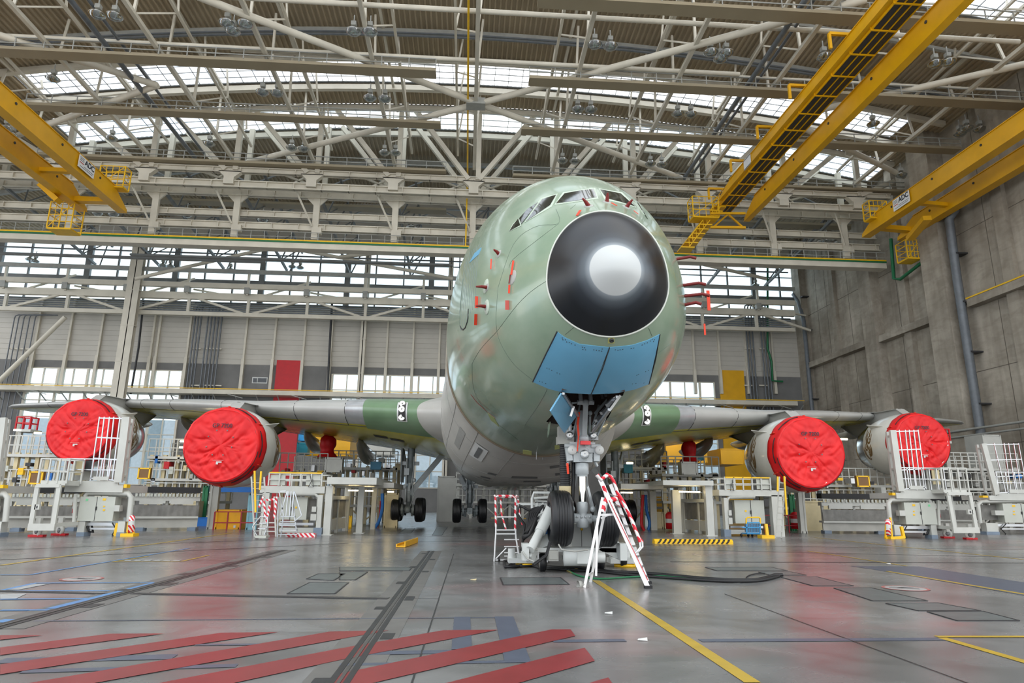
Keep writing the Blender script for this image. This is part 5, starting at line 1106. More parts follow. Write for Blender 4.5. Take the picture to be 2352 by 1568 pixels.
# left taped step frame
LY = 17.9; l2 = thing('platform_ladder', 'low aluminium platform ladder wrapped in red-white tape left of jack', 'ladder', (at(1167,1290,LY).x, LY, 0))
fa = fl(1135,1289); fb = fl(1194,1289); LY = fa.y; 
m = MB(); m.path([fa, at(1139,1222,LY), at(1139,1205,LY)], .022, 7); m.path([fb, at(1185,1235,LY), at(1183,1205,LY)], .022, 7)
for y_ in (1187,1217,1226,1286): m.pt(1138,y_,1186,y_,LY,.02)
for y_ in (1239,1255,1269,1277): m.pt(1158,y_,1192,y_,LY+.5,.018)
m.pt(1139,1283,1163,1258,LY,.018); m.build('frame', LAD, l2)
taped([at(1139,1210,LY), at(1138,1142,LY), at(1144,1138,LY), at(1178,1138,LY), at(1184,1144,LY), at(1183,1215,LY)], .03, l2)
taped([at(1150,1145,LY+.8), at(1152,1180,LY+.8), at(1162,1215,LY+.7)], .025, l2); taped([at(1190,1145,LY+.8), at(1193,1180,LY+.8), at(1200,1205,LY+.7)], .025, l2); taped([at(1136,1138,LY), at(1150,1141,LY+.8), at(1190,1141,LY+.8), at(1186,1138,LY)], .03, l2)
p = fl(1146,1289); MB().lathe([(-.02,.06),(.02,.06),(.021,.001)], p+Vector((0,0,.06)), (1,0,0), 12).build('castor_wheel', BLK, l2)
# ================================================================ FLOOR CABLES
def cable(pts, r_, m_, lb): MB().path([fl(x, y)+Vector((0,0,r_+.003)) for x, y in resamp(pts, 40)], r_, 7).build('floor_cable', m_, label=lb, cat='cable')
cable(sm([(1250,1285),(1225,1296),(1180,1289),(1156,1293),(1155,1303),(1175,1306),(1215,1299),(1240,1304),(1290,1307),(1345,1308),(1400,1316),(1480,1320),(1560,1327),(1640,1334),(1700,1336),(1750,1334),(1770,1325),(1798,1324)]), .035, BLK, 'thick black cable snaking from the jack across the floor')
cable(sm([(1260,1290),(1225,1302),(1190,1303),(1170,1300),(1200,1293),(1235,1306),(1300,1311),(1380,1316),(1450,1324),(1560,1332),(1660,1338),(1740,1337),(1790,1326)]), .03, BLK, 'second black cable running beside the thicker one')
cable(sm([(1296,1305),(1330,1324),(1380,1331),(1450,1327),(1520,1325),(1600,1332),(1700,1336)]), .018, GRN, 'thin green cable lying under the black floor cables')
cable(sm([(1345,1290),(1330,1307),(1295,1305),(1310,1315),(1335,1325)]), .012, mat('yellow_cable', (190,170,90), .5), 'thin yellow cable looped near the jack')
cable(sm([(1590,1333),(1640,1337),(1690,1337),(1712,1333)]), .02, WHITE, 'short white cable beside the black floor cables')
cable(sm([(1712,1332),(1718,1324),(1735,1319),(1757,1318)]), .012, BLK, 'thin black cable curving to the floor hatch')
# ================================================================ WORK STANDS
OFFW = mat('stand_white', (190,190,183), .42, var=.08, scale=1.5); OFFG = mat('cabinet_grey', (186,188,178), .4, var=.05); LIT = emat('tube_light', (255,232,180), 12.0)
PALEG = mat('pale_grey_panel', (176,174,166), .6, var=.1)
def lerpmap(a, b): return lambda v: float(np.interp(v, a, b)) if a[0] <= v <= a[-1] else (b[0]+(v-a[0])*(b[1]-b[0])/(a[1]-a[0]) if v < a[0] else b[-1]+(v-a[-1])*(b[-1]-b[-2])/(a[-1]-a[-2]))
def railbox(x0, y0, x1, y1, Y, d, nx, ny, r, m, name, parent, mx=lambda v: v, my=lambda v: v):
    A0, A1 = at(mx(x0), my(y0), Y), at(mx(x1), my(y1), Y); X0, X1 = sorted((A0.x, A1.x)); Z0, Z1 = sorted((A0.z, A1.z)); mb = MB()
    for yy in ((Y, Y+d) if d else (Y,)):
        for k in range(nx+1): X = X0+(X1-X0)*k/nx; mb.box((X-r, yy-r, Z0), (X+r, yy+r, Z1))
        for k in range(ny+1):
            z = Z0+(Z1-Z0)*k/ny
            if k: mb.box((X0-r*.8, yy-r*.8, z-r*.8), (X1+r*.8, yy+r*.8, z+r*.8))
    if d:
        for X in (X0, X1):
            for k in range(1, ny+1): z = Z0+(Z1-Z0)*k/ny; mb.box((X-r*.7, Y, z-r*.7), (X+r*.7, Y+d, z+r*.7))
    return mb.build(name, m, parent)
def drape(p0, p1, z0, z1, n=26, amp=.05):
    mb = MB(); rows = []; d = (p1-p0); nn = Vector((-d.y, d.x, 0)).normalized()
    for j in range(6):
        z = z0+(z1-z0)*j/5; f = 1-j/5
        rows.append([p0+d*(i/n)+nn*(amp*(.35+f)*math.sin(i*1.9+.6*math.sin(i*.7)+j*.12))+Vector((0,0,z-p0.z)) for i in range(n+1)])
    mb.grid(rows); return mb
def extinguisher(x, y0, y1, Y, lb, w_=.14):
    p = at(x, y1, Y); q = at(x, y0, Y); h = q.z-p.z; t = thing('fire_extinguisher', lb, 'fire extinguisher', p)
    MB().lathe([(0,w_*.4),(.0,w_*.5),(h*.7,w_*.5),(h*.8,w_*.35),(h*.85,w_*.12)], p, (0,0,1), 16).build('cylinder', REDM, t); MB().box(p+Vector((-.03,-.06,h*.84)), p+Vector((.03,.05,h))).build('valve', DARK, t)
    MB().lathe([(h*.3,w_*.505),(h*.5,w_*.505)], p, (0,0,1), 16).build('label_band', WHITE, t)
def stand(mx, my, lab, full=True):
    f0 = fl(mx(186), my(1231)); Y = f0.y; c0 = fl(mx(84), my(1234)).y
    t = thing('engine_work_stand', lab[0], 'work stand', (f0.x, Y, 0), 'mirrored work stands in front of the outer engines')
    s = 1 if mx(200) > mx(190) else -1
    def W(x, y, dY=0): return at(mx(x), my(y), Y+dY)
    def bx_(mb, x0, y0, x1, y1, dY, d): a_, c_ = mx(x0), mx(x1); mb.pb(min(a_,c_), my(y0), max(a_,c_), my(y1), Y+dY, d); return mb
    # deck, grid and rails
    bx_(MB(), 148, 1113, 282, 1130, 0, 2.2).build('deck', OFFW, t); bx_(MB(), 152, 1104, 272, 1113, .0, .06).build('toe_board', OFFW, t)
    m = MB()
    for xa, xb_ in ((291,272),): 
        m.bar(W(xa,958), W(xb_,1108), .3, .16); m.bar(W(xa+13,962,.5), W(xb_+15,1104,.5), .12)
        for k in range(4): f = .08+.28*k; m.bar(W(xa,958).lerp(W(xb_,1108), f), W(xa+13,962,.5).lerp(W(xb_+15,1104,.5), f), .08)
    m.build('upright', OFFW, t)
    m = MB()
    for k, (xt, xb_) in enumerate(((229,208),(240,222),(252,235),(262,246),(276,258))): m.bar(W(xt,957), W(xb_,1102), .045)
    for f in (.02, .33, .66, .97): m.bar(W(229,957).lerp(W(208,1102), f), W(291,958).lerp(W(272,1108), f), .05)
    m.build('guard_grid', ALU, t)
    railbox(155, 1053, 269, 1104, Y, 0, 6, 2, .025, ALU, 'handrail', t, mx, my)
    railbox(155, 1053, 269, 1104, Y+2, 0, 6, 2, .025, ALU, 'handrail', t, mx, my)
    bx_(MB(), 163, 1081, 267, 1103, .5, .05).build('mesh_panel', GREYP, t)
    bx_(MB(), 167, 1057, 191, 1091, .1, .05).build('notice_panel', CREAM, t); bx_(MB(), 191, 1057, 211, 1082, .3, .1).build('dark_panel', DARK, t); bx_(MB(), 214, 1094, 249, 1103, -.05, .6).build('white_tray', OFFW, t)
    # cabinet
    c = bx_(MB(), 181, 1140, 262, 1196, .1, .9).build('control_cabinet', OFFG, t); bx_(MB(), 219.3, 1140, 220.2, 1196, .085, .012).build('door_joint', DARK, c); bx_(MB(), 219, 1163, 221.5, 1171, .06, .03).build('handle', BLK, c); bx_(MB(), 197, 1145, 202, 1150, .085, .012).build('green_sticker', mat('sticker_green', (120,210,150), .5), c)
    m = MB(); bx_(m, 236, 1144, 243, 1149, .085, .012); bx_(m, 237, 1161, 241, 1164, .085, .012); bx_(m, 236, 1169, 241, 1173, .085, .012); m.buildn('yellow_sticker', YEL2, c)
    m = MB()
    for xa in (186, 278): bx_(m, xa-8, 1197, xa+8, 1222, .15, .4)
    m.buildn('leg', OFFW, t); m = MB()
    for xa in (186, 278): a_ = W(xa-9, 1222, .05); c_ = W(xa+9, 1222, .05); m.box((min(a_.x,c_.x), Y, 0), (max(a_.x,c_.x), Y+.5, a_.z))
    m.buildn('foot', mat('foot_blue_grey', (120,134,150), .5), t)
    m = MB(); bx_(m, 196, 1200, 272, 1207, .3, .1); bx_(m, 200, 1212, 266, 1216, .3, .1); m.build('cross_beam', ALU, t)
    m = MB(); m.path([W(200,1208,.3), W(205,1220,.25), W(214,1222,.3), W(210,1205,.4)], .04, 6); m.path([W(258,1200,.2), W(266,1214,.2), W(258,1228,.2), W(262,1236,.2)], .03, 6); m.build('hose', BLK, t)
    # portal
    m = MB(); m.path([W(296,1197,.2), W(301,1142,.2), W(294,1133,.2), W(228,1131,.2), W(203,1131,.2), W(196,1140,.2)], .13, 4); m.build('portal_frame', OFFW, t)
    m = MB(); bx_(m, 262, 1160, 274, 1174, .05, .3); m.build('junction_box', OFFW, t); bx_(MB(), 268, 1144, 294, 1188, .6, .05).build('side_curtain', CURT, t)
    # long roller table receding to the back
    pa = fl(mx(300), my(1219)); pb_ = fl(mx(404), my(1218)); d = pb_-pa; D = d.normalized(); far = pb_+D*.9
    zr_ = W(300, 1121, .4).z; n1 = W(287,1121,.4); L1 = Vector((far.x, far.y, zr_))
    m = MB(); m.bar(Vector((pa.x-d.x*.05, pa.y+.2, zr_)), L1, .5, .28); m.build('roller_cover', BLK, t)
    m = MB(); k = 0
    nn_ = Vector((-D.y, D.x, 0)); nn_ = nn_ if nn_.y < 0 else -nn_
    pa0 = Vector((pa.x-d.x*.02, pa.y, 0))
    for i in range(18): q = pa0.lerp(far, (i+.5)/18)+nn_*.26; m.box(q+Vector((-.05,-.02,zr_-.32)), q+Vector((.05,.02,zr_-.18)))
    m.build('roller_tooth', OFFG, t)
    m = MB(); m.bar(pa0+Vector((0,0,zr_-.42)), far+Vector((0,0,zr_-.42)), .4, .2); m.bar(pa0+Vector((0,0,.62)), far+Vector((0,0,.62)), .5, .1)
    for f in (.0, .5, .97): q = pa0.lerp(far, f); m.bar(q+Vector((0,0,.15)), q+Vector((0,0,zr_-.4)), .12)
    for f in (.08, .55): q = pa0.lerp(far, f)+nn_*.2; q2 = pa0.lerp(far, f+.35)+nn_*.2; m.bar(q+Vector((0,0,zr_-.58)), q2+Vector((0,0,zr_-.58)), .1, .2)
    m.build('table_frame', OFFW, t)
    drape(pa0+nn_*.22+Vector((0,0,.7)), far+nn_*.22+Vector((0,0,.7)), .68, zr_-.72, 34, .03).build('curtain', CURT, t)
    m = MB(); m.bar(pa0+nn_*.1+Vector((0,0,.36)), far+nn_*.1+Vector((0,0,.36)), .08, .44); m.build('skirt_panel', PALEG, t)
    m = MB()
    for f in (.15, .94): q = pa0.lerp(far, f); m.box(q+Vector((-.2,-.2,0)), q+Vector((.2,.2,.16)))
    m.buildn('table_foot', mat('foot_blue_grey', (0,0,0)), t)
    m = MB(); bx_(m, 284, 1112, 291, 1120, -.1, .3); m.build('yellow_end_stop', YEL2, t)
    # small side platform on castors
    if not full: return t
    Yc = c0; t2 = thing('castor_frame', lab[1], 'frame', (at(mx(100),my(1220),Yc).x, Yc, 0), 'castor frames beside the work stands')
    def Wc(x, y, dY=0): return at(mx(x), my(y), Yc+dY)
    m = MB(); m.bar(Wc(71,1210), Wc(87,1114), .16, .1); m.bar(Wc(122,1210), Wc(137,1114), .16, .1); m.bar(Wc(85,1115), Wc(139,1115), .14, .14); m.bar(Wc(66,1210), Wc(127,1210), .14, .26); m.bar(Wc(127,1205,.1), Wc(176,1202,1.2), .12, .14); m.bar(Wc(170,1198,1), Wc(174,1134,1), .1); m.bar(Wc(120,1202,.5), Wc(131,1119,.5), .1)
    m.build('frame', OFFW, t2)
    for xc, yc in ((84,1225),(136,1222)):
        g = fl(mx(xc), my(yc+8)); c_ = Vector((g.x, g.y, .21)); m = MB(); m.lathe([(-.05,.1),(-.06,.19),(0,.21),(.06,.19),(.05,.1)], c_, (.5,1,0), 18); w2 = m.build('castor_wheel', OFFW, t2); MB().lathe([(-.07,.01),(-.07,.09),(.07,.09),(.07,.01)], c_, (.5,1,0), 12).build('hub', STEELD, w2)
        MB().box(c_+Vector((-.28,-.1,-.2)), c_+Vector((.28,.15,-.12))).build('red_chock', REDM, t2); MB().box(c_+Vector((-.09,-.08,.1)), c_+Vector((.09,.08,.5))).build('castor_bracket', OFFW, t2)
    railbox(96, 1053, 152, 1110, Yc, 1.0, 3, 2, .03, OFFW, 'railing', t2, mx, my)
    MB().pb(min(mx(93),mx(150)), my(1103), max(mx(93),mx(150)), my(1114), Yc, 1.0).build('deck', OFFW, t2); MB().pb(min(mx(79),mx(90)), my(1158), max(mx(79),mx(90)), my(1170), Yc-.05, .12).build('control_box', OFFW, t2); MB().pb(min(mx(83),mx(86)), my(1161), max(mx(83),mx(86)), my(1167), Yc-.06, .02).build('sticker', DARK, t2)
    extinguisher(mx(169), my(1144), my(1178), Y+.3, lab[2])
    # yellow stand with wrapped extinguisher
    g = fl(mx(290), my(1231)); t3 = thing('extinguisher_stand', lab[3], 'stand', g, 'yellow floor brackets with wrapped extinguishers'); Yy = g.y
    def Wy(x, y, dY=0): return at(mx(x), my(y), Yy+dY)
    m = MB(); m.bar(Wy(264,1227), Wy(308,1230), .14, .12); m.bar(Wy(265,1229), Wy(271,1201), .12); m.bar(Wy(292,1228), Wy(297,1178), .07); m.bar(Wy(307,1230), Wy(306,1196), .07); m.box(Wy(290,1230)+Vector((-.1,-.3,-.03)), Wy(308,1230)+Vector((.1,.2,.1))); m.build('bracket', YEL2, t3)
    a_ = Wy(302,1222); c_ = Wy(302,1180); MB().lathe([(0,.05),(.01,.13),((c_-a_).length*.85,.13),((c_-a_).length*.95,.05)], a_, c_-a_, 14).build('bottle', TAPE, t3); MB().lathe([((c_-a_).length*.4,.132),((c_-a_).length*.62,.132)], a_, c_-a_, 14).build('label_band', WHITE, t3)
    return t
I_ = lambda v: v
stand(I_, I_, ('grey-curtained work stand with tall grid, below far left engine', 'white frame on two castors at the left work stand', 'red extinguisher on the left work stand beside castor frame', 'yellow floor bracket with red-white bottle by left work stand'))
stand(lambda v: v-284, lambda v: v+1, ('part of a work stand cut off by the left edge', '', '', ''), False)
rx = lerpmap([69,83.6,126,135.7,183,262,291,298,436],[2245,2230,2189,2178,2149,2079,2049.6,2044,1890]); ry = lerpmap([955,1053,1104,1129,1196,1231],[985,1075,1125,1144,1204,1237])
stand(rx, ry, ('grey-curtained work stand with tall grid, below far right engine', 'white frame on two castors at the right work stand', 'red extinguisher on the right work stand beside castor frame', 'yellow floor bracket with red-white bottle by right work stand'))
rx2 = lerpmap([183,262,291,298,436],[2385,2306,2258,2250,2110]); ry2 = lerpmap([955,1053,1104,1129,1196,1231],[1016,1085,1133,1148,1200,1228])
stand(rx2, ry2, ('part of a work stand cut off by the right edge', '', '', ''), False)
# ---- middle stands and tables
def mid(side):
    L = side < 0
    mx = I_ if L else lerpmap([594,619,637,705,739,746,792],[1806,1768,1756,1688,1665,1652,1574]); my = I_ if L else lerpmap([1085,1116,1132,1192,1231],[1096,1125,1139,1201,1233])
    base = fl(mx(735), my(1229)); Y = base.y; nm = 'left' if L else 'right'
    t = thing('middle_work_stand', 'white work stand with yellow top rail below the inner %s engine' % nm, 'work stand', base, 'mirrored work stands in front of the inner engines')
    def bx_(mb, x0, y0, x1, y1, dY, d): a_, c_ = mx(x0), mx(x1); mb.pb(min(a_,c_), my(y0), max(a_,c_), my(y1), Y+dY, d); return mb
    def W(x, y, dY=0): return at(mx(x), my(y), Y+dY)
    bx_(MB(), 597, 1116, 746, 1132, 0, 2.4).build('deck', OFFW, t)
    railbox(619, 1086, 738, 1116, Y, 2.2, 5, 2, .03, OFFW, 'railing', t, mx, my); bx_(MB(), 619, 1084, 739, 1087, -.03, .08).build('top_rail', YEL2, t)
    for a_, c_ in ((621,655),(703,736)): bx_(MB(), a_, 1090, c_, 1114, .05, .05).build('side_panel', OFFG, t)
    c = bx_(MB(), 637, 1141, 705, 1193, .3, .9).build('control_cabinet', OFFG, t); bx_(MB(), 667, 1141, 668, 1193, .28, .03).build('door_joint', DARK, c); bx_(MB(), 666.5, 1164, 669, 1172, .25, .03).build('handle', BLK, c); bx_(MB(), 678, 1163, 682, 1167, .28, .03).build('yellow_sticker', YEL2, c)
    m = MB(); 
    a_, c_ = sorted((W(597,1200).x, W(613,1200).x)); m.box((a_, Y, 0), (c_, Y+.35, W(600,1130).z)); a_, c_ = sorted((W(726,1200).x, W(737,1200).x)); m.box((a_, Y, .3), (c_, Y+.3, W(730,1136).z)); m.buildn('leg', OFFW, t)
    m = MB(); a_, c_ = sorted((W(722,1200).x, W(741,1200).x)); m.box((a_, Y-.1, 0), (c_, Y+.4, .32)); m.build('foot', mat('foot_blue_grey', (0,0,0)), t)
    m = MB(); m.path([W(731,1200,.1), W(733,1142,.1), W(724,1134,.1), W(660,1133,.1)], .11, 4); m.build('portal_frame', OFFW, t)
    bx_(MB(), 708, 1145, 726, 1188, .6, .05).build('side_curtain', CURT, t); bx_(MB(), 716, 1163, 726, 1175, -.05, .12).build('switch_box', OFFW, t); bx_(MB(), 713, 1180, 726, 1195, -.05, .12).build('switch_box', OFFW, t)
    m = MB(); m.box((min(W(640,1200).x,W(722,1200).x), Y+.2, .1), (max(W(640,1200).x,W(722,1200).x), Y+.9, .3)); m.build('base_beam', OFFW, t); bx_(MB(), 640, 1200, 720, 1206, .3, .1).build('cross_beam', ALU, t)
    pa = Vector((W(742,1200).x, Y+.9, 0)); pb_ = Vector((at(mx(792), my(1200), Y+4.5).x, Y+4.5, 0)); zt = W(740,1142,.5).z
    drape(pa+Vector((0,0,.7)), pb_+Vector((0,0,.7)), .7, zt-.1, 24, .04).build('curtain', CURT, t); m = MB(); m.bar(pa+Vector((0,.1,.4)), pb_+Vector((0,.1,.4)), .08, .5); m.bar(pa+Vector((0,.1,zt)), pb_+Vector((0,.1,zt)), .3, .16)
    for f in (0, .5, 1): q = pa.lerp(pb_, f); m.bar(q, q+Vector((0,0,zt)), .14)
    m.build('table_frame', OFFW, t)
    m = MB(); m.path([W(712,1090,-.05), W(715,1105,-.05), W(708,1118,-.05), W(720,1118,-.1), W(718,1100,-.05)], .015, 5); m.build('loose_cable', DARK, t)
mid(-1); mid(1)
def table(legs, top, ext, lb):
    base = fl((legs[0][0]+legs[0][1])/2, legs[0][3]); Y = base.y; t = thing('work_platform_table', lb, 'platform', base, 'white high tables beside the nose')
    for i, (x0, x1, y0, y1) in enumerate(legs):
        g = fl((x0+x1)/2, y1); m = MB(); a_ = at(x0, 1170, g.y).x; c_ = at(x1, 1170, g.y).x; z = at(x0, y0, g.y).z; m.box((a_, g.y, 0), (c_, g.y+.3, z)); m.box((a_-.1, g.y-.1, 0), (c_+.1, g.y+.4, .04)); m.build('leg', OFFW, t)
        m = MB(); m.box((a_+.05, g.y+4.5, 0), (c_+.0, g.y+4.8, z)); m.build('leg', OFFW, t)
    MB().pb(*top, Y-.2, 6.5).build('top_slab', OFFW, t); MB().pb(*ext, Y+2.5, 5).build('side_slab', PALEG, t)
    return t, Y
table([(745,761,1115,1229),(820,834,1117,1225)], (751,1096,865,1112), (863,1108,905,1120), 'white high table on thick legs left of the main wheels')
table([(1623,1638.7,1115,1231),(1546,1564,1125,1226)], (1523,1103,1639,1114), (1426,1111,1524,1123), 'white high table on thick legs right of the nose wheel')
# under-table lit tubes and pipes, hoses
def small(name, lb, cat, mb, m): return mb.build(name, m, label=lb, cat=cat)
for x0, x1, y, Y, lb in ((800,826,1126,34,'lit tube lamp under the left white table'),(836,856,1127,36,'second lit tube lamp under left table, nearer the wheels'),(1427,1453,1131,36,'lit tube lamp under the right table near the ladder'),(1562,1608,1129,34,'lit tube lamp under the right white table'),(890,904,1129,38,'short lit lamp left of the wing wheels')):
    small('tube_lamp', lb, 'lamp', MB().pb(x0, y-1.5, x1, y+1.5, Y, .15), LIT)
for pts, m_, lb in (([(1477,1136),(1474,1180),(1474,1205),(1480,1218)], REDM, 'thick red hose hanging under the right table'), ([(1483,1136),(1485,1170),(1492,1200),(1489,1217)], BLUEP, 'thick blue hose hanging under the right table'),
                    ([(878,1133),(878,1165),(871,1195),(861,1212)], BLUEP, 'thick blue hose hanging left of the wing wheels'), ([(874,1150),(872,1180),(868,1208)], REDM, 'thin red hose beside the blue hose at left')):
    Y = fl(pts[-1][0], pts[-1][1]).y; small('hanging_hose', lb, 'hose', MB().path([at(x, y, Y) for x, y in sm(pts)], .09 if 'thin' not in lb else .05, 8), m_)
# ---- docks behind, between floor and wing
def dock(x0, x1, y0, yb, Y, lb, levels=2, nx=5, dep=3.0, colr=CREAM, rail=None):
    g0 = at(x0, yb, Y); g1 = at(x1, yb, Y); zt = at((x0+x1)/2, y0, Y).z; X0, X1 = g0.x, g1.x; t = thing('assembly_dock', lb, 'dock', ((X0+X1)/2, Y, 0))
    m = MB()
    for k in range(nx+1):
        X = X0+(X1-X0)*k/nx
        for yy in (Y, Y+dep): m.box((X-.11, yy, 0), (X+.11, yy+.22, zt-1.0))
    m.buildn('post', colr, t); m = MB()
    for l in range(levels):
        z = (zt-1.1)*(l+1)/levels; m.box((X0-.2, Y-.2, z-.16), (X1+.2, Y+dep+.3, z))
        for yy in (Y-.15, Y+dep+.2):
            r_ = MB()
            for h in (.5, 1.05): r_.box((X0-.2, yy+.005, z+h), (X1+.2, yy+.045, z+h+.06))
            n = nx*2
            for k in range(n+1): X = X0-.2+(X1-X0+.4)*k/n; r_.box((X-.03, yy, z), (X+.03, yy+.05, z+1.08))
            r_.build('railing', rail or OFFW, t)
    m.buildn('deck', OFFW, t)
    if levels > 0:
        m = MB()
        for k in range(nx): X = X0+(X1-X0)*k/nx; Xn = X0+(X1-X0)*(k+1)/nx; z = (zt-1.1)/levels; m.bar((X, Y+.1, .2), (Xn, Y+.1, z-.3), .09) if k % 2 else m.bar((X, Y+.1, z-.3), (Xn, Y+.1, .2), .09)
        m.build('brace', colr, t)
    return t
dock(-10, 112, 1000, 1180, 42, 'cream trussed dock at the left edge behind the work stand', 2, 5)
dock(330, 480, 1008, 1190, 44, 'pale dock between the two left engines', 3, 5)
dock(640, 735, 1040, 1200, 41, 'pale dock behind the inner left engine', 2, 3)
dock(740, 900, 1035, 1200, 46, 'pale dock behind the left high table', 3, 5)
dock(1050, 1260, 1085, 1200, 62, 'far trussed dock seen under the belly', 2, 7, colr=OFFW)
dock(1425, 1530, 1035, 1195, 45, 'pale dock behind the nose wheel on the right', 3, 4)
dock(1530, 1650, 1048, 1195, 42, 'pale dock behind the right high table', 2, 4)
dock(1800, 1900, 1075, 1200, 43, 'cream dock right of the inner right engine', 2, 4)
dock(1900, 2050, 1075, 1200, 44, 'cream dock behind the right work stand', 2, 5)
dock(2165, 2352, 1040, 1200, 46, 'grey dock with railings at the right edge by the concrete wall', 3, 6, colr=PALEG)
# ---- boxes, containers and loose things on and around the docks
def box(name, lb, x0, y0, x1, y1, Y, d, m, cat='box', floor=False, trim=None):
    a_ = at(x0, (y0+y1)/2, Y); c_ = at(x1, (y0+y1)/2, Y); zt = at((x0+x1)/2, y0, Y).z; zb = 0 if floor else at((x0+x1)/2, y1, Y).z
    t = thing(name, lb, cat, ((a_.x+c_.x)/2, Y+d/2, zb)); MB().box((a_.x, Y, zb), (c_.x, Y+d, zt)).build('body', m, t)
    e = MB(); r_ = min(.05, (zt-zb)*.06)
    for X in (a_.x, c_.x): e.box((X-r_, Y-r_*.6, zb), (X+r_, Y+r_, zt))
    for z in (zb+r_, zt-r_): e.box((a_.x, Y-r_*.6, z-r_), (c_.x, Y+r_, z+r_))
    e.build('edge', trim or m, t); return t
b_ = box('tool_chest', 'big yellow-orange chest on the floor left of the ladders', 497, 1170, 551, 1217, 36.3, 1.4, mat('chest_yellow', (238,170,20), .4), 'chest', True)
m = MB(); m.pb(497, 1199.5, 551, 1200.6, 36.27, .03); m.build('lid_joint', DARK, b_); m = MB(); m.pb(536, 1206, 541, 1212, 36.25, .04); m.build('sticker', WHITE, b_)
box('light_blue_board', 'tall light blue board standing right of the yellow chest', 570, 1133, 590, 1217, 36, .2, mat('light_blue', (140,190,205), .5), 'board', True)
box('yellow_container', 'large yellow container under the wing left of nose', 705, 996, 803, 1047, 52, 4, YEL, 'container'); box('yellow_container', 'large yellow container behind red cover, right of nose', 1531, 1003, 1622, 1062, 55, 4, YEL, 'container'); box('yellow_container', 'yellow container just left of the inner right engine', 1657, 1030, 1708, 1066, 56, 4, YEL, 'container')
box('teal_cabinet', 'teal cabinet on dock beside the red door at left', 683, 1016, 705, 1042, 50, 1, TEAL, 'cabinet'); box('blue_cabinet', 'small bright blue cabinet above the teal one', 687, 993, 705, 1012, 50, 1, mat('sky_blue', (40,150,215), .5), 'cabinet'); box('teal_cabinet', 'teal cabinet on the right dock beside the red bag', 1601, 1033, 1615, 1057, 48, 1, TEAL, 'cabinet')
box('white_cabinet', 'stack of white cabinets left of the body wheels', 1006, 1093, 1046, 1172, 52, 1.5, OFFW, 'cabinet', True); box('white_container', 'white container under the wing behind left dock', 803, 1000, 900, 1045, 60, 3, OFFW, 'container')
box('blue_equipment', 'bright blue equipment box above the left table', 852, 1060, 874, 1078, 44, .6, mat('equip_blue', (20,130,170), .4)); box('blue_equipment', 'teal blue equipment box right of the nose leg', 1434, 1066, 1452, 1086, 43, .6, TEAL)
box('grey_cabinet', 'grey cabinet standing on the left middle dock', 748, 1050, 784, 1084, 38, .8, GREYP, 'cabinet'); box('grey_cabinet', 'grey metal cabinet on right dock beside red bag', 1567, 1060, 1600, 1090, 38, .8, GREYP, 'cabinet')
box('white_cabinet', 'tall white cabinet with vent standing by the right wall', 2266, 998, 2306, 1120, 50, 2, OFFW, 'cabinet', True); box('yellow_cage', 'small yellow-framed panel behind left work stand', 318, 1074, 343, 1100, 38, .3, mat('amber_panel', (120,84,40), .5), 'panel', False, YEL2)
box('yellow_cage', 'small yellow-framed panel behind right work stand', 1970, 1092, 1996, 1118, 39, .3, mat('amber_panel', (0,0,0)), 'panel', False, YEL2); box('yellow_cage', 'small yellow-framed panel at the left edge', 68, 1082, 96, 1112, 38, .3, mat('amber_panel', (0,0,0)), 'panel', False, YEL2)
box('blue_bin', 'dark blue bin under the dock left of yellow chest', 450, 1188, 478, 1208, 40, 1, BLUEP, 'bin', True); box('green_post', 'dark green post behind the inner left engine', 466, 1115, 474, 1180, 41, .3, GRN, 'post', True); box('blue_beam', 'long blue beam behind the white posts at left', 500, 1118, 586, 1130, 42, .3, BLUEP, 'beam'); box('white_post', 'thick white post left of the yellow chest', 482, 1112, 497, 1217, 36.4, .4, OFFW, 'post', True)
box('white_post', 'thick white post right of the inner right engine ladder', 1838, 1125, 1848, 1221, 36.8, .4, OFFW, 'post', True); box('green_post', 'dark green post near the ladder at right', 1816, 1135, 1824, 1190, 40, .3, GRN, 'post', True); box('coloured_drums', 'blue and yellow drums under left table', 792, 1185, 800, 1210, 38, .4, BLUEP, 'drum', True); box('coloured_drums', 'yellow drum beside the blue one under left table', 800, 1184, 806, 1210, 38, .4, YEL2, 'drum', True)
box('yellow_cabinet', 'tall yellow cabinet under the right table in the distance', 1506, 1140, 1546, 1195, 48, 1.5, YEL, 'cabinet', True); box('cream_cabinet', 'low cream cabinet under the right table near the hoses', 1500, 1175, 1522, 1208, 42, 1, CREAM, 'cabinet', True); box('cream_cabinet', 'cream cabinet behind the thick blue hose at left', 884, 1132, 912, 1208, 40, 1, CREAM, 'cabinet', True)
box('cream_cabinet', 'cream curtain-fronted bench right of the yellow rails', 1848, 1150, 1905, 1208, 40, 1.5, CREAM, 'bench', True); box('cream_cabinet', 'cream curtain-fronted bench between left engines', 424, 1150, 450, 1205, 40, 1.5, CREAM, 'bench', True)
box('white_equipment', 'white equipment box on belly level behind left wing root', 1028, 893, 1048, 922, 60, 2, OFFW)
rnd = random.Random(3); cols = [OFFW, CREAM, GREYP, OFFW, PALEG, ALU, BLUEP, YEL2, DARK, REDM, OFFG]; cn = {id(OFFW):'white', id(CREAM):'cream', id(GREYP):'grey', id(PALEG):'pale grey', id(ALU):'bare metal', id(BLUEP):'blue', id(YEL2):'yellow', id(DARK):'dark', id(REDM):'red', id(OFFG):'grey-green'}
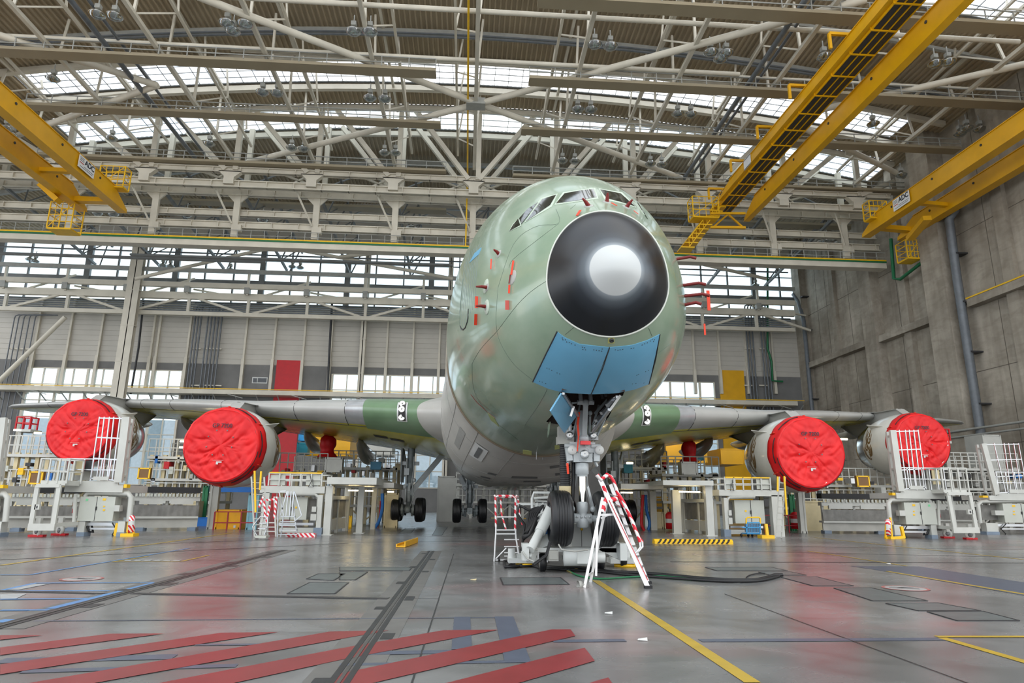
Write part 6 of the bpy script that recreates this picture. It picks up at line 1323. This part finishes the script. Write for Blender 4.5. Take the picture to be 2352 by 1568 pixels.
for (xa, xb_, ya, yb_, Y, n, lb) in ((0,110,1050,1100,41.6,7,'on the dock at the left edge'),(335,470,1030,1100,43.6,9,'on the dock between the left engines'),(640,740,1062,1082,40.6,5,'on the dock behind the inner left engine'),(745,935,1050,1100,45.6,10,'on the dock behind the left table'),(1425,1530,1060,1110,44.6,9,'on the dock right of nose wheel'),(1530,1650,1070,1100,41.6,8,'on the dock behind the right table'),(1800,2050,1095,1125,42.6,9,'on the dock near the right engines'),(2170,2350,1060,1120,45.6,8,'on the dock by the concrete wall'),(1060,1250,1142,1190,62,7,'in the distance under the belly')):
    for k in range(n):
        x = xa+(xb_-xa)*(k+.2+.5*rnd.random())/n; w_ = rnd.uniform(5, 13); y = rnd.uniform(ya, yb_); h = rnd.uniform(6, 18); m_ = cols[rnd.randrange(len(cols))]
        a_ = at(x, y, Y); c_ = at(x+w_, y, Y); z0 = at(x, y+h, Y).z; z1 = a_.z; o = MB().box((a_.x, Y+.2, z0), (c_.x, Y+.9, z1)); o.box((a_.x+.05, Y+.18, z0+(z1-z0)*.55), (c_.x-.05, Y+.2, z0+(z1-z0)*.6)); ob = o.build('equipment_box', m_, label='small %s equipment box %s' % (cn[id(m_)], lb), cat='box', group='equipment boxes '+lb)
# lit lamps on the docks
for x, y, Y, lb in ((38,987,42,'bright lamp strip left of the far left engine'),(85,994,42,'bright lamp strip below red cage at left'),(1447,1063,43,'lit lamp under the right wing near the nose leg'),(835,1005,46,'lit lamp beside the flap fairing at left'),(1552,1006,54,'lit lamp on yellow container at right'),(1940,1008,42,'lit lamp between the right engines'),(420,1013,43,'small bright lamp on the left dock'),(419,1027,43,'second small bright lamp on the left dock')):
    small('lamp_strip', lb, 'lamp', MB().pb(x-7, y-1.8, x+7, y+1.8, Y, .15), LIT)
# red lift cages
for x0, y0, x1, y1, Y, lb in ((40,957,67,985,46,'small red railing cage left of the far left engine'),(2164,985,2183,1012,46,'small red railing cage right of the far right engine')):
    t = thing('red_cage', lb, 'railing', at((x0+x1)/2, y1, Y)); railbox(x0, y0, x1, y1, Y, .8, 2, 2, .04, REDM, 'railing', t)
    mm = MB(); mm.pb(x0-3, y1, x1+3, y1+6, Y, 1.2); mm.build('deck', OFFW, t); a_ = at(x0+8, y1+5, Y+.5); mm = MB(); mm.box((a_.x-.1, Y+.4, 0), (a_.x+.1, Y+.6, a_.z)); mm.build('post', OFFW, t)
# red covered probes under the wings
for x, y0, y1, Y, lb, w_ in ((751,990,1050,44,'red fabric bag wrapped round a strut under the left wing',.5),(1584,1003,1060,44,'red fabric bag wrapped round a strut under the right wing',.48)):
    p = at(x, y1, Y); q = at(x, y0, Y); h = q.z-p.z; t = thing('red_bag', lb, 'cover', p)
    mb = MB(); rows = []
    for k in range(12):
        f = k/11; r_ = w_*(1.0+.25*math.sin(f*5)-.5*(f > .8)*(f-.8)*5); r_ = w_*[1.3,1.1,.85,.8,.85,.95,1.0,1.0,.98,.85,.6,.3][k]
        rows.append([p+Vector((r_*math.cos(a)*(1+.08*math.sin(5*a+k)), r_*math.sin(a), f*h*.9)) for a in np.linspace(0, 2*PI, 20, endpoint=False)])
    mb.grid(rows, wrap=True); mb.build('fabric', COVER, t); MB().lathe([(0,.16),(h*.55,.14),(h*.56,.05)], p+Vector((0,-.1,h*.55)), (0,0,1), 14).build('strut_end', STEELD, t)
# ---- ladders and steps at the middle stands
def ladder(p0, p1, w_, n, m, name, parent, d=Vector((1,0,0))):
    mb = MB(); 
    for s in (-1, 1): mb.bar(p0+d*(s*w_/2), p1+d*(s*w_/2), .05)
    for k in range(1, n): q = p0.lerp(p1, k/n); mb.bar(q-d*(w_/2), q+d*(w_/2), .035)
    return mb.build(name, m, parent)
for lb, xs, ys_, yx in (('white access ladder with yellow hand rails at the inner left engine', 600, 1233, ((585,1081,587,1176),(600,1082,597,1125))), ('white access ladder with yellow hand rails at the inner right engine', 1788, 1236, ((1801,1093,1807,1182),(1786,1094,1786,1128)))):
    g = fl(xs, ys_); t = thing('access_ladder', lb, 'ladder', g); topx = 592 if xs < 1000 else 1797; ladder(g, at(topx, 1095, g.y+.7), .55, 10, OFFW, 'ladder', t, Vector((.8,.6,0)))
    mb = MB()
    for x0, y0, x1, y1 in yx: mb.pl(x0, y0, x1, y1, g.y, .07)
    mb.build('hand_rail', YEL2, t)
g = fl(655, 1232); t = thing('rolling_steps', 'aluminium rolling steps with tall handrails at the left middle stand', 'steps', g); Y = g.y
mb = MB()
for (a_, c_, d_, e_) in ((640,1150,637,1232),(672,1150,683,1232),(651,1185,645,1232)): mb.pl(a_, c_, d_, e_, Y, .05)
for (a_, c_, d_, e_) in ((657,1127,641,1128),(641,1128,652,1185),(662,1128,657,1184),(669,1128,665,1184),(675,1128,671,1184),(676,1127,693,1183),(693,1183,680,1194),(644,1183,660,1127)): mb.pl(a_, c_, d_, e_, Y-.1, .04)
mb.build('rail', ALU, t); mb = MB()
for k, y in enumerate((1185,1196,1206,1216,1226)): mb.pb(644-k*1.2, y, 676+k*1.5, y+2, Y-.1-k*.15, .25)
mb.build('step', ALU, t)
g = fl(606, 1239); t = thing('step_stool', 'small grey step stool on castors before the left middle stand', 'steps', g); Y = g.y; mb = MB(); mb.pb(586, 1230, 611, 1235, Y-.1, .5); mb.build('base', OFFG, t); mb = MB()
mb.path([at(580,1210,Y), at(587,1200,Y), at(598,1186,Y), at(615,1187,Y), at(614,1210,Y), at(606,1232,Y)], .025, 6); mb.path([at(580,1210,Y), at(583,1218,Y), at(592,1232,Y)], .025, 6); mb.pb(595,1200,612,1202,Y,.3); mb.pb(592,1212,610,1214,Y-.1,.3); mb.build('rail', ALU, t)
g = fl(622, 1233); t = thing('taped_ladder', 'white ladder with red-white taped rails left of rolling steps', 'ladder', g); Y = g.y
for (a_, c_, d_, e_) in ((605,1140,595,1165),(636,1140,630,1190),(612,1148,634,1146),(607,1150,610,1190),(620,1160,612,1200)): MB().pl(a_, c_, d_, e_, Y, .08).build('warning_tape', TAPE, t)
mb = MB(); mb.pl(630,1140,634,1232,Y,.06); mb.pl(606,1165,598,1232,Y,.06)
for y in (1200,1210,1220): mb.pl(602,y,632,y,Y,.04)
mb.build('frame', OFFW, t); small('taped_base_bar', 'low bar wrapped in red-white tape on floor by rolling steps', 'bar', MB().box(fl(655,1233)+Vector((0,0,0)), fl(725,1233)+Vector((0,.15,.16))), TAPE)
# red railing and blue trolley
for xs, lb in (((494,1175,586,1217), 'thin red floor railing around the yellow chest'), ((1754,1183,1838,1222), 'thin red floor railing right of the blue trolley')):
    g = fl(xs[0], xs[3]); t = thing('red_railing', lb, 'railing', g); mb = MB(); Y = g.y-.1
    for y in (xs[1], (xs[1]+xs[3])/2+4): mb.pl(xs[0], y, xs[2], y, Y, .05)
    for k in range(4): x = xs[0]+(xs[2]-xs[0])*k/3; p = at(x, xs[1], Y); mb.box((p.x-.03, Y-.03, 0), (p.x+.03, Y+.03, p.z))
    mb.build('rail', mat('dark_red_rail', (150,30,40), .5), t)
g = fl(1731, 1234); t = thing('blue_trolley', 'blue wire trolley with yellow handle before the right middle stand', 'trolley', g); Y = g.y-.05
mb = MB()
for o_ in (0, .6):
    for (a_, c_, d_, e_) in ((1715,1200,1746,1200),(1715,1224,1746,1224),(1715,1200,1715,1224),(1746,1200,1746,1224),(1704,1211,1746,1211)): mb.pl(a_, c_, d_, e_, Y+o_, .05)
for k in range(8): mb.pl(1718+k*3.6, 1200, 1718+k*3.6, 1224, Y, .015)
p0 = at(1715,1224,Y); p1 = at(1746,1224,Y); mb.box((p0.x, Y, p0.z-.05), (p1.x, Y+.6, p0.z)); mb.build('basket', mat('trolley_blue', (60,150,205), .45), t)
MB().path([at(1714,1202,Y), at(1714,1190,Y), at(1718,1188,Y), at(1743,1188,Y), at(1746,1190,Y), at(1746,1202,Y)], .04, 6).build('handle', YEL2, t)
for x_ in (1703, 1719, 1728, 1743): p = fl(x_, 1233); MB().lathe([(-.03,.07),(0,.085),(.03,.07)], p+Vector((0,0,.085)), (1,0,0), 14).build('castor_wheel', BLK, t)
MB().pb(1717, 1204, 1744, 1222, Y+.15, .35).build('crate', mat('crate_blue_grey', (110,130,150), .5), t)
g = fl(1763, 1236); t = thing('yellow_post', 'yellow slanted floor post right of the blue trolley', 'post', g); mb = MB(); mb.bar(g+Vector((0,0,.05)), at(1759,1203,g.y+.1), .12); mb.box(g+Vector((-.3,-.1,0)), g+Vector((.3,.4,.14))); mb.build('post', YEL2, t)
for x, lb in ((1828,'red wheeled extinguisher right of the ladder behind red railing'), (1540,'red wheeled extinguisher under the right table'), (563,'dark red wheeled extinguisher by the light blue board')):
    extinguisher(x, 1168, 1214, 38, lb, .5)
# ---- things lying on the floor
g = fl(1597, 1249); a_ = fl(1507, 1249); c_ = fl(1687, 1250); t = thing('floor_ramp', 'yellow and black striped low barrier lying on the floor', 'barrier', g)
MB().poly([(a_.x, g.y, 0), (a_.x, g.y, .1), (a_.x, g.y+.1, .17), (a_.x, g.y+.3, .17), (a_.x, g.y+.4, 0)], c_.x-a_.x, (1,0,0)).build('body', YEL2, t); mb = MB()
for k in range(15): X = a_.x+.08+(c_.x-a_.x-.2)*k/15; mb.add([(X, g.y-.004, .01), (X+.09, g.y-.004, .01), (X+.17, g.y-.004, .1), (X+.08, g.y-.004, .1)], [(0,1,2,3)]); mb.add([(X+.08, g.y-.003, .104), (X+.17, g.y-.003, .104), (X+.24, g.y+.09, .172), (X+.15, g.y+.09, .172)], [(0,1,2,3)])
mb.build('black_stripe', BLK, t)
a_ = fl(920, 1257); c_ = fl(950, 1246); t = thing('yellow_chock', 'small yellow angle profile lying on the floor left of nose', 'profile', a_); mb = MB(); mb.bar(a_+Vector((0,0,.03)), c_+Vector((0,0,.03)), .3, .04); mb.bar(a_+Vector((.14,0,.1)), c_+Vector((.14,0,.1)), .04, .18); mb.bar(a_+Vector((-.14,0,.06)), c_+Vector((-.14,0,.06)), .04, .1); mb.build('profile', YEL, t)
# ================================================================ FLOOR MARKINGS, RAILS, HATCHES
RPAINT = mat('floor_red', (124, 44, 46), .34, var=.12, scale=3, detail=8); BGP = mat('floor_blue_grey', (78, 84, 98), .35, var=.12, scale=3); YPAINT = mat('floor_yellow', (170, 142, 44), .35, var=.15, scale=3); BPAINT = mat('floor_blue', (78, 128, 178), .35, var=.12, scale=3); WPAINT = mat('floor_white', (158,160,160), .4, var=.15, scale=6)
RAILD = mat('floor_rail_dark', (44,44,46), .4, var=.2, scale=5); RAILB = mat('floor_rail_band', (100,98,95), .45, var=.15, scale=3); PLATE = mat('floor_plate', (104,110,110), .35, .3, var=.15, scale=4)
def fp(pts, m, name, lb, z=.004, cat='floor marking', parent=None, group=None, th=.0):
    P = [fl(x, y) for x, y in pts]; P = [Vector((p.x, p.y, z)) for p in P]; mb = MB(); mb.poly(P, -.0005)
    return mb.build(name, m, parent, label=None if parent is not None else lb, cat=None if parent is not None else cat, group=group)
_zi = [0]
def fline(x0, y0, x1, y1, w_, m, name, lb, z=.004, **k):
    _zi[0] += 1; z = z+.00005*_zi[0]
    a_ = fl(x0, y0); c_ = fl(x1, y1); d = (c_-a_).normalized(); n = Vector((-d.y, d.x, 0))*(w_/2); mb = MB(); up = Vector((0,0,z)); mb.poly([a_+n+up, a_-n+up, c_-n+up, c_+n+up], -.0005)
    return mb.build(name, m, k.get('parent'), label=None if k.get('parent') is not None else lb, cat=None if k.get('parent') is not None else k.get('cat', 'floor marking'), group=k.get('group'))
o2 = lambda x, y: (x/2.94, 1180+y/2.94); o3 = lambda x, y: (780+x/2.94, 1180+y/2.94); o4 = lambda x, y: (1552+x/2.94, 1180+y/2.94)
RS = [([o2(0,822), o2(290,822), o2(0,853)], 'small red floor wedge at the left edge'), ([o2(0,905), o2(740,812), o2(1110,810), o2(0,957)], 'farthest full red floor stripe'), ([o2(0,1020), o2(1490,806), o2(1880,800), o2(0,1087), ], 'second red floor stripe from the far side'),
      ([o2(150,1141), o2(0,1172), o2(-60,1172), o2(-60,1190), o2(560,1190), o3(0,848), o3(330,790), o3(-70,795), o2(2230,797), o2(1290,958)], 'third red floor stripe crossing the dark rail'),
      ([o2(1100,1141), o3(0,912), o3(700,788), o3(1070,785), o3(0,990), o2(1600,1141), o2(1500,1175), o2(900,1190)], 'fourth red floor stripe crossing the rail and joint'),
      ([o3(0,1083), o3(1430,783), o3(1560,782), o3(1592,826), o3(110,1172), o3(-200,1172)], 'fifth red floor stripe ending blunt at the right'), ([o3(740,1141), o3(1655,906), o3(1724,995), o3(1200,1148), o3(1120,1172), o3(600,1172)], 'nearest long red floor stripe'), ([o3(1700,1141), o3(1815,1108), o3(1840,1145), o3(1640,1172)], 'small red stripe corner at the bottom edge')]
RS[3] = ([o2(-60,1190), o2(1290,958), o2(2230,797), o2(2352,794), o3(330,790), o3(0,848), o2(560,1160), o2(400,1190)], RS[3][1])
RS[4] = ([o2(1100,1141), o3(0,912), o3(700,788), o3(1070,785), o3(0,990), o2(1600,1141), o2(1380,1190), o2(860,1190)], RS[4][1])
for p_, lb in RS: fp(p_, RPAINT, 'red_stripe', lb, .007, group='slanting red stripes on the floor')
for a_, w_, lb in (((*o2(230,724), 1147, 1418), .05, 'thin long blue-grey tape line across the floor'), ((*o3(140,943), *o3(800,930)), .16, 'wide blue-grey tape left of the joint'), ((*o2(0,993), *o2(1180,965)), .22, 'wide blue-grey tape under the red stripes at left'), ((*o2(150,1065), *o2(1600,1025)), .13, 'second blue-grey tape under red stripes'), ((*o3(0,1020), *o3(1260,996)), .1, 'near edge tape of the small blue-grey frame'), ((*o3(1440,860), *o3(1930,854)), .14, 'short blue-grey tape right of the red stripes'), ((*o4(165,856), *o4(1800,846)), .16, 'long dark tape line at the right'), ((*o3(828,696), *o3(825,915)), .22, 'left side tape of the small blue-grey frame'), ((*o3(1110,694), *o3(1205,1005)), .26, 'right side tape of the small blue-grey frame'), ((*o2(1320,885), *o2(2000,880)), .08, 'pale blue tape between red stripes')):
    fline(*a_, w_, BGP, 'grey_tape_line', lb, .0045)
for a_, w_, lb in (((*o3(1730,450), *o4(520,1141)), .15, 'yellow guide line running from the ladder to the bottom edge'), ((*o3(1525,335), *o3(1590,362)), .14, 'short piece of yellow guide line behind the jack'), ((*o4(1760,830), *o4(2400,830)), .1, 'yellow line to the right edge'), ((*o4(1800,838), *o4(2400,1012)), .12, 'yellow line slanting off the right edge'), ((*o4(1430,388), *o4(2400,550)), .12, 'yellow line at the right with grey field'), ((*o4(940,160), *o4(2352,308)), .12, 'long yellow line near the right stands'), ((*o4(890,250), *o4(1560,352)), .08, 'faint yellow line in the right middle floor'), ((*o2(0,348), *o2(1560,130)), .13, 'long yellow line crossing the left floor'), ((*o2(760,324), *o2(1240,320)), .08, 'near side of the yellow rectangle at left'), ((*o2(760,324), *o2(1000,287)), .08, 'left side of the yellow rectangle'), ((*o2(1230,320), *o2(1410,280)), .08, 'right side of the yellow rectangle'), ((*o2(0,135), *o2(420,105)), .1, 'thin yellow line at the far left')):
    fline(*a_, w_, YPAINT, 'yellow_line', lb, .005)
for a_, w_, lb in (((*o2(0,520), *o2(230,470)), .1, 'blue line left of the no-parking sign'), ((*o2(230,468), *o2(1040,464)), .08, 'blue line below the round sign at left'), ((*o2(0,520), *o2(740,520)), .08, 'blue line meeting the rail crossing'), ((*o2(0,578), *o2(660,572)), .1, 'second blue line left of the rail'), ((*o2(0,652), *o2(330,650)), .1, 'third blue line left of the rail'), ((*o2(335,642), *o2(1045,466)), .14, 'thick blue line along the dark rail'), ((*o2(0,735), *o2(95,714)), .25, 'blue patch at the lower left edge'), ((*o2(0,412), *o2(200,412)), .08, 'thin blue line at the left'), ((*o2(200,412), *o2(1280,232)), .08, 'long thin blue line toward the stands')):
    fline(*a_, w_, BPAINT, 'blue_line', lb, .0055)
# rails
def track(x0, y0, x1, y1, w_, lb, band=True):
    a_ = fl(x0, y0); c_ = fl(x1, y1); t = thing('floor_rail', lb, 'rail', a_.lerp(c_, .5)); d = (c_-a_).normalized(); n = Vector((-d.y, d.x, 0)); up = Vector((0,0,1))
    if band: mb = MB(); mb.poly([a_+n*w_*2.9+up*.0035, a_-n*w_*2.9+up*.0035, c_-n*w_*2.9+up*.0035, c_+n*w_*2.9+up*.0035], -.0005); mb.build('concrete_band', RAILB, t)
    mb = MB()
    for s in (-1, 1): mb.poly([a_+n*(s*w_*.62+w_*.28)+up*.009, a_+n*(s*w_*.62-w_*.28)+up*.009, c_+n*(s*w_*.62-w_*.28)+up*.009, c_+n*(s*w_*.62+w_*.28)+up*.009], -.004)
    mb.build('groove', RAILD, t); mb = MB(); mb.bar(a_+up*.005, c_+up*.005, w_*.3, .02); mb.build('rail', mat('worn_rail', (88,86,84), .35, .4), t)
    if not band: return
    for k_ in range(9): q = a_.lerp(c_, .06+.11*k_+.02*(k_ % 3)); mb = MB(); mb.bar(q+n*w_*(1.7 if k_ % 2 else -1.5)+up*.006, q+d*(.25+.1*(k_ % 3))+n*w_*(1.7 if k_ % 2 else -1.5)+up*.006, w_*1.3, .004); mb.build('dark_patch', RAILD, t)
track(991, 1265, 770, 1580, .11, 'dark double floor rail running toward the viewer'); track(653, 1263, -20, 1444, .13, 'dark double floor rail slanting to the left edge')
track(306, 1363, 892, 1375, .1, 'thin cross rail between the two dark rails', False); track(-20, 1357, 240, 1363.5, .08, 'thin cross rail at the left edge', False)
for a_, w_, lb in (((0,1285.5, 800,1247), .09, 'dark floor groove at the left, nearer'), ((0,1263, 620,1239), .07, 'dark floor groove at the left, farther'), ((1540,1290, 2352,1292.5), .1, 'dark floor groove across the right, nearest'), ((1540,1262, 2352,1280), .07, 'dark floor groove at the right, middle'), ((1440,1250, 2352,1262), .06, 'dark floor groove at the right, farthest'), ((780,1229, 1130,1233), .06, 'dark floor groove behind the jack at left'), ((780,1245, 1130,1243), .05, 'second dark groove behind the jack at left'), ((800,1248,790,1248.3),.05,'tiny groove end left of yellow profile')):
    fline(*a_, w_, RAILD, 'floor_groove', lb, .0035, cat='groove')
for a_, lb in (((1041.9,1271.8,1008,1374), 'floor joint right of the dark rail, far piece'), ((1007.9,1375.6,944,1575), 'floor joint right of the dark rail, near piece'), ((1664,1363.7,2230,1572), 'floor joint slanting to the lower right'), ((1007,1375,950,1374), 'short cross joint at the rail')):
    fline(*a_, .018, RAILD, 'floor_joint', lb, .0035, cat='joint')
for p_, lb in (([o3(0,360), o3(490,362), o3(470,384), o3(0,384)], 'dark grating strip left of the dark rail'), ([o3(0,392), o3(190,392), o3(105,446), o3(0,446)], 'square cover plate left of the dark rail'), ([o2(2150,405), o2(2330,405), o2(2250,450), o2(2070,440)], 'cover plate in the left middle floor'), ([o2(2090,465), o2(2352,465), o2(2260,540), o2(1940,540)], 'big cover plate before the cross rail'), ([o3(1085,432), o3(1490,430), o3(1550,478), o3(1105,480)], 'glossy dark steel plate before the jack'), ([o3(660,86), o3(730,86), o3(690,145), o3(625,145)], 'dark grating left of the body wheels'), ([o3(445,97), o3(510,97), o3(480,130), o3(400,132)], 'small dark plate left of the grating'),
              ([o4(200,362), o4(640,360), o4(755,384), o4(280,384)], 'cover plate right of ladder, farthest'), ([o4(560,392), o4(780,392), o4(880,414), o4(640,414)], 'cover plate beside the cable end'), ([o4(700,425), o4(950,425), o4(1200,487), o4(930,487)], 'cover plate right of the cable end'), ([o4(1070,502), o4(1320,500), o4(1700,588), o4(1330,588)], 'large cover plate in the right floor'), ([o4(1420,606), o4(1770,602), o4(2060,655), o4(1640,655)], 'large cover plate near the right edge'), ([o4(1700,662), o4(2080,660), o4(2320,722), o4(1900,722)], 'large cover plate nearest the right edge')):
    o_ = fp(p_, PLATE, 'cover_plate', lb, .006, cat='cover plate')
    P = [fl(x, y)+Vector((0,0,.006)) for x, y in p_]; o_['_o'] = list(o_.location); mb = MB()
    for i in range(4): mb.bar(P[i], P[(i+1) % 4], .025, .008)
    mb.build('edge_joint', RAILD, o_)
fp([o4(1180,352), o4(1420,388), o4(2400,560), o4(2400,470), o4(1650,355)], BGP, 'grey_field', 'faint grey painted field at the right edge', .0042)
# round signs and stencilled fields
for x, y, lb in ((188, 1329.3, 'faded round red and white floor sign at the left'), (2080, 1351, 'faded round red and white floor sign at the right')):
    p = fl(x, y); t = thing('floor_sign', lb, 'floor marking', p); r_ = (fl(x+47, y).x-fl(x-47, y).x)/2
    mb = MB(); n = 40; o_ = []; 
    vs = [p+Vector((r_*math.cos(2*PI*k/n), r_*math.sin(2*PI*k/n), .006)) for k in range(n)]; v2 = [p+Vector((r_*.86*math.cos(2*PI*k/n), r_*.86*math.sin(2*PI*k/n), .006)) for k in range(n)]
    mb.add(vs+v2, [(k, (k+1) % n, n+(k+1) % n, n+k) for k in range(n)]); mb.build('red_ring', mat('sign_red_faded', (160,96,92), .4), t)
    mb = MB(); mb.add([p+Vector((r_*.86*math.cos(2*PI*k/n), r_*.86*math.sin(2*PI*k/n), .0055)) for k in range(n)], [tuple(range(n))]); mb.build('white_disc', mat('sign_white_faded', (158,156,154), .4), t)
    mb = MB(); mb.bar(p+Vector((-r_*.6,r_*.3,.008)), p+Vector((r_*.5,-r_*.25,.008)), .16, .002); mb.bar(p+Vector((-.1,r_*.1,.008)), p+Vector((r_*.5,r_*.35,.008)), .12, .002); mb.build('symbol', FLSYM if False else mat('symbol_grey', (120,118,118), .5), t)
fp([o2(230,474), o2(340,472), o2(120,514), o2(40,514)], WPAINT, 'white_stencil', 'white stencilled strip inside the blue lines', .006); fp([o2(0,545), o2(180,540), o2(110,572), o2(0,575)], WPAINT, 'white_stencil', 'white stencilled strip at the left edge', .006)
for k in range(6): fp([o2(850+k*66,312), o2(895+k*66,312), o2(880+k*66,318), o2(832+k*66,318)], WPAINT, 'white_mark', 'small white mark inside the yellow rectangle', .006, group='white marks inside the yellow rectangle')
for x, y, lb, m_ in ((1087,1332,'tiny crumpled yellow paper on the floor',CREAM),(1397,1409,'small white scrap on floor right of red stripes',WHITE),(2040,1295,'small white scrap on the right floor',WHITE),(1475,1470.5,'small white and red scrap near the yellow line',WHITE)):
    p = fl(x, y); mb = MB(); mb.poly([p+Vector((-.06,-.03,.01)), p+Vector((.05,-.05,.004)), p+Vector((.07,.04,.02)), p+Vector((-.03,.06,.006))], .006); mb.build('paper_scrap', m_, label=lb, cat='scrap')
# ================================================================ LIGHT
w = bpy.data.worlds.new('world'); bpy.context.scene.world = w; w.use_nodes = True; nt = w.node_tree; bg = nt.nodes['Background']
tc = nt.nodes.new('ShaderNodeTexCoord'); n = nt.nodes.new('ShaderNodeTexNoise'); n.inputs['Scale'].default_value = 3.0; n.inputs['Detail'].default_value = 5
nt.links.new(tc.outputs['Generated'], n.inputs['Vector']); r = nt.nodes.new('ShaderNodeValToRGB')
r.color_ramp.elements[0].position = .42; r.color_ramp.elements[0].color = (.80, .89, 1.0, 1); r.color_ramp.elements[1].position = .6; r.color_ramp.elements[1].color = (1.0, .975, .93, 1)
nt.links.new(n.outputs['Fac'], r.inputs['Fac']); nt.links.new(r.outputs['Color'], bg.inputs['Color']); bg.inputs['Strength'].default_value = 1.7
vs = bpy.context.scene.view_settings; vs.view_transform = 'Standard'; vs.look = 'None'; vs.gamma = 1.0; vs.exposure = .6; vs.use_curve_mapping = False
sc = bpy.context.scene; sc.cycles.max_bounces = 6; sc.cycles.diffuse_bounces = 3; sc.cycles.glossy_bounces = 3; sc.cycles.transparent_max_bounces = 12
sc.cycles.use_denoising = True; sc.cycles.use_adaptive_sampling = True; sc.cycles.adaptive_threshold = .03
for o in bpy.data.objects:
    if '_o' in o: del o['_o']
